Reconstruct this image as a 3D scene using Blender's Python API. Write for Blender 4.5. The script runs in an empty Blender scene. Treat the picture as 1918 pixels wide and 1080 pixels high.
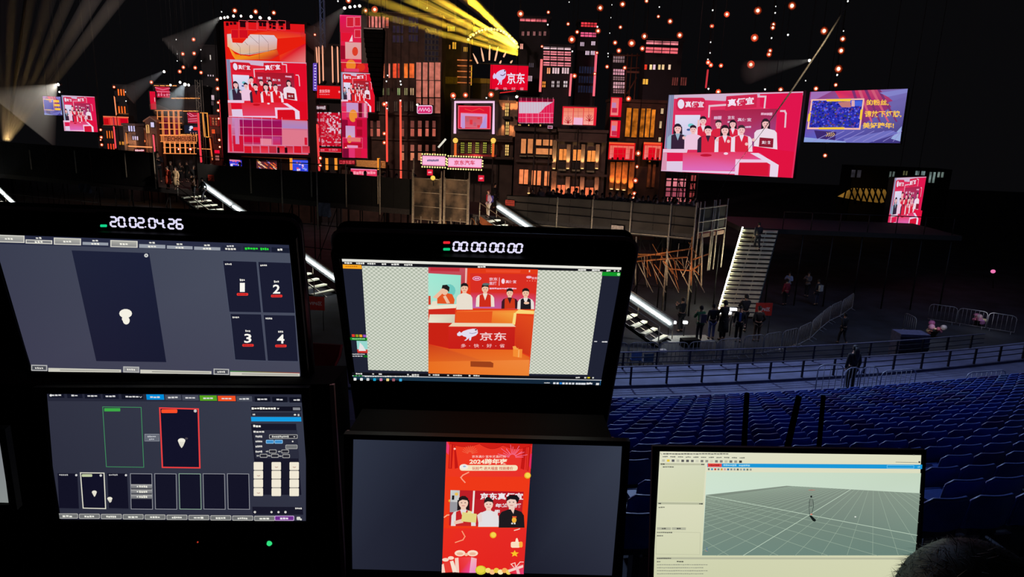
import bpy, bmesh, math, random
from mathutils import Vector as V, Matrix
PI = math.pi
rnd = random.Random(7)
scene = bpy.context.scene
COL = scene.collection

# ---------------------------------------------------------------- camera
FPX, CAM_H = 1330.0, 11.0
PITCH, ROLL = math.radians(13.2), math.radians(2.2)
cF = V((0, math.cos(PITCH), -math.sin(PITCH)))
_u0 = V((0, math.sin(PITCH), math.cos(PITCH)))
cR = math.cos(ROLL) * V((1, 0, 0)) + math.sin(ROLL) * _u0
cU = -math.sin(ROLL) * V((1, 0, 0)) + math.cos(ROLL) * _u0
CAM = V((0, 0, CAM_H))
cd = bpy.data.cameras.new('camera')
cd.sensor_width = 36.0
cd.lens = 36.0 * FPX / 1918.0
cd.clip_start, cd.clip_end = 0.05, 400
co = bpy.data.objects.new('camera', cd)
COL.objects.link(co)
m3 = Matrix((cR, cU, -cF)).transposed()
co.matrix_world = Matrix.Translation(CAM) @ m3.to_4x4()
scene.camera = co

# ---------------------------------------------------------------- world, large lights, exposure
def lin(c):
    c = max(0.0, c / 255.0)
    return c / 12.92 if c <= 0.04045 else ((c + 0.055) / 1.055) ** 2.4
def rgb(t, s=1.0):
    return (lin(t[0]) * s, lin(t[1]) * s, lin(t[2]) * s, 1.0)
scene.view_settings.view_transform = 'Standard'
scene.view_settings.look = 'None'
scene.view_settings.exposure = 0.0
scene.view_settings.gamma = 1.0
scene.view_settings.use_curve_mapping = False
scene.cycles.transparent_max_bounces = 48
w = bpy.data.worlds.new('night')
scene.world = w
w.use_nodes = True
w.node_tree.nodes['Background'].inputs[0].default_value = (0.0026, 0.0025, 0.0030, 1)
w.node_tree.nodes['Background'].inputs[1].default_value = 1.0

def lamp(kind, name, loc, target, power, col, size=0.3, angle=60, blend=0.3, parent=None):
    ld = bpy.data.lights.new(name, kind)
    ld.energy = power
    ld.color = col
    if kind == 'SPOT':
        ld.spot_size = math.radians(angle)
        ld.spot_blend = blend
        ld.shadow_soft_size = size
    elif kind == 'AREA':
        ld.size = size
    else:
        ld.shadow_soft_size = size
    o = bpy.data.objects.new(name, ld)
    COL.objects.link(o)
    o.location = loc
    d = V(target) - V(loc)
    o.rotation_euler = d.to_track_quat('-Z', 'Y').to_euler()
    return o
# the stage's blue wash over the stands, hung high over the field
lamp('SPOT', 'stand_wash_light', (2, 44, 24), (11, 15, 4), 24000, (0.46, 0.64, 1.0), 0.8, 50, 0.6)
lamp('AREA', 'bowl_sky_light', (12, 27, 30), (11, 23, 3), 380, (0.38, 0.48, 1.0), 8).data.spread = math.radians(70)
# fill lights added in front to lift the dark street set
lamp('SPOT', 'set_fill_light', (-14, 46, 22), (-6, 75, 9), 14000, (1.0, 0.62, 0.5), 1.0, 80, 0.9)
lamp('SPOT', 'set_fill_light_red', (14, 50, 22), (14, 72, 8), 7000, (1.0, 0.45, 0.4), 1.0, 70, 0.9)

lamp('SPOT', 'set_fill_light_left', (-34, 58, 17), (-43, 86, 17), 16000, (1.0, 0.8, 0.72), 1.0, 62, 0.9)  # another added fill, lifting the dark left facades

# ---------------------------------------------------------------- pixel helpers (1918 x 1080)
def ray(x, y):
    return cF + cR * ((x - 959) / FPX) + cU * ((540 - y) / FPX)
def onZ(x, y, z):
    d = ray(x, y)
    return CAM + d * ((z - CAM_H) / d.z)
def onY(x, y, Y):
    d = ray(x, y)
    return CAM + d * (Y / d.y)
def proj(p):
    q = V(p) - CAM
    k = q.dot(cF)
    return (959 + FPX * q.dot(cR) / k, 540 - FPX * q.dot(cU) / k, k)

class Plane:
    def __init__(s, o, u, v):
        s.o, s.u, s.v = V(o), V(u).normalized(), V(v).normalized()
        s.v = (s.v - s.u * s.v.dot(s.u)).normalized()
        s.n = s.u.cross(s.v).normalized()
    def hit(s, x, y):
        d = ray(x, y)
        return CAM + d * ((s.o - CAM).dot(s.n) / d.dot(s.n))
    def uv(s, x, y):
        p = s.hit(x, y) - s.o
        return (p.dot(s.u), p.dot(s.v))
    def pt(s, a, b, k=0.0):
        return s.o + s.u * a + s.v * b + s.n * k
def quad_plane(TL, TR, BR, BL, dep):
    import numpy as np
    r = [ray(*q) for q in (TL, TR, BR, BL)]
    A = np.array([list(r[0]), list(-r[1]), list(r[2]), list(-r[3])]).T
    t = np.linalg.svd(A)[2][-1]
    t = t / t.mean() * dep
    P = [CAM + r[i] * float(t[i]) for i in range(4)]
    return Plane((P[0] + P[1] + P[2] + P[3]) / 4, P[1] - P[0] + P[2] - P[3], P[0] - P[3] + P[1] - P[2])
def Yplane(Y):
    return Plane((0, Y, 0), (1, 0, 0), (0, 0, 1))
def vplane(a, b):
    a, b = V(a), V(b)
    return Plane((a.x, a.y, 0), (b.x - a.x, b.y - a.y, 0), (0, 0, 1))

# ---------------------------------------------------------------- materials
_M = {}
def mat(name, c, rough=0.7, metal=0.0, var=0.25, scale=8.0, alpha=1.0):
    if name in _M:
        return _M[name]
    m = bpy.data.materials.new(name)
    m.use_nodes = True
    nt = m.node_tree
    b = nt.nodes['Principled BSDF']
    b.inputs['Roughness'].default_value = rough
    b.inputs['Metallic'].default_value = metal
    b.inputs['Alpha'].default_value = alpha
    tc = nt.nodes.new('ShaderNodeTexCoord')
    nz = nt.nodes.new('ShaderNodeTexNoise')
    nz.inputs['Scale'].default_value = scale
    nz.inputs['Detail'].default_value = 4
    nt.links.new(tc.outputs['Object'], nz.inputs['Vector'])
    rp = nt.nodes.new('ShaderNodeValToRGB')
    k = rgb(c)
    rp.color_ramp.elements[0].position, rp.color_ramp.elements[1].position = 0.3, 0.7
    rp.color_ramp.elements[0].color = (k[0] * (1 - var), k[1] * (1 - var), k[2] * (1 - var), 1)
    rp.color_ramp.elements[1].color = (min(1, k[0] * (1 + var)), min(1, k[1] * (1 + var)), min(1, k[2] * (1 + var)), 1)
    nt.links.new(nz.outputs['Fac'], rp.inputs['Fac'])
    nt.links.new(rp.outputs['Color'], b.inputs['Base Color'])
    _M[name] = m
    return m
def emis(c, s=1.0, var=0.0, scale=3.0):
    key = ('e', tuple(c), s, var, scale)
    if key in _M:
        return _M[key]
    m = bpy.data.materials.new('glow_%d_%d_%d' % tuple(c))
    m.use_nodes = True
    nt = m.node_tree
    nt.nodes.clear()
    o = nt.nodes.new('ShaderNodeOutputMaterial')
    e = nt.nodes.new('ShaderNodeEmission')
    e.inputs['Color'].default_value = rgb(c)
    e.inputs['Strength'].default_value = s
    if var:
        tc = nt.nodes.new('ShaderNodeTexCoord')
        nz = nt.nodes.new('ShaderNodeTexNoise')
        nz.inputs['Scale'].default_value = scale
        mr = nt.nodes.new('ShaderNodeMapRange')
        mr.inputs['From Min'].default_value, mr.inputs['From Max'].default_value = 0.3, 0.7
        mr.inputs['To Min'].default_value, mr.inputs['To Max'].default_value = s * (1 - var), s * (1 + var)
        nt.links.new(tc.outputs['Object'], nz.inputs['Vector'])
        nt.links.new(nz.outputs['Fac'], mr.inputs['Value'])
        nt.links.new(mr.outputs['Result'], e.inputs['Strength'])
    nt.links.new(e.outputs[0], o.inputs['Surface'])
    _M[key] = m
    return m
def display_mat(check=None):
    key = ('disp', check)
    if key in _M:
        return _M[key]
    m = bpy.data.materials.new('display_pixels')
    m.use_nodes = True
    nt = m.node_tree
    nt.nodes.clear()
    o = nt.nodes.new('ShaderNodeOutputMaterial')
    e = nt.nodes.new('ShaderNodeEmission')
    a = nt.nodes.new('ShaderNodeAttribute')
    a.attribute_name = 'Col'
    src = a.outputs['Color']
    if check:
        b = nt.nodes.new('ShaderNodeAttribute')
        b.attribute_name = 'pq'
        ck = nt.nodes.new('ShaderNodeTexChecker')
        ck.inputs['Scale'].default_value = check
        ck.inputs['Color1'].default_value = (1, 1, 1, 1)
        ck.inputs['Color2'].default_value = (0.62, 0.66, 0.62, 1)
        nt.links.new(b.outputs['Vector'], ck.inputs['Vector'])
        mx = nt.nodes.new('ShaderNodeMix')
        mx.data_type = 'RGBA'
        mx.blend_type = 'MULTIPLY'
        mx.inputs[0].default_value = 1.0
        nt.links.new(src, mx.inputs[6])
        nt.links.new(ck.outputs['Color'], mx.inputs[7])
        src = mx.outputs[2]
    nt.links.new(src, e.inputs['Color'])
    nt.links.new(e.outputs[0], o.inputs['Surface'])
    _M[key] = m
    return m
def haze_mat(name, density, c=(1, 1, 1), aniso=0.3):
    if name in _M:
        return _M[name]
    m = bpy.data.materials.new(name)
    m.use_nodes = True
    nt = m.node_tree
    nt.nodes.clear()
    o = nt.nodes.new('ShaderNodeOutputMaterial')
    s = nt.nodes.new('ShaderNodeVolumeScatter')
    s.inputs['Color'].default_value = (*c, 1)
    s.inputs['Density'].default_value = density
    s.inputs['Anisotropy'].default_value = aniso
    nt.links.new(s.outputs[0], o.inputs['Volume'])
    _M[name] = m
    return m

BLACK = mat('black_case_laminate', (9, 9, 10), 0.9)
BLACK.node_tree.nodes['Principled BSDF'].inputs['Specular IOR Level'].default_value = 0.12
NBLACK = mat('matt_black_cloth', (4, 4, 4), 1.0)
NBLACK.node_tree.nodes['Principled BSDF'].inputs['Specular IOR Level'].default_value = 0.0
PLASTIC = mat('black_plastic', (11, 11, 12), 0.6)
PLASTIC.node_tree.nodes['Principled BSDF'].inputs['Specular IOR Level'].default_value = 0.25
TRIM = mat('pink_lit_aluminium_edge', (150, 112, 118), 0.45, 0.3)  # pink light on the edges is put into this colour
DARKMETAL = mat('dark_painted_steel', (30, 30, 33), 0.5, 0.5)
GALV = mat('galvanised_scaffold_tube', (150, 145, 138), 0.45, 0.4)
RAILM = mat('navy_railing_steel', (28, 30, 48), 0.5, 0.3)

# ---------------------------------------------------------------- mesh builder
OFF = {}
class MB:
    def __init__(s, m=None):
        s.v, s.f, s.mi, s.ms, s.m = [], [], [], [], m
        s.sm = set()
    def _slot(s):
        if s.m not in s.ms:
            s.ms.append(s.m)
        return s.ms.index(s.m)
    def face(s, pts, smooth=False):
        n = len(s.v)
        s.v += [V(p) for p in pts]
        if smooth:
            s.sm.add(len(s.f))
        s.f.append(list(range(n, n + len(pts))))
        s.mi.append(s._slot())
    def raw(s, vs, fs, smooth=False):
        n = len(s.v)
        s.v += [V(p) for p in vs]
        k = s._slot()
        for f in fs:
            if smooth:
                s.sm.add(len(s.f))
            s.f.append([n + i for i in f])
            s.mi.append(k)
        return s
    def obox(s, c, ax, ay, az):          # centre and three half-axes
        c, ax, ay, az = V(c), V(ax), V(ay), V(az)
        vs = [c + ax * i + ay * j + az * k for i in (-1, 1) for j in (-1, 1) for k in (-1, 1)]
        return s.raw(vs, [(0, 1, 3, 2), (4, 6, 7, 5), (0, 4, 5, 1), (2, 3, 7, 6), (0, 2, 6, 4), (1, 5, 7, 3)])
    def box(s, x0, x1, y0, y1, z0, z1):
        return s.obox(((x0 + x1) / 2, (y0 + y1) / 2, (z0 + z1) / 2), ((x1 - x0) / 2, 0, 0), (0, (y1 - y0) / 2, 0), (0, 0, (z1 - z0) / 2))
    def pbox(s, pl, a0, b0, a1, b1, k0, k1):   # box on a plane: a,b extents and k along its normal
        return s.obox(pl.pt((a0 + a1) / 2, (b0 + b1) / 2, (k0 + k1) / 2), pl.u * ((a1 - a0) / 2), pl.v * ((b1 - b0) / 2), pl.n * ((k1 - k0) / 2))
    def prism(s, pl, pts, k0, k1):             # polygon in plane coords, given thickness
        n = len(pts)
        vs = [pl.pt(a, b, k0) for a, b in pts] + [pl.pt(a, b, k1) for a, b in pts]
        fs = [tuple(range(n - 1, -1, -1)), tuple(range(n, 2 * n))]
        fs += [(i, (i + 1) % n, n + (i + 1) % n, n + i) for i in range(n)]
        return s.raw(vs, fs)
    def tube(s, pts, r, seg=6, cap=True):
        pts = [V(p) for p in pts]
        rs = r if isinstance(r, (list, tuple)) else [r] * len(pts)
        vs, fs = [], []
        ref = None
        for i, p in enumerate(pts):
            d = (pts[min(i + 1, len(pts) - 1)] - pts[max(i - 1, 0)]).normalized()
            if ref is None:
                ref = V((0, 0, 1)) if abs(d.z) < 0.9 else V((1, 0, 0))
            a = (ref - d * ref.dot(d)).normalized()
            ref = a
            b = d.cross(a)
            for k in range(seg):
                t = 2 * PI * k / seg
                vs.append(p + (a * math.cos(t) + b * math.sin(t)) * rs[i])
        for i in range(len(pts) - 1):
            for k in range(seg):
                k2 = (k + 1) % seg
                fs.append((i * seg + k, i * seg + k2, (i + 1) * seg + k2, (i + 1) * seg + k))
        s.raw(vs, fs, True)
        if cap:
            n = len(s.v) - len(vs)
            kk = s._slot()
            s.f.append([n + i for i in range(seg - 1, -1, -1)]); s.mi.append(kk)
            s.f.append([n + (len(pts) - 1) * seg + i for i in range(seg)]); s.mi.append(kk)
        return s
    def lathe(s, o, axis, prof, seg=12):       # prof: (radius, distance along axis)
        o, axis = V(o), V(axis).normalized()
        ref = V((0, 0, 1)) if abs(axis.z) < 0.9 else V((1, 0, 0))
        a = (ref - axis * ref.dot(axis)).normalized()
        b = axis.cross(a)
        vs, fs = [], []
        for r, h in prof:
            for k in range(seg):
                t = 2 * PI * k / seg
                vs.append(o + axis * h + (a * math.cos(t) + b * math.sin(t)) * r)
        for i in range(len(prof) - 1):
            for k in range(seg):
                k2 = (k + 1) % seg
                fs.append((i * seg + k, i * seg + k2, (i + 1) * seg + k2, (i + 1) * seg + k))
        return s.raw(vs, fs, True)
    def ball(s, c, r, sx=1, sy=1, sz=1, seg=10, rings=7):
        c = V(c)
        vs, fs = [], []
        for i in range(rings + 1):
            ph = PI * i / rings
            for k in range(seg):
                t = 2 * PI * k / seg
                vs.append(c + V((r * sx * math.sin(ph) * math.cos(t), r * sy * math.sin(ph) * math.sin(t), r * sz * math.cos(ph))))
        for i in range(rings):
            for k in range(seg):
                k2 = (k + 1) % seg
                fs.append((i * seg + k, (i + 1) * seg + k, (i + 1) * seg + k2, i * seg + k2))
        return s.raw(vs, fs, True)
    def build(s, name, parent=None, off=None):
        o0 = V(off) if off is not None else (OFF.get(parent.name, V((0, 0, 0))) if parent else None)
        loc = V((0, 0, 0))
        if o0 is None:                         # a top-level mesh: origin at its own base centre
            lo = V((min(p.x for p in s.v), min(p.y for p in s.v), min(p.z for p in s.v)))
            hi = V((max(p.x for p in s.v), max(p.y for p in s.v), max(p.z for p in s.v)))
            o0 = V(((lo.x + hi.x) / 2, (lo.y + hi.y) / 2, lo.z))
            loc = o0
        me = bpy.data.meshes.new(name)
        me.from_pydata([tuple(p - o0) for p in s.v], [], s.f)
        for m in s.ms:
            me.materials.append(m)
        me.polygons.foreach_set('material_index', s.mi)
        if s.sm:
            me.polygons.foreach_set('use_smooth', [i in s.sm for i in range(len(s.f))])
        me.update()
        o = bpy.data.objects.new(name, me)
        COL.objects.link(o)
        o.location = loc
        OFF[o.name] = o0
        if parent:
            o.parent = parent
        return o

def tag(o, label=None, cat=None, group=None, kind=None):
    for k, v_ in (('label', label), ('category', cat), ('group', group), ('kind', kind)):
        if v_:
            o[k] = v_
    return o
def thing(name, label, cat, loc, group=None):
    o = bpy.data.objects.new(name, None)
    o.empty_display_size = 0.1
    COL.objects.link(o)
    o.location = loc
    OFF[o.name] = V(loc)
    return tag(o, label, cat, group)
def struct(o):
    o['kind'] = 'structure'
    return o
def copy_tree(o, parent=None):
    c = o.copy()
    COL.objects.link(c)
    if parent:
        c.parent = parent
    for ch in list(o.children):
        copy_tree(ch, c)
    return c
ORD = ['first', 'second', 'third', 'fourth', 'fifth', 'sixth', 'seventh', 'eighth', 'ninth', 'tenth', 'eleventh', 'twelfth', 'thirteenth', 'fourteenth', 'fifteenth', 'sixteenth', 'seventeenth', 'eighteenth', 'nineteenth', 'twentieth', 'twenty-first', 'twenty-second', 'twenty-third', 'twenty-fourth', 'twenty-fifth', 'twenty-sixth', 'twenty-seventh', 'twenty-eighth', 'twenty-ninth', 'thirtieth', 'thirty-first', 'thirty-second', 'thirty-third', 'thirty-fourth', 'thirty-fifth', 'thirty-sixth', 'thirty-seventh', 'thirty-eighth', 'thirty-ninth', 'fortieth']
def nth(i):
    return ORD[i] if i < len(ORD) else 'forty-plus'

# ---------------------------------------------------------------- text outlines from the built-in font
_TX = {}
_tc = bpy.data.curves.new('lettering', 'FONT')
_tc.resolution_u = 2
_to = bpy.data.objects.new('lettering', _tc)
COL.objects.link(_to)
def text_mesh(s, fat=0.0):
    key = (s, fat)
    if key not in _TX:
        _tc.body = s
        _tc.offset = fat
        _to.update_tag()
        bpy.context.view_layer.update()
        ev = _to.evaluated_get(bpy.context.evaluated_depsgraph_get())
        me = ev.to_mesh()
        vs = [(q.co.x, q.co.y) for q in me.vertices]
        fs = [tuple(p.vertices) for p in me.polygons]
        ev.to_mesh_clear()
        x0 = min(q[0] for q in vs); x1 = max(q[0] for q in vs)
        y0 = min(q[1] for q in vs); y1 = max(q[1] for q in vs)
        _TX[key] = (vs, fs, x0, x1, y0, y1)
    return _TX[key]

# ---------------------------------------------------------------- a lit picture: flat coloured shapes on one display
class Canvas:
    def __init__(s, pl, eps, base=0.0):
        s.pl, s.eps, s.k, s.base = pl, eps, 0, base
        s.vs, s.fs, s.cs, s.pq, s.mi = [], [], [], [], []
        s.map = pl.uv
    def zoom(s, ox, oy, sc):
        s.map = lambda a, b: s.pl.uv(ox + a / sc, oy + b / sc)
    def add(s, uvs, fs, cols, same=False, mi=0):
        if not same:
            s.k += 1
        n = len(s.vs)
        off = s.base + s.k * s.eps
        s.vs += [s.pl.pt(a, b, off) for a, b in uvs]
        s.pq += list(uvs)
        for f in fs:
            s.fs.append([n + i for i in f])
            s.cs.append([cols[i] if isinstance(cols, list) else cols for i in f])
            s.mi.append(mi)
    def poly(s, pts, c, same=False, mi=0):
        uv = [s.map(*p) for p in pts]
        ar = sum(uv[i][0] * uv[(i + 1) % len(uv)][1] - uv[(i + 1) % len(uv)][0] * uv[i][1] for i in range(len(uv)))
        idx = list(range(len(uv)))
        cols = [rgb(q) for q in c] if isinstance(c, list) else rgb(c)
        s.add(uv, [idx if ar > 0 else idx[::-1]], cols, same, mi)
    def rect(s, x0, y0, x1, y1, c, c2=None, same=False, mi=0):
        a, b = s.map(x0, y0), s.map(x1, y1)
        if not isinstance(c, tuple):
            c = tuple(c)
        cols = [rgb(c2), rgb(c2), rgb(c), rgb(c)] if c2 else rgb(c)
        s.add([(a[0], b[1]), (b[0], b[1]), (b[0], a[1]), (a[0], a[1])], [(0, 1, 2, 3)], cols, same, mi)
    def frame(s, pts, wd, c):                 # closed outline through px points, wd in px
        uv = [V((*s.map(*p), 0)) for p in pts]
        a, b = s.map(*pts[0]), s.map(pts[0][0] + 1, pts[0][1])
        t = math.hypot(a[0] - b[0], a[1] - b[1]) * wd
        s.line_uv(uv + [uv[0]], t, c)
    def line_uv(s, uv, t, c):
        s.k += 1
        for p, q in zip(uv[:-1], uv[1:]):
            d = (q - p)
            if d.length < 1e-9:
                continue
            d.normalize()
            nn = V((-d.y, d.x, 0)) * (t / 2)
            e = d * (t / 2)
            s.add([tuple((p - e - nn)[:2]), tuple((q + e - nn)[:2]), tuple((q + e + nn)[:2]), tuple((p - e + nn)[:2])], [(0, 1, 2, 3)], rgb(c), True)
    def line(s, pts, wd, c):
        uv = [V((*s.map(*p), 0)) for p in pts]
        a, b = s.map(*pts[0]), s.map(pts[0][0] + 1, pts[0][1])
        s.line_uv(uv, math.hypot(a[0] - b[0], a[1] - b[1]) * wd, c)
    def ell(s, cx, cy, rx, ry, c, n=14, same=False):
        s.poly([(cx + rx * math.cos(2 * PI * i / n), cy + ry * math.sin(2 * PI * i / n)) for i in range(n)], c, same)
    def rrect(s, x0, y0, x1, y1, r, c):
        pts = []
        for cx, cy, a0 in ((x1 - r, y0 + r, -90), (x1 - r, y1 - r, 0), (x0 + r, y1 - r, 90), (x0 + r, y0 + r, 180)):
            for i in range(4):
                t = math.radians(a0 + i * 30)
                pts.append((cx + r * math.cos(t), cy + r * math.sin(t)))
        s.poly(pts, c)
    def text(s, body, x0, y0, x1, y1, c, fat=0.0, slant=0.0, rot=None):   # fitted to the box (px)
        vs, fs, a0, a1, b0, b1 = text_mesh(body, fat)
        uv = []
        for x, y in vs:
            t, q = (x - a0) / (a1 - a0), (y - b0) / (b1 - b0)
            px, py = x0 + (x1 - x0) * t + slant * q * (y1 - y0), y1 + (y0 - y1) * q
            if rot:
                py += rot * (px - x0)
            uv.append(s.map(px, py))
        s.add(uv, fs, rgb(c))
    def glyphs(s, x0, y0, x1, y1, c, n=None, seed=1):   # unreadably small interface lettering: a row of short strokes
        r = random.Random(seed + int(x0 * 7 + y0 * 13))
        n = n or max(2, int((x1 - x0) / max(1.0, (y1 - y0)) * 1.2))
        st = (x1 - x0) / n
        s.k += 1
        for i in range(n):
            s.rect(x0 + i * st, y0 + r.uniform(0, 0.25) * (y1 - y0), x0 + (i + 0.86) * st, y1 - r.uniform(0, 0.2) * (y1 - y0), c, None, True)
    def bust(s, cx, top, hh, bot, shirt, hair=(30, 22, 28), skin=(232, 190, 180), wide=2.6, vest=None, longhair=False, sleeve=None):
        hw = hh * 0.4
        sh = hh * wide / 2
        ny = top + hh
        if longhair:
            s.poly([(cx - hw * 1.25, top + hh * .3), (cx + hw * 1.25, top + hh * .3), (cx + hw * 1.35, ny + hh * .7), (cx - hw * 1.35, ny + hh * .7)], hair)
        s.poly([(cx - hw * .5, ny - hh * .2), (cx + hw * .5, ny - hh * .2), (cx + hw * .6, ny + hh * .3), (cx - hw * .6, ny + hh * .3)], skin)
        s.poly([(cx - hw * .6, ny + hh * .1), (cx + hw * .6, ny + hh * .1), (cx + sh * .8, ny + hh * .3), (cx + sh, ny + hh * .6), (cx + sh * 1.05, bot), (cx - sh * 1.05, bot), (cx - sh, ny + hh * .6), (cx - sh * .8, ny + hh * .3)], sleeve or shirt)
        if vest:
            s.poly([(cx - hw * .7, ny + hh * .12), (cx, ny + hh * .9), (cx + hw * .7, ny + hh * .12), (cx + sh * .62, ny + hh * .3), (cx + sh * .66, bot), (cx - sh * .66, bot), (cx - sh * .62, ny + hh * .3)], vest)
        elif sleeve:
            s.poly([(cx - hw * .6, ny + hh * .1), (cx + hw * .6, ny + hh * .1), (cx + sh * .6, ny + hh * .3), (cx + sh * .62, bot), (cx - sh * .62, bot), (cx - sh * .6, ny + hh * .3)], shirt)
        s.ell(cx, top + hh * .52, hw, hh * .48, skin)
        s.poly([(cx - hw * 1.08, top + hh * .55), (cx - hw * .95, top + hh * .1), (cx - hw * .3, top - hh * .06), (cx + hw * .4, top - hh * .05), (cx + hw, top + hh * .15), (cx + hw * 1.08, top + hh * .55), (cx + hw * .8, top + hh * .32), (cx - hw * .2, top + hh * .26), (cx - hw * .85, top + hh * .38)], hair)
        e = hh * .05
        for q in (-.38, .38):
            s.ell(cx + hw * q, top + hh * .52, e * 1.3, e * .8, (50, 30, 35), 6, q > 0)
        s.rect(cx - hw * .3, top + hh * .75, cx + hw * .3, top + hh * .8, (190, 80, 90))
    def build(s, name, parent=None, check=None):
        o0 = OFF.get(parent.name, V((0, 0, 0))) if parent else V((0, 0, 0))
        me = bpy.data.meshes.new(name)
        me.from_pydata([tuple(p - o0) for p in s.vs], [], s.fs)
        at = me.attributes.new('Col', 'FLOAT_COLOR', 'CORNER')
        flat = [x for f in s.cs for c in f for x in c]
        at.data.foreach_set('color', flat)
        pq = me.attributes.new('pq', 'FLOAT_VECTOR', 'POINT')
        pq.data.foreach_set('vector', [x for q in s.pq for x in (q[0], q[1], 0.0)])
        me.materials.append(display_mat())
        if check:
            me.materials.append(display_mat(check))
        me.polygons.foreach_set('material_index', s.mi)
        me.update()
        o = bpy.data.objects.new(name, me)
        COL.objects.link(o)
        OFF[o.name] = o0
        if parent:
            o.parent = parent
        return o
def emblem(cv, x0, y0, x1, y1, c=(225, 222, 240), d=(120, 60, 110)):
    # the shop's flat logo mark: an elongated body with a tail fin, a smile and two short legs
    w_, h_ = x1 - x0, y1 - y0
    P = lambda a, b: (x0 + w_ * a, y0 + h_ * b)
    cv.poly([P(.98, .10), P(1.0, .38), P(.9, .56), P(.72, .68), P(.5, .72), P(.32, .64), P(.2, .5), P(.18, .38), P(.3, .2), P(.52, .07), P(.76, 0), P(.9, .01)], c)
    cv.poly([P(.22, .36), P(.12, .22), P(.0, .42), P(.02, .58), P(.12, .62), P(.26, .52)], c)
    cv.poly([P(.44, .7), P(.6, .7), P(.55, .82), P(.42, 1.0), P(.34, .98), P(.46, .84)], c)
    cv.poly([P(.58, .7), P(.7, .67), P(.66, .98), P(.58, .98)], c)
    cv.ell(*P(.9, .09), w_ * .05, h_ * .06, (40, 30, 40), 8)
    cv.line([P(.6, .36), P(.72, .4), P(.84, .36), P(.93, .28)], h_ * .05, d)
# ================================================================ the large structure: field, stand, walkway
AX, AR = -11.0, 170.0
def arc(B, x):
    return B + (x - AX) ** 2 / AR
def arc_yaw(x):
    return math.atan(2 * (x - AX) / AR)
fl = MB(mat('trampled_field_ground', (46, 50, 60), 0.9, 0, 0.5, 0.6))
fl.box(-140, 140, -6, 160, -0.3, 0)
struct(fl.build('floor'))
XS = [-16 + 2.0 * i for i in range(26)]
def arc_slab(mb, B0, B1, z0, z1):
    for a, b in zip(XS[:-1], XS[1:]):
        vs = [(a, arc(B0, a), z0), (b, arc(B0, b), z0), (b, arc(B1, b), z0), (a, arc(B1, a), z0),
              (a, arc(B0, a), z1), (b, arc(B0, b), z1), (b, arc(B1, b), z1), (a, arc(B1, a), z1)]
        mb.raw(vs, [(3, 2, 1, 0), (4, 5, 6, 7), (0, 1, 5, 4), (2, 3, 7, 6)])
ROW0_B, ROW_P, ROW0_Z, ROW_H = 19.5, 0.70, 2.10, 0.235
CONC = mat('stand_concrete', (62, 66, 84), 0.85, 0, 0.3, 1.2)
st = MB(CONC)
for k in range(1, 30):
    arc_slab(st, ROW0_B - ROW_P * (k + 0.6), ROW0_B - ROW_P * (k - 0.4), 0.0, ROW0_Z + ROW_H * k)
struct(st.build('floor_stand_terraces'))
wk = MB(mat('walkway_concrete', (88, 90, 116), 0.8, 0, 0.25, 1.5))
arc_slab(wk, ROW0_B - ROW_P * 0.6 , 24.45, 0.0, 2.0)
arc_slab(wk, 22.30, 22.48, 2.0, 2.1)
struct(wk.build('floor_walkway'))

def railing(name, label, B, z0, h, x0, x1, step, rails):
    t = thing(name, label, 'railing', (0.5 * (x0 + x1), arc(B, 0.5 * (x0 + x1)), z0))
    n = int((x1 - x0) / step)
    for i in range(n + 1):
        x = x0 + i * step
        MB(RAILM).box(x - .035, x + .035, arc(B, x) - .03, arc(B, x) + .03, z0 - .02, z0 + h).build('post', t)
    for j in range(rails):
        z = z0 + h * (1 - j * 0.32)
        mb = MB(mat('pale_rail_tube', (110, 106, 120), 0.4, 0.4) if j == 0 else RAILM)  # top rail paler than the rails below
        mb.tube([(x0 + (x1 - x0) * i / 24, arc(B, x0 + (x1 - x0) * i / 24), z) for i in range(25)], 0.028 if j == 0 else 0.02, 6)
        mb.build('top_rail' if j == 0 else 'middle_rail', t)
    return t
railing('railing', 'navy steel railing with bright top rail nearer the seats along the walkway', 22.4, 2.1, 0.66, -1.0, 25.0, 1.33, 3)
railing('railing', 'navy steel railing at the far edge of the walkway beside the field', 24.3, 2.0, 0.66, -1.0, 21.0, 1.33, 3)

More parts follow.
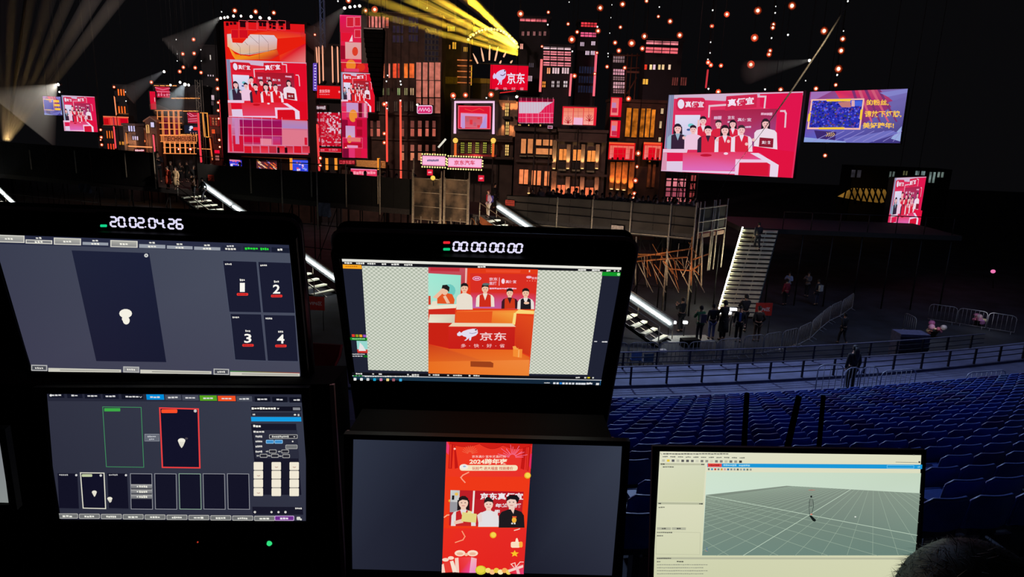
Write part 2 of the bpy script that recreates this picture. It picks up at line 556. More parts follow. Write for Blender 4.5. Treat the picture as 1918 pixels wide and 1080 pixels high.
# ---------------------------------------------------------------- stadium seats
SEAT_M = [(mat('blue_seat_plastic', (42, 76, 160), 0.45, 0, 0.15), 'blue'), (mat('pale_blue_seat_plastic', (96, 118, 156), 0.5, 0, 0.15), 'pale blue'),
          (mat('navy_seat_plastic', (36, 44, 120), 0.5, 0, 0.15), 'navy'), (mat('violet_seat_plastic', (58, 42, 108), 0.5, 0, 0.15), 'dark violet')]
LEGM = mat('seat_bracket_grey', (60, 62, 70), 0.5, 0.3)
def seat_backrest(m):
    mb = MB(m)
    W, n = 0.215, 8
    def prof(k, t):                      # outline point k of n+1 columns, t height 0..1
        x = -W + 2 * W * k / n
        r = 0.06
        ex = max(0.0, abs(x) - (W - r)) / r
        top = 0.80 - (1 - math.sqrt(max(0, 1 - ex * ex))) * r
        z = 0.46 + (top - 0.46) * t
        y = -0.20 - 0.07 * (z - 0.46) / 0.4 - 0.05 * (1 - (x / W) ** 2)
        return x, y, z
    rows = (0, .35, .7, .9, 1)
    for side, dy in ((0, -0.018), (1, 0.018)):
        vs = [V(prof(k, t)) + V((0, dy, 0)) for t in rows for k in range(n + 1)]
        q = n + 1
        fs = []
        for j in range(len(rows) - 1):
            for k in range(n):
                f = (j * q + k, j * q + k + 1, (j + 1) * q + k + 1, (j + 1) * q + k)
                fs.append(f if side == 0 else f[::-1])
        mb.raw(vs, fs, True)
    # rolled rim over the top and the sides
    rim = [prof(0, t) for t in rows] + [prof(k, 1) for k in range(1, n)] + [prof(n, t) for t in rows[::-1]]
    mb.tube(rim, 0.024, 6)
    return mb
def seat_pan(m):
    mb = MB(m)
    mb.obox((0, 0.0, 0.44), (0.215, 0, 0), (0, 0.2, -0.012), (0, 0.002, 0.018))
    mb.tube([(-0.2, 0.2, 0.425), (0.2, 0.2, 0.425)], 0.03, 6)
    return mb
def seat_leg():
    mb = MB(LEGM)
    mb.box(-0.03, 0.03, -0.22, -0.1, 0.0, 0.44)
    mb.box(-0.16, 0.16, -0.2, -0.14, 0.36, 0.42)
    return mb
seat_protos = []
for m_, nm in SEAT_M:
    r_ = thing('stadium_seat', 'x', 'seat', (0, 0, 0), 'blue seats of the stand')
    seat_backrest(m_).build('backrest', r_)
    seat_pan(m_).build('seat_pan', r_)
    seat_leg().build('leg', r_)
    seat_protos.append((r_, nm))
spots = []
for k in range(0, 22):
    B, z = ROW0_B - ROW_P * k, ROW0_Z + ROW_H * k
    x = -1.0 + (k % 2) * 0.23
    row = []
    while x < 24:
        y = arc(B, x)
        px, py, dep = proj((x, y - 0.27, z + 0.76))
        pb = proj((x, y - 0.27, z + 0.55))[1]
        hid = px < 1140 or px > 1940 or (px < 1178 and py > 835) or (1232 < px < 1728 and pb > 858 and py > 846) or py > 1060
        if px > 1700 and py > 985:
            hid = True
        if not hid:
            row.append((x, y, z, dep, k))
        x += 0.475
    spots += [(a, i, len(row)) for i, a in enumerate(row)]
spots.sort(key=lambda q: q[0][3])
far = MB(SEAT_M[0][0])
used_proto = set()
n_seat = 0
for (x, y, z, dep, k), i, n in spots:
    u = rnd.random()
    c = 0 if u < .5 else 1 if u < .72 else 2 if u < .88 else 3
    if k > 8 and c == 1:
        c = 0
    yaw = arc_yaw(x)
    if n_seat < 296 and dep < 60:
        pr, nm = seat_protos[c]
        if c in used_proto:
            o = copy_tree(pr)
        else:
            o = pr
            used_proto.add(c)
        o.location = (x, y, z)
        o.rotation_euler = (0, 0, yaw)
        o['label'] = '%s stadium seat, %s from the left in the %s row from the walkway' % (nm, nth(i), nth(k))
        n_seat += 1
    else:
        far.m = SEAT_M[c][0]
        mb = seat_backrest(far.m)
        mx = Matrix.Translation((x, y, z)) @ Matrix.Rotation(yaw, 4, 'Z')
        far.raw([mx @ p for p in mb.v], mb.f, True)
if far.v:
    tag(far.build('stadium_seats_far'), 'remaining blue seat backs in the rows closest to the walkway', 'seats', None, 'stuff')
print('SEATS', len(spots), n_seat)
# ================================================================ the street set of the stage
BRICK = mat('dark_brown_brickwork', (58, 42, 38), 0.85, 0, 0.45, 1.5)
STONE = mat('grey_brown_render', (66, 56, 52), 0.85, 0, 0.35, 0.8)
SLATE = mat('charcoal_set_panel', (40, 38, 44), 0.8, 0, 0.3, 0.7)
BROWN = mat('orange_brown_plaster', (120, 66, 44), 0.8, 0, 0.4, 1.0)
FRAMEM = mat('dark_window_frame', (24, 20, 20), 0.6)
SIGNBOX = mat('sign_housing', (26, 20, 22), 0.5)
def wr(x0, y0, x1, y1, Y):
    xm, ym = (x0 + x1) / 2, (y0 + y1) / 2
    return onY(x0, ym, Y).x, onY(x1, ym, Y).x, onY(xm, y1, Y).z, onY(xm, y0, Y).z   # X0 X1 Z0 Z1
class Bld:
    def __init__(s, name, label, x0, y0, x1, Y, depth, m, cornice=True, cat='building', yref=None):
        yr = yref or y0 + 60
        s.Y = Y
        s.X0, s.X1 = onY(x0, yr, Y).x, onY(x1, yr, Y).x
        s.Z1 = onY((x0 + x1) / 2, y0, Y).z
        s.t = thing(name, label, cat, ((s.X0 + s.X1) / 2, Y + depth / 2, 0), 'buildings of the street set')
        MB(m).box(s.X0, s.X1, Y, Y + depth, 0, s.Z1).build('facade', s.t)
        if cornice:
            MB(m).box(s.X0 - .12, s.X1 + .12, Y - .15, Y + depth, s.Z1 - .28, s.Z1).build('cornice', s.t)
    def win(s, x0, y0, x1, y1, c, n=1, k=1, gap=0.16, st=1.0, var=0.3, mull=0, name='window'):
        X0, X1, Z0, Z1 = wr(x0, y0, x1, y1, s.Y)
        Y = s.Y
        wd, ht = (X1 - X0) / n, (Z1 - Z0) / k
        for j in range(k):
            for i in range(n):
                a, b = X0 + wd * (i + gap / 2), X0 + wd * (i + 1 - gap / 2)
                d, e = Z0 + ht * (j + (gap / 2 if k > 1 else 0)), Z0 + ht * (j + 1 - (gap / 2 if k > 1 else 0))
                q = 0.05
                mb = MB(FRAMEM)
                mb.box(a - q, a, Y - .1, Y, d - q, e + q); mb.box(b, b + q, Y - .1, Y, d - q, e + q)
                mb.box(a, b, Y - .1, Y, e, e + q); mb.box(a - .04, b + .04, Y - .14, Y, d - q, d)
                for u in range(mull):
                    z = d + (e - d) * (u + 1) / (mull + 1)
                    mb.box(a, b, Y - .08, Y - .02, z - .03, z + .03)
                f = mb.build(name, s.t)
                MB(emis(c, st, var, 1.5)).box(a, b, Y - .035, Y - .01, d, e).build('pane', f)
    def ledge(s, x0, y0, x1, y1, m, proud=0.2, name='ledge'):
        X0, X1, Z0, Z1 = wr(x0, y0, x1, y1, s.Y)
        MB(m).box(X0, X1, s.Y - proud, s.Y, Z0, Z1).build(name, s.t)
    def pillar(s, x0, y0, x1, y1, m, up=None, power=25, col=(1, .6, .25)):
        X0, X1, Z0, Z1 = wr(x0, y0, x1, y1, s.Y)
        MB(m).box(X0, X1, s.Y - .3, s.Y, Z0, Z1).build('pilaster', s.t)
        if up:
            xc = (X0 + X1) / 2
            MB(emis((255, 205, 130), 1.3)).box(xc - .12, xc + .12, s.Y - .62, s.Y - .36, Z0 + .02, Z0 + .1).build('uplight', s.t)
            lamp('SPOT', 'uplight_lamp', (xc, s.Y - .55, Z0 + .25), (xc, s.Y - .22, Z0 + 4), power * 7, col, .05, 60, .8)
def neon(label, pts, Y, r, c, st=1.0, group='neon tubes of the street set', dy=0.25, post=True):
    P = [onY(x, y, Y - dy) for x, y in pts]
    t = thing('neon_tube', label, 'neon light', P[-1], group)
    MB(emis(c, st)).tube(P, r, 6).build('tube', t)
    for p in (P[0], P[-1]):
        MB(DARKMETAL).box(p.x - .09, p.x + .09, p.y - .05, p.y + dy + .02, p.z - .08, p.z + .08).build('clip', t)
    lo = min(P, key=lambda q: q.z)
    if lo.z > .1 and post:
        MB(DARKMETAL).tube([(lo.x, lo.y + .06, 0), (lo.x, lo.y + .06, lo.z)], .035, 5).build('post', t)
    return t
def screen(name, label, pl, x0, y0, x1, y1, depth=0.35, group=None, cat='LED screen', post=False, eps=0.002, rim=0.06):
    a0, b1 = pl.uv(x0, (y0 + y1) / 2)[0], pl.uv((x0 + x1) / 2, y0)[1]
    a1, b0 = pl.uv(x1, (y0 + y1) / 2)[0], pl.uv((x0 + x1) / 2, y1)[1]
    c = pl.pt((a0 + a1) / 2, b0, -depth)
    t = thing(name, label, cat, c, group)
    MB(SIGNBOX).pbox(pl, a0 - rim, b0 - rim, a1 + rim, b1 + rim, -depth, -.012).build('housing', t)
    if post:
        q = pl.pt((a0 + a1) / 2, b0, -depth * .6)
        MB(DARKMETAL).tube([(q.x, q.y, 0), (q.x, q.y, q.z)], .06, 6).build('post', t)
    cv = Canvas(pl, eps)
    cv.ext = (a0, b0, a1, b1)
    return t, cv

# ---------- left end of the street
b = Bld('tower_building', 'slim dark tower with two rows of three flame orange windows beside the red diner', 218, 158, 241, 90, 2, SLATE)
b.win(220, 167, 235, 179, (255, 110, 40), 3, 1, .4); b.win(221, 199, 237, 212, (255, 110, 40), 3, 1, .4)
b.ledge(220, 212, 241, 214, mat('warm_ledge', (190, 130, 80)), .3)
b = Bld('shop_building', 'low dark shop under the red diner sign with orange slot windows', 187, 236, 238, 87, 2.5, SLATE)
b.win(199, 245, 213, 259, (240, 110, 40), 3, 1, .45); b.win(201, 269, 216, 280, (235, 70, 40), 3, 1, .4)
b.win(222, 265, 234, 271, (200, 130, 50), 2, 1, .3)
t, cv = screen('lit_shop_front', 'red and orange lit shop front of the diner on the low dark shop', Yplane(87.3), 193, 217, 241, 235, 1.2, cat='shop front')
cv.rect(193, 217, 241, 235, (225, 40, 40)); cv.rect(193, 217, 241, 221, (240, 120, 80)); cv.rect(194, 222, 204, 234, (190, 10, 20)); cv.rect(225, 222, 239, 232, (200, 0, 30))
for x in (207, 210, 216, 220): cv.rect(x, 221, x + 2, 234, (235, 120, 90))
cv.rect(211, 219, 215, 234, (150, 40, 60)); cv.rect(193, 234, 241, 235.5, (255, 150, 110)); cv.build('display', t)
neon('tall pale orange mast of light rising over the red diner', [(214, 180), (218, 216)], 86, .07, (255, 150, 100))
neon('pink red neon mast standing below the red diner', [(213, 236), (217, 278)], 86, .09, (255, 80, 90))
b = Bld('house', 'grey set house with bright three part bluish windows', 235, 231, 257, 84.8, 1.9, mat('house_grey', (92, 78, 84)))
b.win(240, 233, 254, 246, (205, 195, 235), 3, 1, .3); b.win(248, 255, 260, 262, (210, 190, 220), 3, 1, .3)
def gable(label, x0, x1, yt, ye, Y, m, wins):
    X0, X1, Z0, Z1 = wr(x0, yt, x1, ye, Y)
    t = thing('house', label, 'building', ((X0 + X1) / 2, Y + 1.5, 0), 'buildings of the street set')
    pl = Yplane(Y)
    xm = (X0 + X1) / 2
    MB(m).prism(pl, [(X0, 0), (X1, 0), (X1, Z0), (xm, Z1), (X0, Z0)], -1.8, 0).build('facade', t)
    for s_ in (-1, 1):
        e = X0 if s_ < 0 else X1
        mb = MB(mat('pale_roof_board', (150, 110, 96)))
        mb.prism(pl, [(e + s_ * .15, Z0 - .12), (xm, Z1), (xm, Z1 + .16), (e + s_ * .15, Z0 + .06)], -1.9, .15)
        mb.build('roof_slope', t)
    for x0, y0, x1, y1, c in wins:
        a, b_, z0, z1 = wr(x0, y0, x1, y1, Y)
        mb = MB(FRAMEM)
        mb.box(a - .08, b_ + .08, Y - .06, Y, z0 - .08, z1 + .08)
        f = mb.build('window', t)
        MB(emis(c)).box(a, b_, Y - .09, Y - .06, z0, z1).build('pane', f)
    return t
gable('orange brown gabled set house with low roof between two grey houses', 256, 274, 239, 244, 87, BROWN, [(262, 257, 266, 262, (235, 110, 60)), (268, 262, 273, 266, (255, 120, 60))])
gable('brown gabled set house with a pale bluish window', 271, 292, 220, 227, 84.8, mat('house_brown', (96, 66, 62)), [(283, 229, 289, 238, (215, 205, 240))])
neon('yellow lit rectangular door outline on the brown gabled house', [(274, 234), (278, 234), (279, 249), (275.5, 249), (274, 234)], 84.7, .06, (235, 180, 110))
neon('horizontal orange shelf light along the front of the small houses', [(240, 273.5), (290, 276)], 84.5, .07, (255, 160, 100))
neon('orange upright light on the corner of the grey house', [(236, 248), (238, 270)], 84.6, .07, (220, 130, 60))
neon('pink neon mast with a white tip in front of the brown houses', [(287, 252), (290, 284)], 84.2, .09, (255, 90, 110))
for i, (x, y) in enumerate(((243, 268), (262, 266), (267, 268), (279, 263))):
    p = onY(x, y, 85.8)
    lamp('POINT', 'house_glow_lamp', (p.x, 84.0, p.z), (0, 0, 0), 45, (1, .45, .15), .1)
t, cv = screen('shop_sign', 'small pink and white shop sign low on the grey house', Yplane(83.9), 252, 279, 271, 284, .2, cat='sign', post=True)
cv.rect(252, 279, 271, 284, (120, 20, 30)); cv.glyphs(253, 279.5, 270, 283.5, (255, 200, 210), 6); cv.build('display', t)

t, cv = screen('red_banner', 'upright plain red lit banner with white mark at the end of the dark block', Yplane(87.4), 280, 171, 292, 205, .2, cat='banner', post=True)
cv.rect(280, 171, 293, 205, (215, 15, 50)); cv.glyphs(289, 182, 291, 192, (240, 200, 210), 1); cv.build('display', t)
b = Bld('large_dark_building', 'large dark block behind the orange neon grid with thin lit roof lines', 290, 158, 377, 92, 3, SLATE)
ORL = emis((255, 165, 90), 1.0)
for x0, x1, y in ((290, 334, 160.5), (320, 376, 184), (292, 343, 207), (344, 373, 208), (340, 372, 252)):
    n = max(2, int((x1 - x0) / 9))
    for i in range(n):
        X0, X1, Z0, Z1 = wr(x0 + (x1 - x0) * i / n, y - .8, x0 + (x1 - x0) * (i + .8) / n, y + .8, 92)
        MB(ORL).box(X0, X1, 91.8, 92, Z0, Z1).build('roof_light', b.t)
t, cv = screen('led_sign', 'pink red graphic LED sign on the upper corner of the dark block', Yplane(91.58), 291, 162, 318, 183, .2, group='small LED signs')
cv.rect(291, 162, 318, 183, (190, 30, 60))
for q in (((291, 164), (305, 168), (318, 165)), ((294, 171), (318, 172)), ((294, 178), (318, 177))): cv.line(q, 1.6, (230, 110, 140))
for i in range(9): cv.rect(294 + i * 2.6, 173 + (i % 3) * 2, 295.5 + i * 2.6, 180, (235, 150, 170) if i % 2 else (120, 10, 30), None, i > 0)
cv.build('display', t)
t, cv = screen('led_sign', 'pink red graphic LED sign beside the orange neon grid', Yplane(86.1), 351, 210, 372, 231, .25, group='small LED signs', post=True)
cv.rect(351, 210, 372, 231, (170, 25, 50))
for q in (((351, 213), (358, 218), (372, 216)), ((355, 212), (362, 216)), ((353, 223), (372, 222)), ((353, 227), (372, 226))): cv.line(q, 1.4, (230, 120, 150))
cv.build('display', t)
t, cv = screen('led_sign', 'dark blue LED sign with white cloud shape and red tag under the pink sign', Yplane(85.7), 345, 234, 373, 249, .25, group='small LED signs', post=True)
cv.rect(345, 234, 373, 250, (26, 28, 46)); cv.ell(358, 238.5, 3.6, 3, (215, 220, 245)); cv.ell(356, 243, 2, 2.4, (215, 220, 245)); cv.rrect(362, 238, 372, 244, 1, (220, 40, 40))
for x in (357, 362, 367): cv.ell(x, 249, 1, 1, (240, 150, 120), 8)
cv.build('display', t)
# the orange neon grid with its word sign
g = thing('neon_grid', 'orange neon grid frame with a row of letters across it', 'neon sign', onY(330, 287, 85.5), None)
def gl(pts, r=.044, c=(255, 150, 80)):
    MB(emis(c, 1.0)).tube([onY(x, y, 85.5) for x, y in pts], r, 5).build('tube', g)
for x in (294.5, 302.5, 305, 314.5, 316, 324, 326, 333, 335): gl([(x, 207), (x + 2.2, 252.5)])
for y in (207, 218.5, 230, 241.5, 252.5): gl([(294 + (y - 207) * .05, y), (341, y + .6)])
for x in (295.5, 302, 305, 368): gl([(x, 253.5), (x + .7, 265)])
for y in (253.5, 265): gl([(295.5, y), (368, y + 1)])
for x in (307, 309, 317.5, 318.8, 326.5, 328, 336, 337.5, 346, 347.5, 355.5, 363): gl([(x, 265.5), (x + 1, 287)])
for y in (267.5, 276, 287): gl([(306, y), (368, y + 1)])
pl = Yplane(85.45)
cv = Canvas(pl, .003)
for i, ch in enumerate('TECHHOUSE'):
    x = 307 + i * 6.6
    cv.rect(x - .6, 254.2, x + 5.8, 264.6, (190, 100, 60), None, i > 0)
for i, ch in enumerate('TECHHOUSE'):
    x = 307 + i * 6.6
    cv.text(ch, x + .6, 255.2, x + 4.8, 263.8, (35, 14, 12), .02)
cv.build('letter_sign', g)
mb = MB(emis((120, 26, 44), 1.0, .4, 1.5))
for x0, x1 in ((306.5, 314), (317.5, 323.5), (327, 333)):
    for y0, y1 in ((220, 229), (231.5, 241), (243, 252)):
        X0, X1, Z0, Z1 = wr(x0, y0, x1, y1, 85.9)
        mb.box(X0, X1, 85.9, 85.95, Z0, Z1)
mb.build('lit_panel', g)
mb = MB(DARKMETAL)
for x in (304, 325, 366):
    a, c = onY(x, 207, 85.8), onY(x, 287, 85.8)
    mb.box(c.x - .06, c.x + .06, 85.7, 85.85, 0, a.z if x < 350 else c.z + 1.2)
mb.build('support_frame', g)
neon('red neon mast to the right of the orange grid', [(371, 211), (373, 250), (377, 304)], 83.6, .11, (255, 60, 75))
lad = thing('neon_ladder', 'yellow orange ladder shaped neon between two red masts', 'neon sign', onY(385, 255, 85.4))
for pts in ([(379, 211), (383, 255)], [(381, 211), (385, 255)], [(388, 211), (391, 256)], [(375, 211), (389, 212)], [(383, 256), (394, 257)]): MB(emis((245, 160, 70))).tube([onY(x, y, 85.4) for x, y in pts], .055, 5).build('tube', lad)
for i in range(9): MB(emis((235, 120, 60))).tube([onY(379 + i * .45, 213 + i * 5, 85.4), onY(381 + i * .45, 213 + i * 5, 85.4)], .05, 5).build('rung', lad)
neon('orange corner light running down beside the neon ladder', [(393, 258), (398, 300)], 85.4, .07, (240, 120, 60))
neon('thin orange horizontal light between the red mast and the neon ladder', [(368, 278), (397, 279.5)], 85.6, .05, (240, 150, 80))
b = Bld('red_house_building', 'reddish set building with a lit red bay window beside the neon ladder', 392, 215, 415, 85.8, 3, mat('reddish_plaster', (110, 46, 36)))
b.win(393, 218, 412, 236, (130, 22, 20), 1, 1, .0); b.win(397, 221, 408, 234, (235, 160, 110), 2, 1, .3, mull=2)
b.win(396, 242, 404, 250, (230, 80, 40)); b.win(402, 251, 411, 268, (60, 22, 20), 2, 1, .2, mull=2); b.win(401, 281, 413, 287, (230, 10, 50)); b.win(403, 291, 412, 300, (150, 90, 80))
b = Bld('dark_tower_building', 'tall dark tower with white upper windows left of the giant LED wall', 378, 84, 417, 96, 3, SLATE)
b.win(387, 178, 403, 187, (205, 180, 190), 2, 1, .3); b.win(388, 189, 402, 197, (70, 56, 62), 2, 1, .3); b.win(387, 198, 394, 205, (190, 160, 170)); b.win(388, 140, 402, 143, (200, 180, 190), 3, 1, .5); b.win(386, 161, 391, 168, (220, 200, 190)); b.win(393, 103, 396, 112, (200, 190, 180))
neon('long red neon mast just left of the giant LED wall', [(412, 187), (416, 240), (420, 304)], 85, .12, (255, 60, 70))
# lattice column with reflections
tr = thing('truss_tower', 'upright lattice truss tower in front of the large dark block', 'truss', onY(379, 300, 84.6))
a, c = onY(376, 300, 84.6), onY(382, 150, 84.6)
mb = MB(GALV)
for dx in (0, .55):
    for dy in (0, .55): mb.tube([(a.x + dx, 84.4 + dy, 0), (a.x + dx, 84.4 + dy, c.z)], .035, 5)
mb.build('chord', tr)
mb = MB(GALV)
n = 26
for i in range(n):
    z0, z1 = c.z * i / n, c.z * (i + 1) / n
    mb.tube([(a.x + (i % 2) * .55, 84.4, z0), (a.x + .55 - (i % 2) * .55, 84.4, z1)], .02, 4)
mb.build('lacing', tr)

# ---------- what the outdoor screens are showing: a studio with people behind a red desk (drawn in its own pixel frame)
R1 = quad_plane((1253, 178), (1505, 170), (1485, 333), (1240, 320), 55)
_r1 = [R1.uv(*q) for q in ((1253, 178), (1505, 170), (1485, 333), (1240, 320))]
R1W = (_r1[1][0] + _r1[2][0] - _r1[0][0] - _r1[3][0]) / 2
R1H = (_r1[0][1] + _r1[1][1] - _r1[2][1] - _r1[3][1]) / 2
def to_st(a, b):
    u, v_ = R1.uv(1220 + a / 3.836, 150 + b / 3.836)
    return min(1, max(0, u / R1W + .5)), min(1, max(0, .5 - v_ / R1H))
def studio(cv, mp, lod=2, mag=1.0):
    cv.map = lambda a, b: mp(*to_st(a, b))
    C = lambda r, g, b_: (r, min(255, g * mag * 1.35), min(255, b_ * (1.1 if mag >= 1 else .6)))
    wallc, dark, lil, pink = C(222, 34, 84), C(176, 28, 70), (206, 196, 216), C(226, 58, 116)
    cv.poly([(60, 80), (1100, 80), (1100, 710), (60, 710)], wallc)
    cv.poly([(125, 105), (1092, 82), (1090, 108), (745, 112), (525, 150), (120, 132)], (206, 180, 206))
    cv.poly([(780, 100), (1090, 90), (1060, 300), (1000, 700), (900, 700), (900, 215), (780, 190)], C(224, 16, 70))
    cv.poly([(430, 215), (905, 205), (880, 480), (415, 480)], [dark, C(160, 26, 66), C(150, 60, 140), C(190, 50, 110)])
    cv.poly([(172, 250), (352, 250), (345, 490), (165, 490)], [(226, 220, 240), (220, 216, 240), (196, 190, 226), (200, 190, 226)])
    cv.poly([(125, 105), (165, 105), (142, 490), (95, 490)], (142, 146, 178))
    if lod > 1:
        for x in (130, 146, 158): cv.line([(x, 108), (x - 26, 488)], 4, (104, 108, 146))
        cv.ell(285, 325, 22, 14, (110, 196, 200)); cv.ell(268, 356, 14, 8, (60, 90, 150))
    cv.rrect(180, 126, 388, 222, 22, C(206, 28, 70)); cv.ell(214, 172, 24, 34, (232, 220, 240))
    cv.poly([(540, 116), (762, 100), (756, 196), (530, 220)], C(206, 28, 70))
    if lod > 0:
        cv.text('真便宜', 244, 152, 378, 196, (240, 228, 244), .025)
        cv.text('真便宜', 548, 138, 738, 192, (244, 230, 246), .03, rot=-.1)
    else:
        cv.rect(246, 154, 376, 194, (238, 222, 240)); cv.rect(548, 128, 738, 184, (240, 226, 244))
    for q in ([(414, 262), (418, 186), (532, 178)], [(770, 118), (822, 118), (814, 196)], [(932, 222), (960, 222), (968, 240), (962, 335)]): cv.line(q, 12, (226, 190, 206))
    if lod > 0:
        cv.text('京东', 550, 256, 600, 282, (226, 200, 220), .02); cv.text('真便宜', 620, 272, 720, 296, (230, 206, 226), .02); cv.glyphs(452, 258, 508, 282, (214, 170, 200)); cv.glyphs(790, 232, 872, 254, (226, 170, 196)); cv.glyphs(664, 328, 720, 346, (214, 180, 210)); cv.glyphs(550, 290, 600, 310, (214, 180, 210))
    W, RED, BK = (236, 218, 230), C(216, 26, 58), (54, 34, 56)
    sk = (240, 188, 186)
    cv.bust(374, 262, 58, 420, W, (40, 30, 40), sk, 2.2, RED); cv.poly([(332, 330), (336, 286), (346, 282), (350, 330)], sk)
    cv.bust(485, 288, 54, 420, RED, (60, 40, 50), sk, 2.0, RED); cv.bust(588, 288, 54, 420, W, (40, 26, 36), sk, 2.1, RED, True)
    cv.bust(824, 280, 62, 500, W, (46, 30, 40), sk, 2.6, None, True); cv.bust(194, 316, 62, 500, (150, 176, 196), (40, 26, 40), sk, 2.4, BK, True)
    cv.bust(305, 326, 56, 500, (236, 196, 220), (46, 30, 44), sk, 2.2)
    cv.bust(412, 330, 62, 520, BK, (36, 26, 34), sk, 2.4, RED); cv.bust(534, 326, 66, 520, W, (40, 26, 36), sk, 2.2, RED, True); cv.bust(654, 326, 62, 515, W, (60, 44, 52), sk, 2.4, RED)
    for x, y in ((240, 415), (480, 430), (560, 440), (690, 460), (740, 430)): cv.ell(x, y, 12, 12, sk, 8)
    cv.poly([(785, 412), (884, 420), (880, 486), (778, 478)], C(140, 20, 44))
    if lod > 1: cv.text('真便宜', 800, 436, 862, 460, W, .02)
    cv.poly([(740, 474), (1034, 516), (1012, 702), (905, 700), (920, 620), (740, 520)], C(224, 14, 58))
    cv.poly([(85, 495), (270, 495), (262, 522), (85, 522)], (232, 196, 220)); cv.poly([(85, 520), (232, 522), (230, 585), (85, 585)], C(222, 20, 70)); cv.poly([(80, 583), (232, 583), (230, 660), (76, 650)], (222, 200, 226)); cv.poly([(85, 520), (120, 524), (116, 650), (76, 650)], C(216, 110, 160))
    cv.poly([(235, 522), (580, 515), (790, 524), (850, 570), (618, 575), (612, 650), (230, 650)], [C(226, 50, 90), C(226, 40, 90), C(226, 40, 96), C(226, 60, 140), pink, C(222, 80, 170), C(222, 80, 170)])
    cv.poly([(76, 648), (230, 648), (612, 655), (610, 674), (76, 655)], (232, 200, 232))
    cv.poly([(640, 590), (852, 590), (848, 688), (630, 680)], C(214, 16, 50))
    cv.poly([(612, 568), (862, 572), (862, 592), (640, 592), (630, 685), (606, 680)], (236, 200, 226))
    cv.poly([(716, 524), (776, 524), (922, 610), (914, 696), (856, 694), (862, 606)], (232, 212, 232))
    cv.ell(400, 540, 42, 10, C(190, 14, 44)); cv.ell(543, 528, 16, 9, (240, 210, 226))
def rect_map(a0, b0, a1, b1):
    return lambda s_, t_: (a0 + (a1 - a0) * s_, b1 + (b0 - b1) * t_)

# ---------- the giant LED wall
Y1 = 73.0
P1 = Yplane(Y1)
t, cv = screen('giant_led_screen', 'giant tall LED wall showing the studio crowd between red graphics', P1, 419, 40, 577, 290, 1.2, eps=.0015, post=True)
cv.rect(419, 40, 577, 290, (222, 22, 26))
cv.zoom(380, 0, 5.4)
for x0, y0, x1, y1 in ((232, 226, 262, 262), (272, 226, 300, 252), (308, 222, 340, 250), (374, 220, 432, 276), (568, 222, 600, 266), (606, 226, 640, 268), (668, 226, 696, 250), (704, 232, 738, 260), (672, 256, 694, 284), (704, 268, 736, 294), (768, 236, 812, 262), (786, 272, 812, 298), (838, 216, 884, 300)): cv.rect(x0, y0, x1, y1, (40, 4, 12), None, x0 != 232)
for x0, x1 in ((365, 442), (455, 545), (556, 648), (660, 745), (758, 836)): cv.frame([(x0, 206), (x1, 210), (x1, 304), (x0, 298)], 4, (240, 80, 90))
cv.poly([(250, 300), (800, 320), (1040, 340), (1040, 640), (800, 620), (240, 600)], (230, 30, 14)); cv.poly([(480, 345), (700, 306), (1030, 330), (1030, 370), (750, 390)], [(236, 70, 20), (226, 40, 30), (220, 30, 50), (230, 60, 40), (240, 80, 40)]); cv.poly([(775, 560), (1040, 440), (1040, 640), (780, 620)], [(236, 60, 20), (214, 10, 40), (230, 130, 130), (226, 40, 40)])
cv.poly([(260, 470), (330, 548), (470, 570), (700, 510), (745, 490), (772, 560), (690, 602), (330, 602), (300, 560)], [(250, 160, 60), (245, 130, 20), (240, 140, 30), (235, 120, 40), (220, 100, 40), (200, 20, 30), (200, 40, 40), (240, 150, 30), (250, 160, 40)])
cv.poly([(245, 345), (285, 342), (300, 430), (400, 436), (480, 347), (720, 356), (752, 396), (748, 492), (660, 520), (470, 556), (380, 548), (320, 520), (250, 470)], [(230, 190, 180), (214, 190, 190), (226, 200, 190), (220, 200, 196), (224, 200, 196), (216, 200, 214), (214, 196, 206), (214, 160, 140), (206, 170, 160), (200, 180, 170), (196, 180, 170), (226, 190, 150), (240, 180, 130)])
for q in ([(464, 352), (562, 440)], [(570, 346), (572, 600)], [(584, 350), (662, 432)], [(340, 436), (376, 476)], [(424, 424), (456, 456)], [(378, 480), (380, 560)], [(472, 460), (474, 560)], [(664, 440), (664, 520)], [(380, 560), (746, 500)]): cv.line(q, 2.5, (70, 20, 26))
for x0, x1 in ((290, 360), (370, 456)): cv.rect(x0, 300, x1, 384, (206, 14, 30)); cv.frame([(x0, 300), (x1, 300), (x1, 386), (x0, 386)], 3, (240, 60, 50))
cv.map = P1.uv
a0, b1 = P1.uv(424, 111); a1, b0 = P1.uv(577, 224)
studio(cv, rect_map(a0, b0, a1, b1), 2, .6)
cv.zoom(400, 150, 5.684)
cv.poly([(160, 395), (1008, 432), (1016, 790), (160, 770)], (206, 110, 140))
cv.poly([(205, 396), (735, 420), (735, 690), (205, 690)], [(190, 140, 190), (170, 30, 110), (170, 40, 110), (200, 60, 90)])
cv.rect(285, 420, 735, 600, (150, 16, 90), (176, 14, 70)); cv.rect(330, 600, 505, 665, (206, 10, 60)); cv.rect(505, 620, 628, 690, (226, 130, 150)); cv.rect(630, 605, 720, 690, (180, 60, 130), (206, 40, 90))
for x in (280, 322, 420, 520, 628, 735): cv.line([(x, 398), (x + 8, 690)], 4, (226, 150, 190))
for y in (508, 592, 690): cv.line([(205, y - 10), (1008, y + 8)], 4, (230, 150, 180))
cv.rect(735, 430, 1008, 520, (190, 130, 170), (170, 130, 190)); cv.rect(735, 525, 1008, 700, (222, 120, 140)); cv.rect(975, 610, 1005, 690, (214, 20, 50)); cv.rect(165, 470, 210, 760, (226, 30, 60)); cv.rect(215, 590, 330, 760, (206, 20, 50), None)
cv.rect(230, 400, 285, 680, (200, 130, 180))
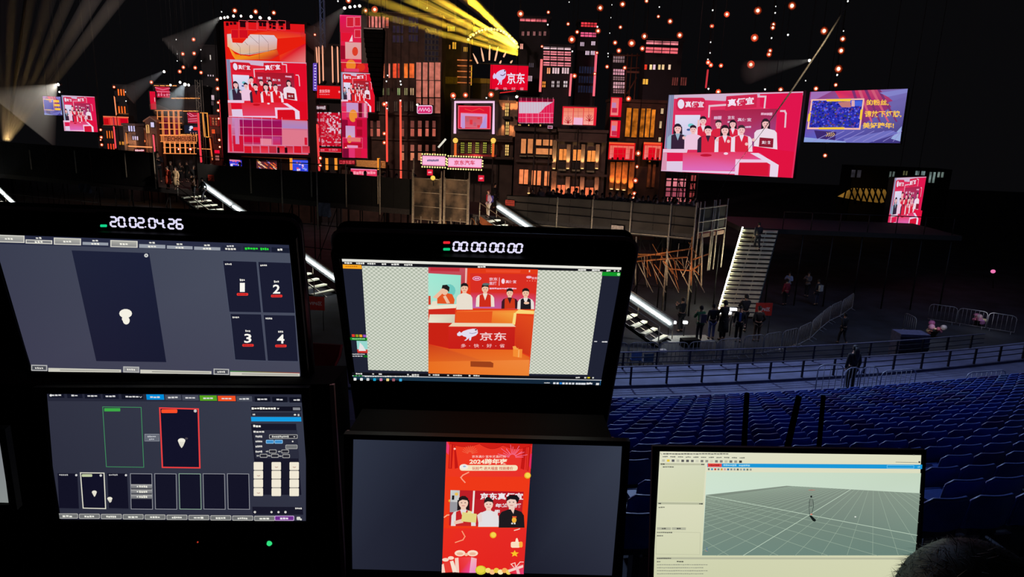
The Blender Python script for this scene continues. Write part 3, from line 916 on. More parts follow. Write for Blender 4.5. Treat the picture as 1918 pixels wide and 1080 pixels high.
for i in range(8): cv.rect(335 + i * 88, 700, 415 + i * 88, 775, (214, 20, 40) if i % 2 == 0 else (190, 40, 60), (226, 60, 80) if i % 3 else None, i > 0)
for x0, x1 in ((685, 712), (765, 795)): cv.rect(x0, 715, x1, 775, (36, 6, 14))
cv.build('display', t)
def upbox(name, label, x0, y0, x1, y1, Y, depth, m, cat, z0=None, group=None):
    X0, X1, Z0, Z1 = wr(x0, y0, x1, y1, Y)
    return tag(MB(m).box(X0, X1, Y, Y + depth, Z0 if z0 is None else z0, Z1).build(name), label, cat, group)
PIL = mat('pillar_cladding', (44, 28, 30), 0.6, 0.2)
upbox('clad_upright', 'dark clad upright right of the giant LED wall', 579, 48, 591, 320, Y1 - .4, 2, PIL, 'post', 0)
upbox('clad_upright', 'dark clad upright left of the giant LED wall', 411, 38, 417.5, 310, Y1 + .2, 2, PIL, 'post', 0)
b = Bld('shop_row', 'row of small lit shops under the giant LED wall', 424, 294.5, 578, Y1 + .1, 2, BRICK, False, yref=300)
b.ledge(455, 294.8, 576, 296.2, mat('warm_ledge', (190, 130, 80)), .5, 'lit_ledge')
for lab, x0, y0, x1, y1, kind in (('blue and pink lit shop window at the left of the shop row', 430, 298, 453, 311, 0), ('orange and blue graphic lit panel in the middle of the shop row', 480, 300, 519, 318, 1), ('bright blue shop display at the right of the shop row', 547, 299, 577, 323, 2)):
    t, cv = screen('shop_display', lab, Yplane(Y1 - .13), x0, y0, x1, y1, .2, 'shop displays under the giant wall', 'shop display')
    r = random.Random(kind)
    cv.rect(x0, y0, x1, y1, ((40, 50, 200), (90, 40, 50), (50, 70, 220))[kind])
    for i in range(16):
        x, y = r.uniform(x0, x1 - 5), r.uniform(y0, y1 - 4)
        if kind == 1: cv.line([(x, y), (x + 5, y + 4)], 1.6, r.choice([(250, 150, 70), (240, 90, 40), (120, 130, 220), (240, 200, 170)]))
        else: cv.rect(x, y, x + r.uniform(2, 5), y + r.uniform(1, 4), r.choice([(230, 120, 170), (240, 60, 90), (120, 150, 250), (220, 210, 250)]))
    if kind == 2:
        cv.rect(x0, y0 + 1, x1, y0 + 5, (70, 90, 235)); cv.rect(x0, y0 + 7, x1, y0 + 9, (110, 130, 250))
    if kind == 0: cv.rect(x0, 303, x1, 307, (50, 60, 210)); cv.rect(x0, 298, x1 - 3, 302, (230, 130, 170))
    cv.build('display', t)
for x, lab in ((545, 'orange lit column left of the bright blue shop display'), (612, 'yellow lit column right of the mosaic wall base'), (629, 'orange lit column below the mosaic wall band'), (709, 'orange lit column beside the pink shop canopy')):
    neon(lab, [(x, 296), (x + .5, 318)], Y1 - (1.3 if x > 700 else .6), .14, (250, 150, 50), 1.0, 'lit columns of the shops')

# ---------- between the giant wall and the strip screen
b = Bld('backing_panel', 'dark backing wall behind the five neon tubes and the red mosaic', 591.5, 82, 642, Y1 + 1, 2, SLATE, False, yref=200)
for i, (x, y0, y1) in enumerate(((592.6, 88, 118), (597, 87, 157), (604, 85, 152), (622, 86, 155), (632, 87, 155))):
    neon('vertical peach neon tube, %s of five right of the giant LED wall' % nth(i), [(x, y0), (x + 1.6, y1)], Y1 + 1.0, .07, (255, 175, 140), 1.0, dy=.9, post=False)
t, cv = screen('vertical_sign', 'narrow upright violet sign with white strokes on the clad upright', Yplane(Y1 - .7), 586.5, 118, 591, 170, .33, cat='sign')
cv.rrect(586, 118, 593.5, 170, 2, (70, 40, 150)); cv.frame([(587.2, 119), (593.3, 119), (593.3, 169), (587.2, 169)], .7, (150, 110, 230))
for i in range(9): cv.glyphs(588.6, 121 + i * 5.3, 592.4, 124.6 + i * 5.3, (215, 195, 255), 2, i)
cv.build('display', t)
t, cv = screen('supermarket_sign', 'wide red sign with white lettering beside the violet upright sign', Yplane(Y1), 593.5, 160, 637.5, 185, .5, cat='sign')
cv.rect(593.5, 160, 637.5, 185, (222, 14, 22)); cv.text('京东超市', 598, 167.5, 618, 174, (250, 180, 190), .02); cv.glyphs(598, 176, 618, 177.6, (245, 130, 140), 5); cv.rect(634, 170, 637, 174, (245, 150, 160)); cv.build('display', t)
t, cv = screen('small_sign', 'small grey lettered sign above the mosaic wall', Yplane(Y1), 593.5, 197, 611, 206, .9, cat='sign')
cv.rect(593.5, 197, 611, 206, (70, 24, 34)); cv.glyphs(593, 198, 610, 205, (200, 180, 190), 6); cv.build('display', t)
t, cv = screen('mosaic_panel', 'red and white mosaic light wall beside the strip screen', Yplane(Y1 + .1), 594.5, 210, 639, 274, .85, cat='lit panel')
cv.rect(594.5, 210, 639, 274, (196, 14, 40))
r = random.Random(3)
for j in range(22):
    for i in range(17):
        if r.random() < .42: cv.rect(594.5 + i * 2.6, 210 + j * 2.9, 594.5 + (i + 1) * 2.6, 210 + (j + 1) * 2.9, (226, 196, 214), None, True)
cv.build('display', t)
t, cv = screen('mosaic_panel', 'red band with faint pink lettering under the mosaic wall', Yplane(Y1), 597, 276.5, 639.5, 285, .9, cat='lit panel')
cv.rect(597, 276.5, 639.5, 285, (196, 16, 40)); cv.text('01 DEC4', 616, 278.5, 632, 282.5, (240, 140, 160), .01); cv.glyphs(600, 279, 608, 282, (240, 130, 150)); cv.rect(597, 284, 639.5, 285, (240, 130, 130)); cv.build('display', t)
neon('red neon mast with bulbs rising beside the mosaic wall', [(594, 232), (598, 320)], Y1 - .8, .1, (250, 70, 70))
t, cv = screen('shop_letter_sign', 'red outline letter sign above the yellow shop canopy', Yplane(Y1 - .9), 635, 299, 665, 308, .25, cat='sign', post=True)
cv.rect(635, 299, 665, 308, (120, 6, 20)); cv.text('口京东超市', 636.5, 300.3, 664, 307, (255, 90, 100), .0); cv.build('display', t)
YELC = mat('yellow_canopy_board', (190, 140, 84))
can = thing('shop_canopy', 'slatted yellow canopy over the pink lit shop', 'canopy', onY(690, 330, Y1))
for i in range(4):
    X0, X1, Z0, Z1 = wr(640, 300 + i * 3.4, 722, 303 + i * 3.4, Y1 - .3 - i * .1)
    MB(YELC).box(X0, X1, Y1 - .3 - i * .1, Y1, Z0, Z1).build('slat', can)
X0, X1, Z0, Z1 = wr(640, 299.5, 722, 332, Y1)
MB(BRICK).box(X0, X1, Y1, Y1 + 1, 0, Z1).build('backing', can)
lamp('POINT', 'canopy_lamp', (onY(690, 305, Y1 - 2).x, Y1 - 2.2, onY(690, 300, Y1 - 2).z), (0, 0, 0), 60, (1, .75, .4), .15)
t, cv = screen('lit_shop_front', 'pink and white lit shop front below the yellow canopy', Yplane(Y1 - .3), 657, 315.5, 706, 330, .3, cat='shop front')
cv.rect(657, 315.5, 706, 330, (226, 50, 90)); cv.rect(657, 315.5, 706, 319, (245, 150, 190)); cv.glyphs(662, 320, 704, 327, (250, 150, 170), 8); cv.build('display', t)

# the stepped strip screen
P2 = Yplane(Y1 - .2)
t, cv = screen('strip_led_screen', 'narrow stepped LED strip with pink graphics and the studio picture', P2, 638.5, 29, 687, 296, 1.0, eps=.0015)
MB(SIGNBOX).pbox(P2, P2.uv(640, 165)[0], P2.uv(670, 211)[1], P2.uv(702, 165)[0], P2.uv(670, 117)[1], -1.0, -.02).build('wide_section', t)
cv.rect(637, 29, 677, 118, (222, 30, 70)); cv.rect(639, 117, 690, 136, (206, 24, 40)); cv.rect(640, 211, 688, 296, (206, 20, 70))
cv.zoom(380, 0, 5.4)
cv.rect(1385, 165, 1600, 330, (222, 20, 90), (214, 30, 60)); cv.rect(1385, 150, 1600, 168, (236, 60, 130))
for x0, y0, x1, y1 in ((1455, 175, 1525, 270), (1535, 175, 1595, 265), (1535, 300, 1597, 380)): cv.rect(x0, y0, x1, y1, (206, 30, 50)); cv.frame([(x0, y0), (x1, y0), (x1, y1), (x0, y1)], 6, (236, 120, 140))
cv.rect(1400, 330, 1500, 420, (226, 20, 50)); cv.poly([(1480, 420), (1512, 350), (1516, 420)], (236, 210, 220)); cv.rect(1440, 425, 1602, 600, (222, 160, 160), (226, 150, 150)); cv.ell(1540, 520, 30, 46, (220, 60, 40)); cv.rect(1390, 460, 1440, 600, (150, 10, 40)); cv.ell(1498, 660, 50, 58, (236, 130, 40)); cv.ell(1600, 680, 42, 40, (220, 50, 30)); cv.rect(1395, 628, 1605, 640, (250, 200, 180)); cv.rect(1430, 690, 1580, 730, (222, 60, 100))
cv.map = P2.uv
a0, b1 = P2.uv(639, 135); a1, b0 = P2.uv(702, 210)
studio(cv, rect_map(a0, b0, a1, b1), 1, .8)
cv.zoom(580, 150, 6.75)
cv.rect(408, 280, 740, 480, (206, 60, 110)); cv.rect(470, 285, 620, 410, (196, 150, 200)); cv.rect(408, 330, 470, 490, (226, 40, 90)); cv.ell(555, 450, 52, 80, (236, 140, 50)); cv.rect(622, 290, 668, 470, (110, 10, 30)); cv.rect(690, 290, 725, 470, (226, 150, 170)); cv.rect(408, 500, 490, 720, (140, 10, 50)); cv.rect(580, 480, 728, 720, (206, 14, 60)); cv.rect(600, 500, 670, 590, (170, 10, 40)); cv.rect(600, 620, 670, 710, (170, 10, 40)); cv.rect(460, 575, 580, 740, (200, 150, 200), (206, 170, 200)); cv.ell(510, 745, 30, 50, (236, 150, 50)); cv.rect(480, 720, 650, 780, (226, 120, 110)); cv.rect(430, 790, 670, 850, (190, 10, 40)); cv.rect(480, 820, 615, 858, (226, 150, 190)); cv.frame([(425, 730), (672, 730), (672, 858), (425, 858)], 5, (236, 90, 120)); cv.rect(415, 402, 738, 411, (250, 190, 170))
for i, c in enumerate(((120, 10, 50), (226, 50, 110), (206, 30, 60), (226, 20, 70))): cv.rect(425 + i * 78, 862, 500 + i * 78, 980, c, None, i > 0)
cv.build('display', t)
# ---------- corner tower and the buildings to its right
LSTONE = mat('uplit_pilaster_stone', (124, 104, 88), .8, 0, .3, 2)  # uplight glow partly put into this lighter stone colour
OR, PKW, YEL = (246, 128, 66), (226, 164, 170), (236, 190, 110)
b = Bld('corner_tower', 'tall dark corner building with a lit glass storey right of the strip screen', 690, 26, 826, Y1 + 2, 4, BRICK, yref=200)
b.win(688, 31, 729, 52, (216, 120, 110), 6, 1, .3, .9, .45); b.win(722, 33, 729, 50, (240, 90, 50), 1)
b.win(735, 28, 756, 82, (46, 34, 50), 3, 3, .3); b.win(765, 30, 784, 80, (40, 30, 44), 3, 3, .3)
b.win(795, 52, 822, 116, (30, 24, 30), 4, 6, .3)
for x0, x1, c in ((706, 711, (190, 80, 66)), (714, 721, (224, 110, 76)), (728, 731, (230, 130, 110)), (736, 743, (250, 84, 50)), (745, 749, (206, 60, 40)), (757, 764, (250, 120, 50)), (767, 776, (240, 104, 50))): b.win(x0, 119, x1, 146, c, 1, 1, 0, .85, .45)
for y0, y1, f in ((117, 150, 1), (151, 182, .95), (184, 212, .6)):
    for x0, x1 in ((780, 789), (792, 801), (804, 813), (815, 825)): b.win(x0, y0, x1, y1, (214, 122, 104), 1, 1, 0, .8 * f, .35)
b.ledge(778, 150.2, 826, 151, FRAMEM, .25)
for x0, x1, c in ((712, 720, (120, 120, 80)), (724, 730, (90, 90, 60)), (744, 750, (150, 170, 110)), (757, 764, (170, 160, 110)), (768, 776, (200, 160, 120))): b.win(x0, 165, x1, 178, c, 2, 1, .4, .8, .5)
for x0 in (705, 722, 738, 757, 768): b.win(x0, 190, x0 + 7, 208, (70, 52, 44), 2, 1, .4, 1, .5)
for x0, x1, f in ((694, 699, .4), (706, 712, .7), (752, 757, .35), (769, 776, .55), (783, 790, .7), (797, 803, .75), (810, 816, .6)):
    b.win(x0, 226, x1, 239, (170, 92, 82), 1, 1, 0, f * .7, .2); b.win(x0, 241, x1, 255, (236, 120, 100), 1, 1, 0, f, .2)
    b.ledge(x0 - 1.5, 256, x1 + 1.5, 257.5, STONE, .2, 'sill')
for x0, x1, f in ((752, 757, .7), (769, 776, .8), (783, 790, .7), (797, 803, .4), (810, 816, .4)):
    b.win(x0, 271, x1, 283, (170, 96, 80), 1, 1, 0, f, .2); b.win(x0, 286, x1, 300, (230, 136, 100), 1, 1, 0, f, .2)
b.ledge(690, 213, 826, 216, STONE, .35); b.ledge(690, 260, 826, 263, STONE, .3); b.ledge(690, 24, 826, 27, STONE, .4)
neon('red neon mast with bulbs at its top in front of the corner tower', [(724, 190), (725, 303)], Y1 - 1, .1, (255, 80, 66))
neon('long salmon neon mast in the middle of the corner tower', [(750, 186), (751, 338)], Y1 - 1, .1, (255, 92, 70))
t, cv = screen('script_sign', 'small pink sign with scribbled lettering on the corner tower', Yplane(Y1 + 1.4), 781, 197, 810, 211.5, .58, cat='sign')
cv.rrect(781, 197, 810, 213, 3, (250, 200, 230)); cv.rrect(782.5, 199, 809, 212, 2, (214, 40, 110))
cv.line([(784, 208), (787, 202), (789, 208), (792, 202), (794, 208), (797, 202), (799, 207), (803, 202), (806, 207), (803, 209), (801, 205)], 1.2, (245, 190, 220)); cv.build('display', t)
t = thing('light_bar', 'slanted white light bar on a stand beside the corner tower', 'stage light', onY(835, 330, Y1))
MB(emis((226, 222, 206))).tube([onY(821, 276, Y1 - .3), onY(835, 260, Y1 - .3)], .1, 6).build('tube', t)
MB(DARKMETAL).tube([onY(830, 267, Y1 - .15), (onY(834, 300, Y1).x, Y1 - .15, 0)], .05, 6).build('stand', t)

# marquee signs with bulbs
for lab, pts, txt in (('left pink marquee sign with small grey letters edged by bulbs', (791, 291, 834, 311), None), ('right pink marquee sign with four red characters edged by bulbs', (839.5, 295, 902, 315), '京东汽车')):
    x0, y0, x1, y1 = pts
    dl = (y1 - y0)
    pA, pB = onY(x0, (y0 + y1) / 2, Y1 - 2), onY(x1, (y0 + y1) / 2 + (1.5 if txt else 2.5), Y1 - 2)
    mp = Yplane(Y1 - 2)
    t, cv = screen('marquee_sign', lab, mp, x0, y0, x1, y1, .5, 'pink marquee signs', 'sign', True)
    cv.rect(x0, y0, x1, y1, (236, 150, 190)); cv.rect(x0 + 1, y0 + 2, x1 - 1, y1 - 2, (250, 186, 222)); cv.rect(x0, y1 - 2.4, x1, y1 - 1.2, (226, 70, 110))
    if txt: cv.text(txt, x0 + 11, y0 + 5, x0 + 50, y0 + 14, (214, 24, 66), .02)
    else: cv.glyphs(x0 + 9, y0 + 7, x0 + 31, y0 + 11.5, (120, 100, 140), 8)
    cv.build('display', t)
    n = int((x1 - x0) / 4.6)
    a0, b0, a1, b1 = cv.ext
    for i in range(n + 1):
        for z in (b0 - .1, b1 + .1):
            MB(emis((246, 236, 150), 1.2)).ball(mp.pt(a0 + (a1 - a0) * i / n, z, .03), .085, seg=6, rings=4).build('bulb', t)
    for i in range(1, 4):
        for x in (a0 - .1, a1 + .1):
            MB(emis((246, 236, 150), 1.2)).ball(mp.pt(x, b0 + (b1 - b0) * i / 4, .03), .085, seg=6, rings=4).build('bulb', t)
for lab, x0, y0 in (('small red square sign below the left marquee', 800, 317), ('small red square sign below the right end of the marquee', 896, 328)):
    t, cv = screen('square_sign', lab, Yplane(Y1 - 2.6), x0, y0, x0 + 10.5, y0 + 11.5, .2, None, 'sign', True)
    cv.rect(x0, y0, x0 + 10.5, y0 + 11.5, (220, 30, 54)); cv.glyphs(x0 + 2, y0 + 4, x0 + 8.5, y0 + 7.5, (250, 170, 190), 3); cv.build('display', t)

# cinema with the framed screen
b = Bld('cinema_building', 'dark theatre front with framed pink screen and five green windows', 845, 186, 962, Y1 + .6, 3, STONE, yref=250)
t, cv = screen('framed_screen', 'pink neon framed screen on the theatre front', Yplane(Y1 + .2), 858, 197, 919, 242, .38)
cv.rect(858, 197, 919, 242, (222, 22, 50)); cv.frame([(859, 199), (918, 199), (918, 241), (859, 241)], 1, (250, 120, 140)); cv.rect(863, 212, 912, 240, (214, 150, 200)); cv.rect(871, 217, 903, 240, (206, 80, 90), (214, 100, 120))
cv.poly([(865, 216), (871, 217), (871, 240), (865, 240)], (190, 150, 210)); cv.poly([(911, 214), (911, 240), (898, 240)], (180, 150, 216)); cv.rect(863, 211, 912, 213.5, (246, 150, 170))
for i in range(14): cv.rect(873 + (i * 7) % 28, 219 + (i * 5) % 18, 878 + (i * 7) % 28, 222 + (i * 5) % 18, (226, 50, 60) if i % 2 else (190, 90, 110), None, i > 0)
cv.line([(871, 204), (884, 208), (898, 203), (906, 207)], 1.2, (236, 70, 60)); cv.build('display', t)
neon('pink white neon frame around the theatre screen', [(852, 251), (852.5, 191), (925, 191), (924, 251)], Y1 + .6, .13, (250, 200, 232), 1.0, dy=.2, post=False)
b.ledge(849, 252, 960, 260, STONE, .5); b.ledge(849, 261, 960, 263.5, STONE, .7)
for x in (863, 876.5, 890.5, 904.5, 919.5): b.win(x, 266, x + 7, 287, (176, 176, 70), 3, 5, .35, 1.0, .5)
b.ledge(852, 288.5, 930, 292, mat('red_lit_ledge', (130, 40, 50)), .4); b.ledge(850, 292.5, 962, 296, STONE, 1.1)
for x in (853, 924):
    p = onY(x, 263, Y1 - .9)
    g_ = thing('globe_lamp', 'yellow globe lamp at the %s end of the green theatre windows' % ('screen-side left' if x < 900 else 'right'), 'lamp', onY(x, 290, Y1 - .9))
    MB(emis((250, 200, 90), 1.1)).ball(p, .26).build('globe', g_)
    MB(emis((240, 110, 50), .9)).tube([(p.x, p.y + .1, p.z - .3), (p.x, p.y + .1, p.z - 1.6)], .12, 6).build('lit_stem', g_)
    MB(DARKMETAL).tube([(p.x, p.y + .1, p.z - 1.6), (p.x, p.y + .1, 0)], .06, 6).build('pole', g_)
for x0, y0, x1, y1 in ((946, 193, 953, 217), (947, 228, 953, 252), (946, 271, 953, 291)): b.win(x0, y0, x1, y1, YEL, 2, 1, .2, 1, .3, 3)
b.ledge(940, 190, 945, 256, LSTONE, .06, 'glow_catch_panel'); b.ledge(955, 190, 969, 256, LSTONE, .06, 'glow_catch_panel'); b.ledge(943, 218, 957, 223, FRAMEM, .6)  # pale panels added so the sconce glow shows
for x in (943, 957, 965.5):
    p = onY(x, 218, Y1 + .3)
    MB(FRAMEM).box(p.x - .1, p.x + .1, p.y - .1, p.y + .3, p.z - .18, p.z).build('sconce', b.t)
    lamp('SPOT', 'sconce_up_lamp', (p.x, Y1 + .15, p.z + .1), (p.x, Y1 + .55, p.z + 3), 600, (1, .35, .12), .05, 60, .9)
    lamp('SPOT', 'sconce_down_lamp', (p.x, Y1 + .15, p.z - .3), (p.x, Y1 + .55, p.z - 3), 420, (1, .4, .15), .05, 60, .9)
lamp('POINT', 'theatre_ledge_lamp', tuple(onY(890, 291, Y1 - .4)), (0, 0, 0), 60, (1, .2, .2), .2)
# yellow lit building and the arch behind it
b = Bld('yellow_lit_building', 'dark narrow building with yellow lit windows and lit balconies behind the arch', 827, 36, 882, 82, 3, mat('olive_brown_panel', (74, 58, 40), .8, 0, .35, 1), yref=100)
b.win(838, 50, 852, 59, (224, 170, 50), 4, 1, .4, .9, .6); b.win(847, 79, 855, 92, (236, 170, 50), 2, 1, .3, .9, .5); b.win(841, 84, 844, 92, (190, 120, 50), 1)
for y in (113, 123.5, 134, 144.5, 155): b.ledge(857, y - .8, 884, y + .8, emis((230, 130, 70), .7, .5, 2), .4, 'lit_balcony')
b.ledge(828, 144, 857, 157, mat('yellow_lit_band', (160, 130, 30)), .3); lamp('SPOT', 'yellow_band_lamp', (onY(850, 150, 75).x, 75, onY(850, 170, 75).z), tuple(onY(860, 148, 79)), 160, (1, .8, .1), .2, 90, 1)  # yellow glow put into the band colour, besides the lamp
b.win(868, 88, 876, 97, (220, 160, 60), 3, 1, .4, .8, .5); b.win(882, 122, 884, 160, (240, 170, 50), 1)
b = Bld('low_gold_hall', 'low hall with gold lit strip behind the red logo sign', 885, 148, 935, 85.3, 2, mat('olive_brown_panel', (74, 58, 40)), yref=155)
b.ledge(886, 147, 918, 156, mat('yellow_lit_band', (160, 130, 30)), .3)  # the same glow coloured into the hall's band
lamp('SPOT', 'gold_hall_lamp', (onY(900, 165, 77).x, 77, onY(900, 165, 77).z), tuple(onY(903, 150, 79.5)), 90, (1, .8, .1), .2, 100, 1)
ar = thing('lit_arch', 'half wheel arch edged with yellow bulbs and peach rays above the red logo sign', 'lit arch', onY(922, 165, 80.5))
arc_pts = [(877, 74), (881, 69), (886.5, 65), (892, 61.5), (897.5, 58.5), (903, 56.5), (909, 55), (915, 54.8), (920.5, 54.5), (926, 55), (931.5, 56), (938, 58), (943.5, 60.5), (949, 64), (954, 67.5), (959.5, 72), (963.5, 76.5), (968, 81.5), (970, 88)]
MB(mat('gold_arch_rim', (120, 94, 30), .5, .5)).tube([onY(x, y, 80.6) for x, y in arc_pts], .22, 6).build('rim', ar)
for i, (x, y) in enumerate(arc_pts):
    MB(emis((255, 236, 130), 1.6)).ball(onY(x, y, 80.3), .12 if i % 2 else .15, seg=8, rings=5).build('bulb', ar)
for (x0, y0), (x1, y1) in (((886, 100), (895, 119)), ((901, 89), (906, 115)), ((917.5, 85), (916.5, 113)), ((933, 88), (927, 114)), ((948, 97), (943, 107)), ((939, 113), (936, 119)), ((960, 113), (956, 118))):
    MB(emis((250, 190, 150), 1.0)).tube([onY(x0, y0, 80.4), onY((x0 + x1) / 2, (y0 + y1) / 2, 80.4), onY(x1, y1, 80.4)], [.03, .1, .08], 6).build('ray', ar)
for x in (878, 969):
    q = onY(x, 80, 80.7)
    MB(DARKMETAL).tube([(q.x, 80.7, 0), tuple(q)], .12, 6).build('post', ar)
MB(DARKMETAL).tube([onY(878, 118, 80.7), onY(969, 121, 80.7)], .08, 6).build('crossbar', ar)
# red logo sign
lp = Yplane(77.4)
t, cv = screen('logo_sign', 'red square sign with white emblem and two large white characters', lp, 919, 121, 988, 169, .6, cat='sign', post=True)
cv.rect(919, 121, 988, 169, (226, 6, 40)); emblem(cv, 923, 130, 948, 159, (214, 200, 240), (120, 60, 110)); cv.text('京东', 949.5, 136, 983, 157, (236, 220, 240), .02)
for i, ch in enumerate('多快好省'): cv.text(ch, 927 + i * 15.5, 163.5, 934.5 + i * 15.5, 169, (240, 150, 170), .01)
cv.build('display', t)
neon('thin red glow line across the roof to the right of the logo sign', [(935, 174), (968, 170)], 73.5, .05, (220, 40, 40))

# the three facades right of the theatre
Y3 = 70.0
b = Bld('office_building', 'dark office front with two storeys of tall orange windows', 963, 236, 1042, Y3 + .8, 4, BRICK, yref=300)
for x0, y0, x1, y1 in ((976, 260, 985, 287), (988.5, 260, 998, 287), (1004, 261, 1014, 272), (1017, 261.5, 1034.5, 272.5), (1004, 278, 1034, 289)): b.win(x0, y0, x1, y1, (226, 140, 84), 1, 1, 0, .9, .25)
for x0, x1, y0 in ((972.6, 980, 317), (981.5, 989, 317.5), (996, 1003.3, 319), (1006, 1013, 319.5), (1019.5, 1028, 320.5)): b.win(x0, y0, x1, y0 + 27, (250, 138, 84), 1, 1, 0, 1, .25)
b.ledge(973, 291, 986, 293, mat('pale_green_sill', (120, 122, 100)), .4, 'sill'); b.ledge(988, 291, 999, 293, mat('pale_green_sill', (120, 122, 100)), .4, 'sill'); b.ledge(1001, 291.5, 1030, 293.5, mat('pale_green_sill', (120, 122, 100)), .4, 'sill')
b.ledge(963, 240, 1042, 246, STONE, .5); b.ledge(966, 300, 1036, 304, STONE, .4)
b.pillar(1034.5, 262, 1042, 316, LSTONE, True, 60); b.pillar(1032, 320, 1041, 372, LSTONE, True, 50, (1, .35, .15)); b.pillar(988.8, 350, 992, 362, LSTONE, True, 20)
t, cv = screen('led_roof_sign', 'wide LED panel with white and pink diagonal split above the office windows', Yplane(Y3), 972, 183, 1036, 231, .4, post=True)
cv.rect(972, 183, 1036, 231, (224, 30, 80)); cv.rect(972, 183, 1036, 191, (110, 8, 40)); cv.poly([(972, 191), (1036, 191), (1022, 199), (1013, 209), (1008, 212), (972, 212)], [(206, 190, 206)] * 6)
for i in range(7): cv.line([(976 + i * 10, 183), (976 + i * 10, 191)], .6, (230, 130, 150))
for i in range(13): cv.line([(974 + i * 5, 191), (974 + i * 5, 231)], .4, (226, 110, 150))
for y in (212, 220, 230): cv.line([(972, y), (1036, y)], .7, (240, 150, 180))
for i in range(5): cv.line([(986 + i * 11, 212), (986 + i * 11, 231)], .8, (240, 150, 180))
cv.build('display', t)
b.win(970, 233, 976, 243, YEL, 1); b.win(989, 233, 991.5, 243, YEL, 1); b.win(1010.5, 233, 1013.5, 243, YEL, 1)
t, cv = screen('tag_sign', 'tiny white lettered tag under the diagonal LED panel', Yplane(Y3), 1026, 235, 1035, 241, .2, cat='sign', post=True)
cv.rect(1026, 235, 1035, 241, (190, 150, 170)); cv.glyphs(1027, 236, 1034, 240, (120, 30, 60), 3); cv.build('display', t)
b = Bld('classical_building', 'dark building with three pairs of orange windows between uplit pilasters', 1044.5, 242, 1134, Y3, 4, STONE, yref=300)
for x, y in ((1047.3, 279), (1073.2, 280), (1100, 282)):
    b.win(x, y, x + 6.8, y + 20.5, (250, 146, 70), 1, 1, 0, 1, .3); b.win(x + 7.8, y, x + 15, y + 20.5, (250, 146, 70), 1, 1, 0, 1, .3)
    b.ledge(x - 2, y + 37, x + 12, y + 40, mat('pale_green_sill', (120, 122, 100)), .5, 'sill')
    b.ledge(x - 2, y + 24, x + 14, y + 36, FRAMEM, .15, 'panel')
for x, y in ((1043.5, 346), (1069, 349), (1096, 351)):
    b.win(x, y, x + 6.5, y + 17, (246, 120, 76), 1, 1, 0, 1, .25); b.win(x + 8, y, x + 15, y + 17.5, (246, 120, 76), 1, 1, 0, 1, .25)
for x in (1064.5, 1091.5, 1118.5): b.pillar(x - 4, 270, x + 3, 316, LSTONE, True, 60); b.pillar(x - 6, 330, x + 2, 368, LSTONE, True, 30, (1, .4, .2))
b.ledge(1042, 262, 1136, 266, STONE, .5); b.ledge(1042, 325, 1136, 329, STONE, .5)
t, cv = screen('window_led_panel', 'warm pink LED panel with three window pictures above the classical building', Yplane(Y3 - .75), 1054, 199, 1116, 235, .4, post=True)
cv.rect(1054, 199, 1116, 235, (226, 30, 50))
for x0, x1, c in ((1056, 1072, (236, 120, 90)), (1075, 1091, (230, 120, 84)), (1094, 1111, (240, 120, 80))):
    cv.rect(x0, 202, x1, 234, c, (250, 170, 160)); cv.line([((x0 + x1) / 2, 202), ((x0 + x1) / 2, 234)], .6, (200, 70, 70))
    for y in (209, 217, 226): cv.line([(x0, y), (x1, y)], .5, (206, 80, 70))
cv.rect(1075, 220, 1091, 234, (240, 180, 210))
for x, y in ((1104, 222), (1064, 226)):
    for i in range(7):
        a = -PI * (i + .5) / 7
        cv.line([(x, y + 5), (x + 7 * math.cos(a), y + 5 + 13 * math.sin(a))], .9, (170, 20, 30))
cv.build('display', t)
b = Bld('timber_front_building', 'timber front building with red lit storefront band and orange panels', 1139, 186, 1239, Y3 + .5, 4, mat('dark_timber_front', (60, 38, 28), .8, 0, .5, 1.2), yref=290)
for x0, x1, y0, y1 in ((1172, 1181, 202, 256), (1184, 1194, 203, 257), (1199, 1206.5, 203, 257), (1209, 1217, 203, 257), (1219, 1226, 205, 257)): b.win(x0, y0, x1, y1, (200, 110, 30), 1, 1, 0, .7 if x0 in (1184, 1199) else 1, .65, 0, 'lit_panel')
for x0, x1 in ((1141, 1188), (1206, 1238)):
    X0, X1, Z0, Z1 = wr(x0, 266, x1, 300, Y3 + .5)
    t, cv = screen('red_shop_front', 'red lit shop front band on the timber front building, %s' % ('wider part' if x0 < 1200 else 'narrower part beside the big screen'), Yplane(Y3 - .35), x0, 266, x1, 300, .5, None, 'shop front')
    cv.rect(x0, 266, x1, 300, (214, 22, 26)); cv.rect(x0, 266, x1, 271, (246, 90, 50)); cv.rect(x0 + 2, 272, x1 - 2, 298, (236, 110, 90), (240, 120, 120)); cv.rect(x0 + 9, 276, x0 + (30 if x0 < 1200 else 20), 299, (226, 6, 30)); cv.rect(x1 - 8, 278, x1 - 4, 299, (190, 30, 30))
    for x in range(int(x0) + 6, int(x1) - 4, 10): cv.line([(x, 272), (x, 299)], .5, (170, 60, 50))
    for y in (279, 288): cv.line([(x0 + 2, y), (x1 - 2, y)], .5, (180, 60, 50))
    for x in (x0 + 6, x0 + 16, x0 + 26): cv.ell(x, 297, 2.2, 3, (60, 10, 14), 8)
    cv.build('display', t)
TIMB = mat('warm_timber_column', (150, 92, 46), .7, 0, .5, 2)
for x0, x1, y1 in ((1141.5, 1150, 354), (1152.5, 1162, 355), (1164, 1174, 356), (1177, 1186, 364), (1212, 1217, 350), (1221, 1226, 350)):
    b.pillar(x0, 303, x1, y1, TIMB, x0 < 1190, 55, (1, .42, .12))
b.win(1214, 300, 1218, 318, (220, 110, 40), 1)
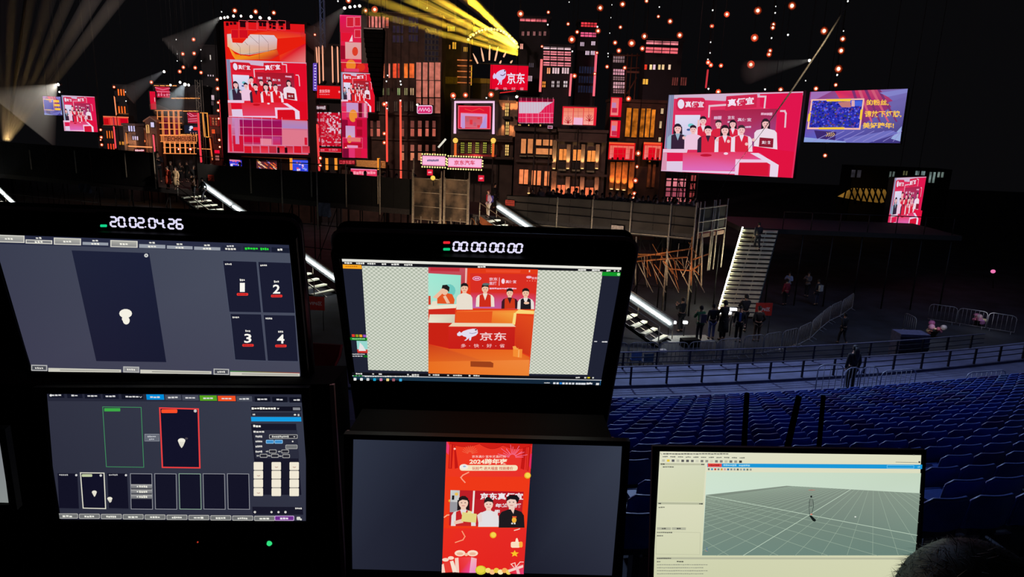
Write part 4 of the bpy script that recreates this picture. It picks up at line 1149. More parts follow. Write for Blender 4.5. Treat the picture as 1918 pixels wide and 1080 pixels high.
for x0, y0, x1, y1 in ((1144.5, 182, 1163, 219), (1144, 225, 1160.5, 258)):
    t, cv = screen('picture_sign', 'red lit picture panel on the timber front building, %s' % ('upper one' if y0 < 200 else 'lower one'), Yplane(Y3 - .3), x0, y0, x1, y1, .5, 'red picture panels', 'sign')
    cv.rect(x0, y0, x1, y1, (224, 10, 40)); cv.rect(x0 + 1.5, y0 + 1.5, x1 - 5.5, y1 - 3, (236, 110, 100), (236, 130, 130)); cv.rect(x0 + 2, y0 + 10, x0 + 9, y0 + 20, (190, 130, 180)); cv.rect(x0 + 2, y0 + 20, x0 + 11, y0 + 29, (200, 40, 70)); cv.build('display', t)
for i, (x0, y0, x1, y1) in enumerate(((1243, 203, 1249, 213), (1240.5, 227, 1245.5, 240), (1238.5, 257, 1244, 266))): b.win(x0 - 6, y0, x1 - 6, y1, (200, 170, 130), 1)

# scaffold in front of pink lit windows below the big right screen
b = Bld('pink_window_building', 'pink lit window wall behind scaffolding under the big screen', 1244, 322, 1307, 66, 2, SLATE, False, yref=350)
b.win(1247, 334, 1285, 349, (214, 120, 130), 3, 1, .12, .85, .3); b.win(1246, 352, 1284, 368, (160, 74, 90), 3, 1, .12, .85, .3); b.win(1248, 370, 1284, 386, (200, 110, 110), 3, 1, .12, .8, .3); b.win(1290, 326, 1304, 386, (150, 60, 60), 2, 4, .25, .8, .4)
sc = thing('scaffold_tower', 'black scaffold lattice in front of the pink windows', 'scaffold', onY(1275, 385, 64.6))
SX0, SX1 = onY(1246, 350, 64.6).x, onY(1303, 350, 64.6).x
SZ = onY(1275, 322, 64.6).z
for i in range(6):
    x = SX0 + (SX1 - SX0) * i / 5
    MB(DARKMETAL).tube([(x, 64.6, 0), (x, 64.6, SZ + 3)], .06, 6).build('standard', sc)
for j in range(12):
    z = SZ + 3 - j * .95
    if z < .4: break
    MB(DARKMETAL).tube([(SX0, 64.55, z), (SX1, 64.55, z)], .05, 6).build('ledger', sc)
    if j % 2 == 0:
        for i in (2, 4): MB(DARKMETAL).tube([(SX0 + (SX1 - SX0) * i / 5, 64.5, z), (SX0 + (SX1 - SX0) * (i + 1) / 5, 64.5, z - .95)], .04, 5).build('brace', sc)

# ---------- background towers
Y4 = 84.0
SKY = mat('blue_black_tower_panel', (34, 32, 44), .8, 0, .3, .6)
RW, WW = (232, 130, 140), (236, 200, 206)
b = Bld('background_tower', 'tall background tower crowned by one red window strip right of the lit arch', 971, 30, 1027, Y4, 3, SKY, yref=120)
b.win(973.5, 31, 1024.5, 41, (232, 110, 120), 5, 2, .12, 1, .4)
for x in (977, 987, 998, 1009, 1018): b.win(x, 59, x + 5, 67, (170, 110, 110), 2, 1, .4, .8, .5)
b.win(974, 82, 980, 92, (250, 170, 150), 2, 1, .3); b.win(988, 142, 997, 152, (200, 170, 180), 3, 1, .3); b.win(990, 118, 1000, 126, (70, 60, 70), 3, 1, .4)
b = Bld('background_tower', 'background tower with four pale pink window strips stacked at its top', 1013.5, 83, 1071, Y4 - 4, 2.5, SKY, yref=140)
for y in (85.5, 96, 106, 116.5): b.win(1017, y, 1070, y + 7.5, WW if y < 90 else RW, 4, 2, .12, 1, .35)
for x0, x1 in ((1024, 1031), (1034, 1048), (1052, 1066)): b.win(x0, 127, x1, 138, (226, 190, 196) if x0 > 1030 else (250, 160, 110), 3 if x0 > 1030 else 2, 1, .3, 1, .3)
for x0 in (1033, 1043, 1055): b.win(x0, 151, x0 + (8 if x0 > 1050 else 5), 164, (214, 196, 200), 2, 2, .25)
b.win(1015.5, 152, 1022, 164, (250, 150, 60), 2, 2, .2)
neon('long pink neon edge on the left corner of the four strip tower', [(1014.5, 111), (1011.5, 172)], Y4 - 4.1, .13, (255, 120, 120))
neon('pink neon edge on the right corner of the four strip tower', [(1070, 138), (1067, 180)], Y4 - 4.1, .11, (255, 120, 130))
b = Bld('background_tower', 'slim blue black tower with two red strips at its top between pink neon edges', 1080, 37, 1118, Y4, 3, SKY, yref=110)
b.win(1088, 42, 1118, 51, (232, 60, 70), 5, 2, .12, 1, .4); b.win(1087, 60.5, 1117, 69.5, (226, 90, 130), 4, 2, .12, 1, .4)
for x0, y0 in ((1086.5, 79), (1107, 77.5), (1096, 95.5), (1106, 95.5)): b.win(x0, y0, x0 + 8, y0 + 7.5, (226, 196, 216), 3, 1, .3)
b.win(1083, 122, 1112, 176, (28, 30, 50), 6, 3, .3, 1, .4)
neon('long pink neon edge on the right corner of the slim blue black tower', [(1117, 96), (1112, 180)], Y4 - .2, .13, (255, 110, 130))
b = Bld('scaffold_building', 'unfinished tower with pale pink lit floors inside a bare steel frame', 1146, 100, 1172, Y4, 2.5, SKY, yref=140)
for y0, y1, c in ((104, 118, (140, 110, 114)), (129, 141, (216, 150, 166)), (143, 151, (130, 96, 100)), (153, 166, (214, 160, 170)), (167, 175, (150, 104, 110))): b.win(1148, y0, 1170, y1, c, 5, 2, .2, .9, .5)
fr = thing('steel_frame', 'bare steel frame with a crossing brace beside the unfinished tower', 'scaffold', onY(1188, 178, Y4 - .5))
for pts in ([(1150, 104), (1203, 104)], [(1171, 128), (1203, 127)], [(1174, 135), (1200, 135)]): MB(mat('rusty_steel', (120, 76, 66), .6, .3)).tube([onY(x, y, Y4 - .5) for x, y in pts], .1, 5).build('girder', fr)
for x in (1176, 1184, 1194, 1203):
    q = onY(x, 100, Y4 - .5)
    MB(mat('rusty_steel', (120, 76, 66))).tube([(q.x, q.y, 0), tuple(q)], .08, 5).build('upright', fr)
MB(mat('rusty_steel', (120, 76, 66))).tube([onY(1174, 176, Y4 - .5), onY(1193, 145, Y4 - .5)], .09, 5).build('brace', fr)
MB(mat('rusty_steel', (120, 76, 66))).box(onY(1172, 136, Y4).x, onY(1201, 136, Y4).x, Y4 - .6, Y4 - .4, onY(1186, 137, Y4 - .5).z, onY(1186, 133, Y4 - .5).z).build('girder', fr)
b = Bld('background_tower', 'broad dark tower topped by two rows of pink red windows', 1207, 72, 1276, Y4 - 3.6, 3, SKY, yref=120)
b.win(1209.5, 74, 1271, 84, RW, 4, 2, .08, 1, .4); b.win(1208.5, 89, 1270, 100, (230, 100, 110), 4, 2, .08, 1, .4)
for x0, c in ((1206.5, (240, 60, 40)), (1216, (236, 206, 150)), (1222.5, (236, 200, 216)), (1232, (226, 196, 140)), (1239, (226, 190, 140)), (1251, (236, 200, 170))): b.win(x0, 121, x0 + 5.5, 130.5, c, 1)
b.win(1203, 148, 1214, 158, (250, 180, 70), 2, 1, .2)
for x0 in (1262, 1278): b.win(x0 - 4, 145, x0 + 8, 160, (110, 50, 46), 3, 1, .3, .7, .5)
neon('dim red neon mast right of the pink topped tower', [(1326, 130), (1322, 165)], Y4 - 4, .1, (200, 50, 60))

# ---------- the outdoor screens left and right
def led_panel(label, pl, a0, b0, a1, b1, hang=True, depth=.4):
    t = thing('outdoor_led_screen', label, 'LED screen', pl.pt((a0 + a1) / 2, b0, -depth), 'outdoor LED screens')
    MB(SIGNBOX).pbox(pl, a0 - .05, b0 - .05, a1 + .05, b1 + .05, -depth, -.012).build('housing', t)
    if hang:
        for q in (.2, .8):
            p = pl.pt(a0 + (a1 - a0) * q, b1, -depth / 2)
            MB(DARKMETAL).tube([tuple(p), (p.x, p.y, 40)], .02, 5).build('hanging_cable', t)
    else:
        for q in (.15, .85):
            p = pl.pt(a0 + (a1 - a0) * q, b0, -depth - .1)
            MB(DARKMETAL).tube([(p.x, p.y, 0), (p.x, p.y, p.z + 1)], .12, 6).build('support_post', t)
    return t, Canvas(pl, .0015)
t, cv = led_panel('large pink LED screen at the right showing nine people behind a red desk', R1, -R1W / 2, -R1H / 2, R1W / 2, R1H / 2)
cv.rect(1240, 170, 1505, 335, (222, 34, 84)) if False else None
studio(cv, rect_map(-R1W / 2, -R1H / 2, R1W / 2, R1H / 2), 2)
cv.build('display', t)
def quad_ext(pl, qs):
    u = [pl.uv(*q) for q in qs]
    return (u[0][0] + u[3][0]) / 2, (u[2][1] + u[3][1]) / 2, (u[1][0] + u[2][0]) / 2, (u[0][1] + u[1][1]) / 2
q = ((1518, 172), (1701, 166), (1685, 268), (1505, 266))
R2 = quad_plane(*q, 54)
e2 = quad_ext(R2, q)
t, cv = led_panel('LED screen at the far right with a crowd picture and three lines of yellow characters', R2, *e2)
_q2 = e2
def notice(cv, e, lod=2):
    w2, h2 = e[2] - e[0], e[3] - e[1]
    src = e2
    def mp(a, b):
        u, v_ = R2.uv(1220 + a / 3.836, 150 + b / 3.836)
        s_ = min(1, max(0, (u - src[0]) / (src[2] - src[0]))); t_ = min(1, max(0, (v_ - src[1]) / (src[3] - src[1])))
        return e[0] + w2 * s_, e[1] + h2 * t_
    cv.map = mp
    cv.poly([(1135, 70), (1850, 50), (1790, 460), (1085, 445)], [(150, 50, 110), (120, 110, 180), (60, 50, 120), (90, 90, 190)])
    cv.poly([(1320, 66), (1640, 62), (1760, 170), (1500, 330), (1520, 130), (1350, 130)], [(220, 40, 90), (190, 70, 110), (150, 50, 110), (110, 50, 130), (170, 50, 110), (230, 60, 90)])
    for i in range(5): cv.poly([(1440 + i * 46, 64), (1462 + i * 46, 64), (1530 + i * 60, 300), (1516 + i * 60, 300)], (206, 90, 120) if i % 2 else (120, 50, 110), i > 0)
    cv.poly([(1640, 90), (1846, 56), (1840, 90), (1700, 120)], (130, 130, 200)); cv.poly([(1700, 160), (1830, 120), (1826, 150), (1730, 200)], (110, 100, 170)); cv.poly([(1720, 420), (1800, 330), (1790, 440)], (150, 170, 220)); cv.poly([(1150, 75), (1300, 70), (1200, 130), (1140, 150)], (160, 110, 180)); cv.poly([(1090, 410), (1400, 440), (1400, 460), (1086, 446)], (140, 160, 220)); cv.poly([(1380, 420), (1720, 360), (1780, 380), (1560, 450), (1400, 450)], (110, 110, 190)); cv.poly([(1170, 360), (1330, 372), (1320, 430), (1190, 420)], (60, 40, 110))
    for i in range(10): cv.line([(1090 + i * 72, 440), (1240 + i * 72, 366)], 4, (150, 140, 210))
    cv.poly([(1150, 138), (1532, 132), (1502, 356), (1120, 352)], (246, 190, 170)); cv.poly([(1160, 148), (1520, 142), (1492, 344), (1134, 340)], (40, 46, 170))
    if lod > 1:
        r = random.Random(5)
        k = 0
        for i in range(420):
            x, y = r.uniform(0, 1), r.uniform(0, 1)
            px, py = 1160 + 355 * x - 26 * y, 150 + 190 * y
            cv.rect(px - 5, py - 5, px + 5, py + 5, r.choice([(20, 20, 110), (60, 66, 210), (90, 80, 220), (30, 30, 140), (120, 60, 110), (70, 76, 60), (100, 110, 230)]), None, i > 0)
    cv.poly([(1340, 160), (1430, 152), (1436, 196), (1370, 196)], (190, 120, 120)); cv.poly([(1462, 150), (1516, 148), (1514, 186), (1462, 186)], (70, 100, 220)); cv.poly([(1440, 146), (1462, 146), (1462, 190), (1438, 190)], (220, 170, 180))
    for q_ in ([(1256, 138), (1440, 134), (1430, 152), (1262, 154)], [(1200, 340), (1390, 338), (1384, 354), (1206, 354)], [(1504, 214), (1522, 206), (1512, 288), (1496, 280)], [(1130, 244), (1146, 232), (1138, 300), (1122, 296)]): cv.poly(q_, (246, 200, 60))
    Y_ = (250, 196, 70)
    if lod > 1:
        cv.text('的粉丝,', 1548, 140, 1706, 184, Y_, .025); cv.text('请放下灯牌,', 1534, 220, 1798, 268, Y_, .025); cv.text('美好跨年!', 1520, 304, 1744, 348, Y_, .025)
        for i in range(4): cv.line([(1262 + i * 15, 378), (1272 + i * 15, 390), (1258 + i * 15, 404)], 4, (230, 190, 90))
    else:
        for y in (140, 222, 304): cv.rect(1540, y, 1760, y + 44, Y_)
notice(cv, e2)
cv.build('display', t)
q = ((1676, 333), (1735, 330), (1720, 421), (1661, 430))
R3 = quad_plane(*q, 55)
e3 = quad_ext(R3, q)
t, cv = led_panel('narrow slanted pink LED screen lowest at the right side', R3, *e3)
studio(cv, rect_map(*e3), 1)
cv.build('display', t)
L2 = Yplane(85)
e = quad_ext(L2, ((117, 179), (177, 180), (183, 247), (120, 245)))
t, cv = led_panel('pink LED screen at the far left end of the stage showing the same studio', L2, *e)
studio(cv, rect_map(*e), 1)
cv.build('display', t)
e = quad_ext(L2, ((80, 181), (114, 180), (116, 216), (83, 215)))
t, cv = led_panel('small violet LED screen beside the far left pink screen', L2, e[0], e[1], min(e[2], quad_ext(L2, ((117, 179), (177, 180), (183, 247), (120, 245)))[0] - .2), e[3])
notice(cv, e, 1)
cv.build('display', t)
# ================================================================ the audience platform, its fences and stairs
A0, B0 = onZ(0, 325, 5.0), onZ(1304, 438.5, 5.0)
FP = vplane(A0, B0)
FBACK = -FP.n
DK = 5.0
POSTM = mat('pale_scaffold_post', (196, 184, 166), 0.45, 0.3)
BOARD = mat('black_fence_sheet', (20, 20, 22), 0.8, 0, .3, 2)
MESH_F = mat('grey_fence_fabric', (62, 57, 54), 0.85, 0, .45, .7)
SHEET = mat('dirt_and_reflection_sheet', (128, 112, 98), 0.55, 0.2, .85, .8)  # dirt and reflected city lights mottled into one colour
_rp = [n for n in SHEET.node_tree.nodes if n.type == 'VALTORGB'][0].color_ramp
_rp.elements[0].position, _rp.elements[1].position = .42, .62
_rp.elements[0].color = (.045, .036, .03, 1)
_rp.elements[1].color = (.3, .21, .14, 1)
def fpt(px, z, k=0.0, y=400):                 # a point of the platform face below pixel column px
    p = FP.hit(px, y)
    return V((p.x, p.y, z)) + FP.n * k
pf = thing('scaffold_platform', 'long dark scaffold platform carrying the audience across the middle of the field', 'platform', fpt(650, 0, -3))
ends = [V((A0.x, A0.y, 0)) - FP.u * 6, V((B0.x, B0.y, 0))]
c = (ends[0] + ends[1]) / 2
half = (ends[1] - ends[0]) / 2
MB(mat('platform_deck_board', (52, 48, 46), .8)).obox(c + FBACK * 3.5 + V((0, 0, DK - .12)), half, FBACK * 3.5, (0, 0, .12)).build('deck', pf)
MB(mat('platform_edge_board', (64, 60, 62), .7)).obox(c + FP.n * .05 + V((0, 0, DK - .16)), half, FP.n * .04, (0, 0, .2)).build('edge_board', pf)
n = 34
for i in range(n + 1):
    p = ends[0] + (ends[1] - ends[0]) * (i / n)
    for k in (0.1, 3.4):
        q = p + FBACK * k
        MB(DARKMETAL).tube([(q.x, q.y, 0), (q.x, q.y, DK - .2)], .04, 5).build('standard', pf)
    if i < n and i % 2 == 0:
        q, r = p + FBACK * .1, ends[0] + (ends[1] - ends[0]) * ((i + 1) / n) + FBACK * .1
        MB(DARKMETAL).tube([(q.x, q.y, .3), (r.x, r.y, DK - .4)], .03, 5).build('brace', pf)
for z in (1.6, 3.3):
    MB(DARKMETAL).tube([ends[0] + FBACK * .1 + V((0, 0, z)), ends[1] + FBACK * .1 + V((0, 0, z))], .03, 5).build('ledger', pf)

def fence(label, pts, npan, m, posts, rail=0.0, ptop=.25, pm=POSTM, zb=DK):
    x0, x1 = pts[0][0], pts[-1][0]
    t = thing('scaffold_fence', label, 'fence', fpt((x0 + x1) / 2, zb, .12), 'fences of the audience platform')
    def top(px):
        for (a, ya), (b_, yb) in zip(pts[:-1], pts[1:]):
            if px <= b_: return FP.hit(px, ya + (yb - ya) * (px - a) / (b_ - a)).z
        return FP.hit(pts[-1][0], pts[-1][1]).z
    for i in range(npan):
        a, b_ = x0 + (x1 - x0) * i / npan, x0 + (x1 - x0) * (i + 1) / npan
        P, Q = fpt(a, zb, .13), fpt(b_, zb, .13)
        d = (Q - P) * .008
        za, zb2 = top(a), top(b_)
        P, Q = P + d, Q - d
        off = FP.n * -.05
        vs = [P, Q, Q + V((0, 0, zb2 - zb)), P + V((0, 0, za - zb))]
        vs += [v_ + off for v_ in vs]
        MB(m).raw(vs, [(0, 1, 2, 3), (7, 6, 5, 4), (0, 4, 5, 1), (1, 5, 6, 2), (2, 6, 7, 3), (3, 7, 4, 0)]).build('panel', t)
    for px, up, lo in posts:
        p = fpt(px, 0, .2)
        MB(pm).tube([(p.x, p.y, lo), (p.x, p.y, top(px) + up)], .05, 6).build('post', t)
    if rail:
        N = 20
        MB(DARKMETAL).tube([tuple(fpt(x0 + (x1 - x0) * i / N, top(x0 + (x1 - x0) * i / N) + rail, .2)) for i in range(N + 1)], .035, 5).build('handrail', t)
    return t, top
fence('tall black sheeted fence on the platform at the far left', [(-60, 262), (0, 265), (210, 279), (303, 287)], 9, BOARD, [(-20, .2, 5.5), (73, -.5, 5.6), (155, -.3, 5.6), (247, -.2, 5.6), (300, .5, 4.9)], 0)
fence('black sheeted fence with pale posts right of the crowded stair head', [(377, 306), (440, 312), (545, 319), (646, 325), (779, 336)], 10, BOARD, [(476, .6, 5.2), (533, .8, 3), (588, .1, 5.3), (598, .7, 3), (652, .7, 4.8), (711, .1, 5.2), (714.5, 1.2, 4.5), (777, 1.4, 2)], .55)
t, _ = fence('low grey fabric fence right of the middle stair in front of the crowd', [(950, 366), (1045, 370), (1111, 374), (1183, 379), (1257, 384), (1304, 387)], 9, MESH_F, [(1045, .05, 3.9), (1111, .05, 4.0), (1183, .1, 3.8), (1257, .1, .2), (1304, .25, .2)], .02)
for k in (.45, .95):
    MB(DARKMETAL).tube([tuple(fpt(950 + 354 * i / 12, DK + k + .12 * (1 - i / 12), .2)) for i in range(13)], .03, 5).build('middle_rail', t)
MB(POSTM).tube([tuple(fpt(1000 + 304 * i / 12, DK - .25, .2)) for i in range(13)], .03, 5).build('toe_rail', t)
# return fence at the right end
R_A = V((B0.x, B0.y, DK))
R_B = onZ(1356, 429, 5.0)
rt = thing('scaffold_fence', 'short grey fence returning from the right corner of the platform', 'fence', (R_A + R_B) / 2, 'fences of the audience platform')
ru = (R_B - R_A)
rn = V((ru.y, -ru.x, 0)).normalized()
for a, b_ in ((.0, .48), (.55, .98)):
    P, Q = R_A + ru * a, R_A + ru * b_
    MB(MESH_F).obox((P + Q) / 2 + V((0, 0, .8)), (Q - P) / 2, rn * .03, (0, 0, .75)).build('panel', rt)
for a in (0.02, .16, .5, .56, .7, 1.0):
    P = R_A + ru * a + rn * .06
    MB(POSTM).tube([(P.x, P.y, 2.6), (P.x, P.y, DK + 1.9)], .045, 6).build('post', rt)
for z in (.1, .7, 1.5): MB(POSTM).tube([R_A + rn * .08 + V((0, 0, z)), R_B + rn * .08 + V((0, 0, z))], .03, 5).build('rail', rt)
dk2 = thing('scaffold_deck', 'small corner deck with warm lit edge under the short return fence', 'platform', (R_A + R_B) / 2 + V((0, 0, -5)))
MB(mat('ochre_deck_edge', (150, 96, 60), .6)).obox((R_A + R_B) / 2 - rn * .9 + V((0, 0, -.15)), ru / 2, rn * .95, (0, 0, .12)).build('deck', dk2)
for a in (.05, .95):
    for k in (-.1, -1.7):
        P = R_A + ru * a + rn * k
        MB(DARKMETAL).tube([(P.x, P.y, 0), (P.x, P.y, DK - .3)], .04, 5).build('standard', dk2)

# two big mottled sheets in tube frames between the fences
for lab, x0, x1, ya, yb in (('left of the two tall mottled sheets in tube frames beside the middle stair', 788, 838, 331, 399), ('right of the two tall mottled sheets in tube frames beside the middle stair', 845.5, 888.5, 333, 402)):
    P, Q = fpt(x0, 0, 1.0), fpt(x1, 0, 1.0)
    za, zb = FP.hit(x0, ya).z, FP.hit(x0, yb).z - .25
    t = thing('sheeted_frame', lab, 'fence panel', V((P.x, P.y, 0)) * .5 + V((Q.x, Q.y, 0)) * .5, 'mottled sheet frames')
    m_ = (P + Q) / 2
    MB(SHEET).obox((m_.x, m_.y, (za + zb) / 2), (Q - P) / 2, FP.n * .02, (0, 0, (za - zb) / 2)).build('sheet', t)
    for px in (x0 - 1.2, x0 + .6, x1 - .6, x1 + 1.5):
        p = fpt(px, 0, 1.08)
        MB(POSTM).tube([(p.x, p.y, 0), (p.x, p.y, za + (.55 if px in (x0 - 1.2, x1 + 1.5) else .1))], .045, 6).build('post', t)
    for k in (0, .34, .68, 1.0, 1.28):
        z = za - (za - zb) * k
        MB(POSTM).tube([(P.x, P.y, z), (Q.x, Q.y, z)] if k < 1.1 else [(P.x, P.y, z), (Q.x, Q.y, z + .2)], .03, 5).build('rail', t)
    for k in (.3, .7):
        p = P + (Q - P) * k + FP.n * .1
        MB(POSTM).tube([(p.x, p.y, 2.3), (p.x, p.y, zb + .2)], .04, 5).build('prop', t)
    MB(POSTM).tube([(P.x, P.y, 2.5), (Q.x, Q.y, zb)], .03, 5).build('brace', t)
lamp('SPOT', 'platform_fill_light', tuple(fpt(930, 5.0, 9)), tuple(fpt(850, 6.2, 1)), 1700, (1, .7, .45), .2, 75, .8)  # spot added to brighten the mottled sheets
lamp('SPOT', 'platform_fill_light_right', tuple(fpt(1130, 4.0, 9)), tuple(fpt(1150, 5.6, 0)), 1300, (1, .78, .58), .3, 110, .8)  # spot added to brighten the grey fence
t = thing('globe_lamp', 'small yellow round lamp on top of the left mottled sheet', 'lamp', fpt(825.5, 7.3, .9))
p = FP.hit(825.5, 331)
MB(emis((250, 200, 80), 1.2)).ball(fpt(825.5, p.z, 1.2), .15).build('globe', t)
MB(DARKMETAL).tube([tuple(fpt(825.5, p.z - .5, 1.1)), tuple(fpt(825.5, p.z, 1.2))], .03, 5).build('stem', t)

# stairs with a bright strip along one side
TREAD = mat('pale_stair_tread', (228, 222, 196), .6, 0, .15, 3)
WHITE_LED = emis((244, 250, 250), 34.0)
def stair(label, T, Bm, wv, n, strip_z=.75, guard=True, mids=1, side=0, rails=True, strip_m=None, tread_d=.3, tread_h=.045):
    T, Bm, wv = V(T), V(Bm), V(wv)
    t = thing('access_stair', label, 'stairs', (T + Bm) / 2 * 1.0, 'stairs of the platforms')
    dv = Bm - T
    hz = V((dv.x, dv.y, 0)).normalized()
    for k in [0, 1] + [(i + 1) / (mids + 1) for i in range(mids)]:
        o = wv * k
        mb = MB(DARKMETAL if k in (0, 1) else POSTM)
        c_ = (T + Bm) / 2 + o + V((0, 0, -.14))
        mb.obox(c_, dv / 2, wv.normalized() * .03, hz.cross(wv).normalized() * (.1 if k in (0, 1) else .04))
        mb.build('stringer', t)
    for i in range(n):
        p = T + dv * ((i + .5) / n) + wv * .5
        MB(TREAD).obox((p.x, p.y, p.z), wv * .49, hz * tread_d / 2, (0, 0, tread_h)).build('tread', t)
    so = V((0, 0, strip_z))
    base = T + wv * side
    wn = wv.normalized() * (1 if side else -1)
    if guard:
        MB(mat('grey_guard_panel', (70, 74, 76), .5)).obox((base + base + dv) / 2 + so + wn * .07, dv / 2, wn * .015, (0, 0, .28)).build('guard_panel', t)
    N = 4
    for i in range(N):
        a, b_ = base + dv * (i / N + .01) + so, base + dv * ((i + 1) / N - .01) + so
        MB(strip_m or WHITE_LED).obox((a + b_) / 2, (b_ - a) / 2, wn * .03, (0, 0, .042)).build('led_strip', t)
    if rails:
        for k in (0, 1):
            o = wv * k + (wn if k == side else -wn) * .1
            for h in (.6, 1.05): MB(POSTM if h > 1 else DARKMETAL).tube([T + o + V((0, 0, h)), Bm + o + V((0, 0, h))], .03, 5).build('handrail', t)
            for i in range(7):
                p = T + dv * (i / 6) + o
                MB(POSTM).tube([tuple(p), tuple(p + V((0, 0, 1.05)))], .03, 5).build('baluster', t)
    return t
TA, BA = onZ(378, 363, 5.0), onZ(632, 548, 0.1)
wA = V((-.95, -1.5, 0))
stair('long white lit stair descending from the left crowd to the field behind the monitors', TA, BA, wA, 20)
TM, BMm = onZ(928, 407, 5.0), onZ(1257, 635, 0.1)
wM = V((-.9, -1.25, 0))
stM = stair('long white lit stair descending from the middle of the platform to the field', TM, BMm, wM, 20)
MB(mat('rust_brown_stringer_board', (150, 84, 50), .7, 0, .4, 2)).obox(TM + (BMm - TM) * .2 + wM * 1.03, (BMm - TM) * .2, wM.normalized() * .02, (0, 0, .22)).build('side_board', stM)
TL_, BL_ = onZ(-58, 316, 5.0), onZ(-58, 316, 5.0) + (BA - TA)
stair('white lit stair at the extreme left edge beyond the monitors', TL_, BL_, wA, 20)
TR_, BR_ = onZ(1391, 428, 5.0), onZ(1343, 592, 0.1)
stair('straight wide stair of pale treads rising from the field at the right', TR_, BR_, (2.3, .1, 0), 20, .12, False, 2, 0, False, emis((250, 246, 214), 70.0), .3, .07)
# head-of-stair light and the platform behind the right stair
upl = thing('dark_platform', 'dark platform block behind the head of the wide right stair', 'platform', onZ(1500, 425, 0))
p = onZ(1392, 427, 5.0)
MB(BOARD).box(p.x, p.x + 14, p.y + .2, p.y + 6, 4.7, 5.0).build('deck', upl)
for i in range(8): MB(DARKMETAL).tube([(p.x + .2 + i * 1.9, p.y + .4, 0), (p.x + .2 + i * 1.9, p.y + .4, 4.7)], .05, 5).build('standard', upl)
for i in range(7): MB(DARKMETAL).tube([(p.x + 2.6 + i * 1.8, p.y + .3, 5), (p.x + 2.6 + i * 1.8, p.y + .3, 6.1)], .03, 5).build('rail_post', upl)
MB(DARKMETAL).tube([(p.x + 2.6, p.y + .3, 6.1), (p.x + 13.4, p.y + .3, 6.1)], .03, 5).build('handrail', upl)

# tangle of warm lit scaffold tubes below the right corner of the platform
WARMT = mat('orange_lit_tube', (176, 112, 66), .55, .2, .4, 4)  # orange light on the tubes is put into their colour
tg = thing('scaffold_support', 'tangle of warm lit scaffold tubes under the right corner of the platform', 'scaffold', fpt(1240, 0, .5))
def tt(pts, r=.035, m=WARMT, k=.6): MB(m).tube([fpt(x, 0, k, y).xy.to_3d() + V((0, 0, (FP.hit(x, y)).z)) for x, y in pts], r, 5).build('tube', tg)
for q in ([(1190, 479), (1300, 462)], [(1188, 487), (1290, 478)], [(1190, 473), (1250, 474)], [(1300, 483), (1330, 472)], [(1255, 500), (1298, 503)], [(1298, 503), (1316, 490)]): tt(q, .05)
for i in range(30):
    r = random.Random(i)
    x, y = r.uniform(1192, 1300), r.uniform(446, 490)
    tt([(x, y), (x + r.uniform(-14, 26), y + r.uniform(18, 60))], .02, WARMT if i % 2 else (POSTM if i % 4 else DARKMETAL), r.uniform(.1, 1.6))
for x in (1196, 1254, 1299, 1318): tt([(x, 440), (x - 2, 530)], .045, POSTM if x != 1299 else WARMT, .7)
for i in range(5): tt([(1195 + i * 24, 486), (1225 + i * 24, 545)], .025, POSTM, .4)
lamp('POINT', 'warm_underdeck_light', tuple(fpt(1250, 3.2, 2.2)), (0, 0, 0), 40, (1, .6, .3), .15)
lamp('POINT', 'warm_underdeck_light_back', tuple(fpt(1310, 2.6, 1.5)), (0, 0, 0), 28, (1, .52, .22), .15)
t = thing('scaffold_support', 'pale scaffold tubes under the two mottled sheets', 'scaffold', fpt(840, 0, 1.6))
for i in range(18):
    r = random.Random(50 + i)
    x, y = r.uniform(782, 900), r.uniform(404, 420)
    m_ = MB(POSTM if i % 3 else WARMT).tube([tuple(fpt(x, FP.hit(x, y).z, .6)), tuple(fpt(x + r.uniform(-8, 14), FP.hit(x, y + r.uniform(10, 30)).z, r.uniform(.2, 1.2)))], .03, 5)
    m_.build('tube', t)
# cloths hanging on the scaffold
def cloth(label, px, py, w_, h_, m, k=.36):
    p = fpt(px, FP.hit(px, py).z, k)
    mb = MB(m)
    N = 8
    vs, fs = [], []
    for s_ in (0, .015):
        for j in range(5):
            for i in range(N + 1):
                a = (i / N - .5) * w_
                vs.append(p + FP.u * a + V((0, 0, -h_ * j / 4 - .06 * math.sin(i * 2.1) * j / 4)) + FP.n * (.05 * math.sin(i * 1.7 + j) + s_))
    for s_ in range(2):
        for j in range(4):
            for i in range(N):
                o = s_ * 5 * (N + 1) + j * (N + 1) + i
                f = (o, o + N + 1, o + N + 2, o + 1)
                fs.append(f if s_ else f[::-1])
    mb.raw(vs, fs, True)
    return tag(mb.build('draped_cloth'), label, 'cloth')
cloth('pale blue grey cloth draped on the dark scaffold under the left fence', 614, 379, 1.0, .95, mat('pale_blue_cloth', (130, 140, 170), .9))
cloth('pale sheet hanging from the toe rail behind the middle monitor', 1161, 421, .75, .5, mat('pale_sheet', (220, 206, 200), .9))
cloth('bluish cloth on dark scaffold under the far left fence', 172, 344, 1.3, .7, mat('blue_grey_cloth', (60, 70, 96), .9))
def notice_board(label, px, py, w_, h_, k, lines, zoff=0):
    p = fpt(px, FP.hit(px, py).z, k)
    pl_ = Plane(p, FP.u, (0, 0, 1))
    t = thing('notice_board', label, 'sign', p)
    MB(mat('red_notice_board', (200, 60, 44), .6)).pbox(pl_, -w_ / 2, -h_ / 2, w_ / 2, h_ / 2, -.02, .0).build('board', t)
    for i in range(lines): MB(mat('notice_ink', (90, 16, 16), .6)).pbox(pl_, -w_ * .4, h_ * (.2 - i * .3), w_ * .4, h_ * (.3 - i * .3), 0, .006).build('lettering', t)
    return t
notice_board('small orange red notice board on the fence beside the middle stair', 957.5, 379, .62, .36, .32, 2)
notice_board('small dim red notice board on the fence beside the left stair', 405, 333, .55, .45, .32, 2)

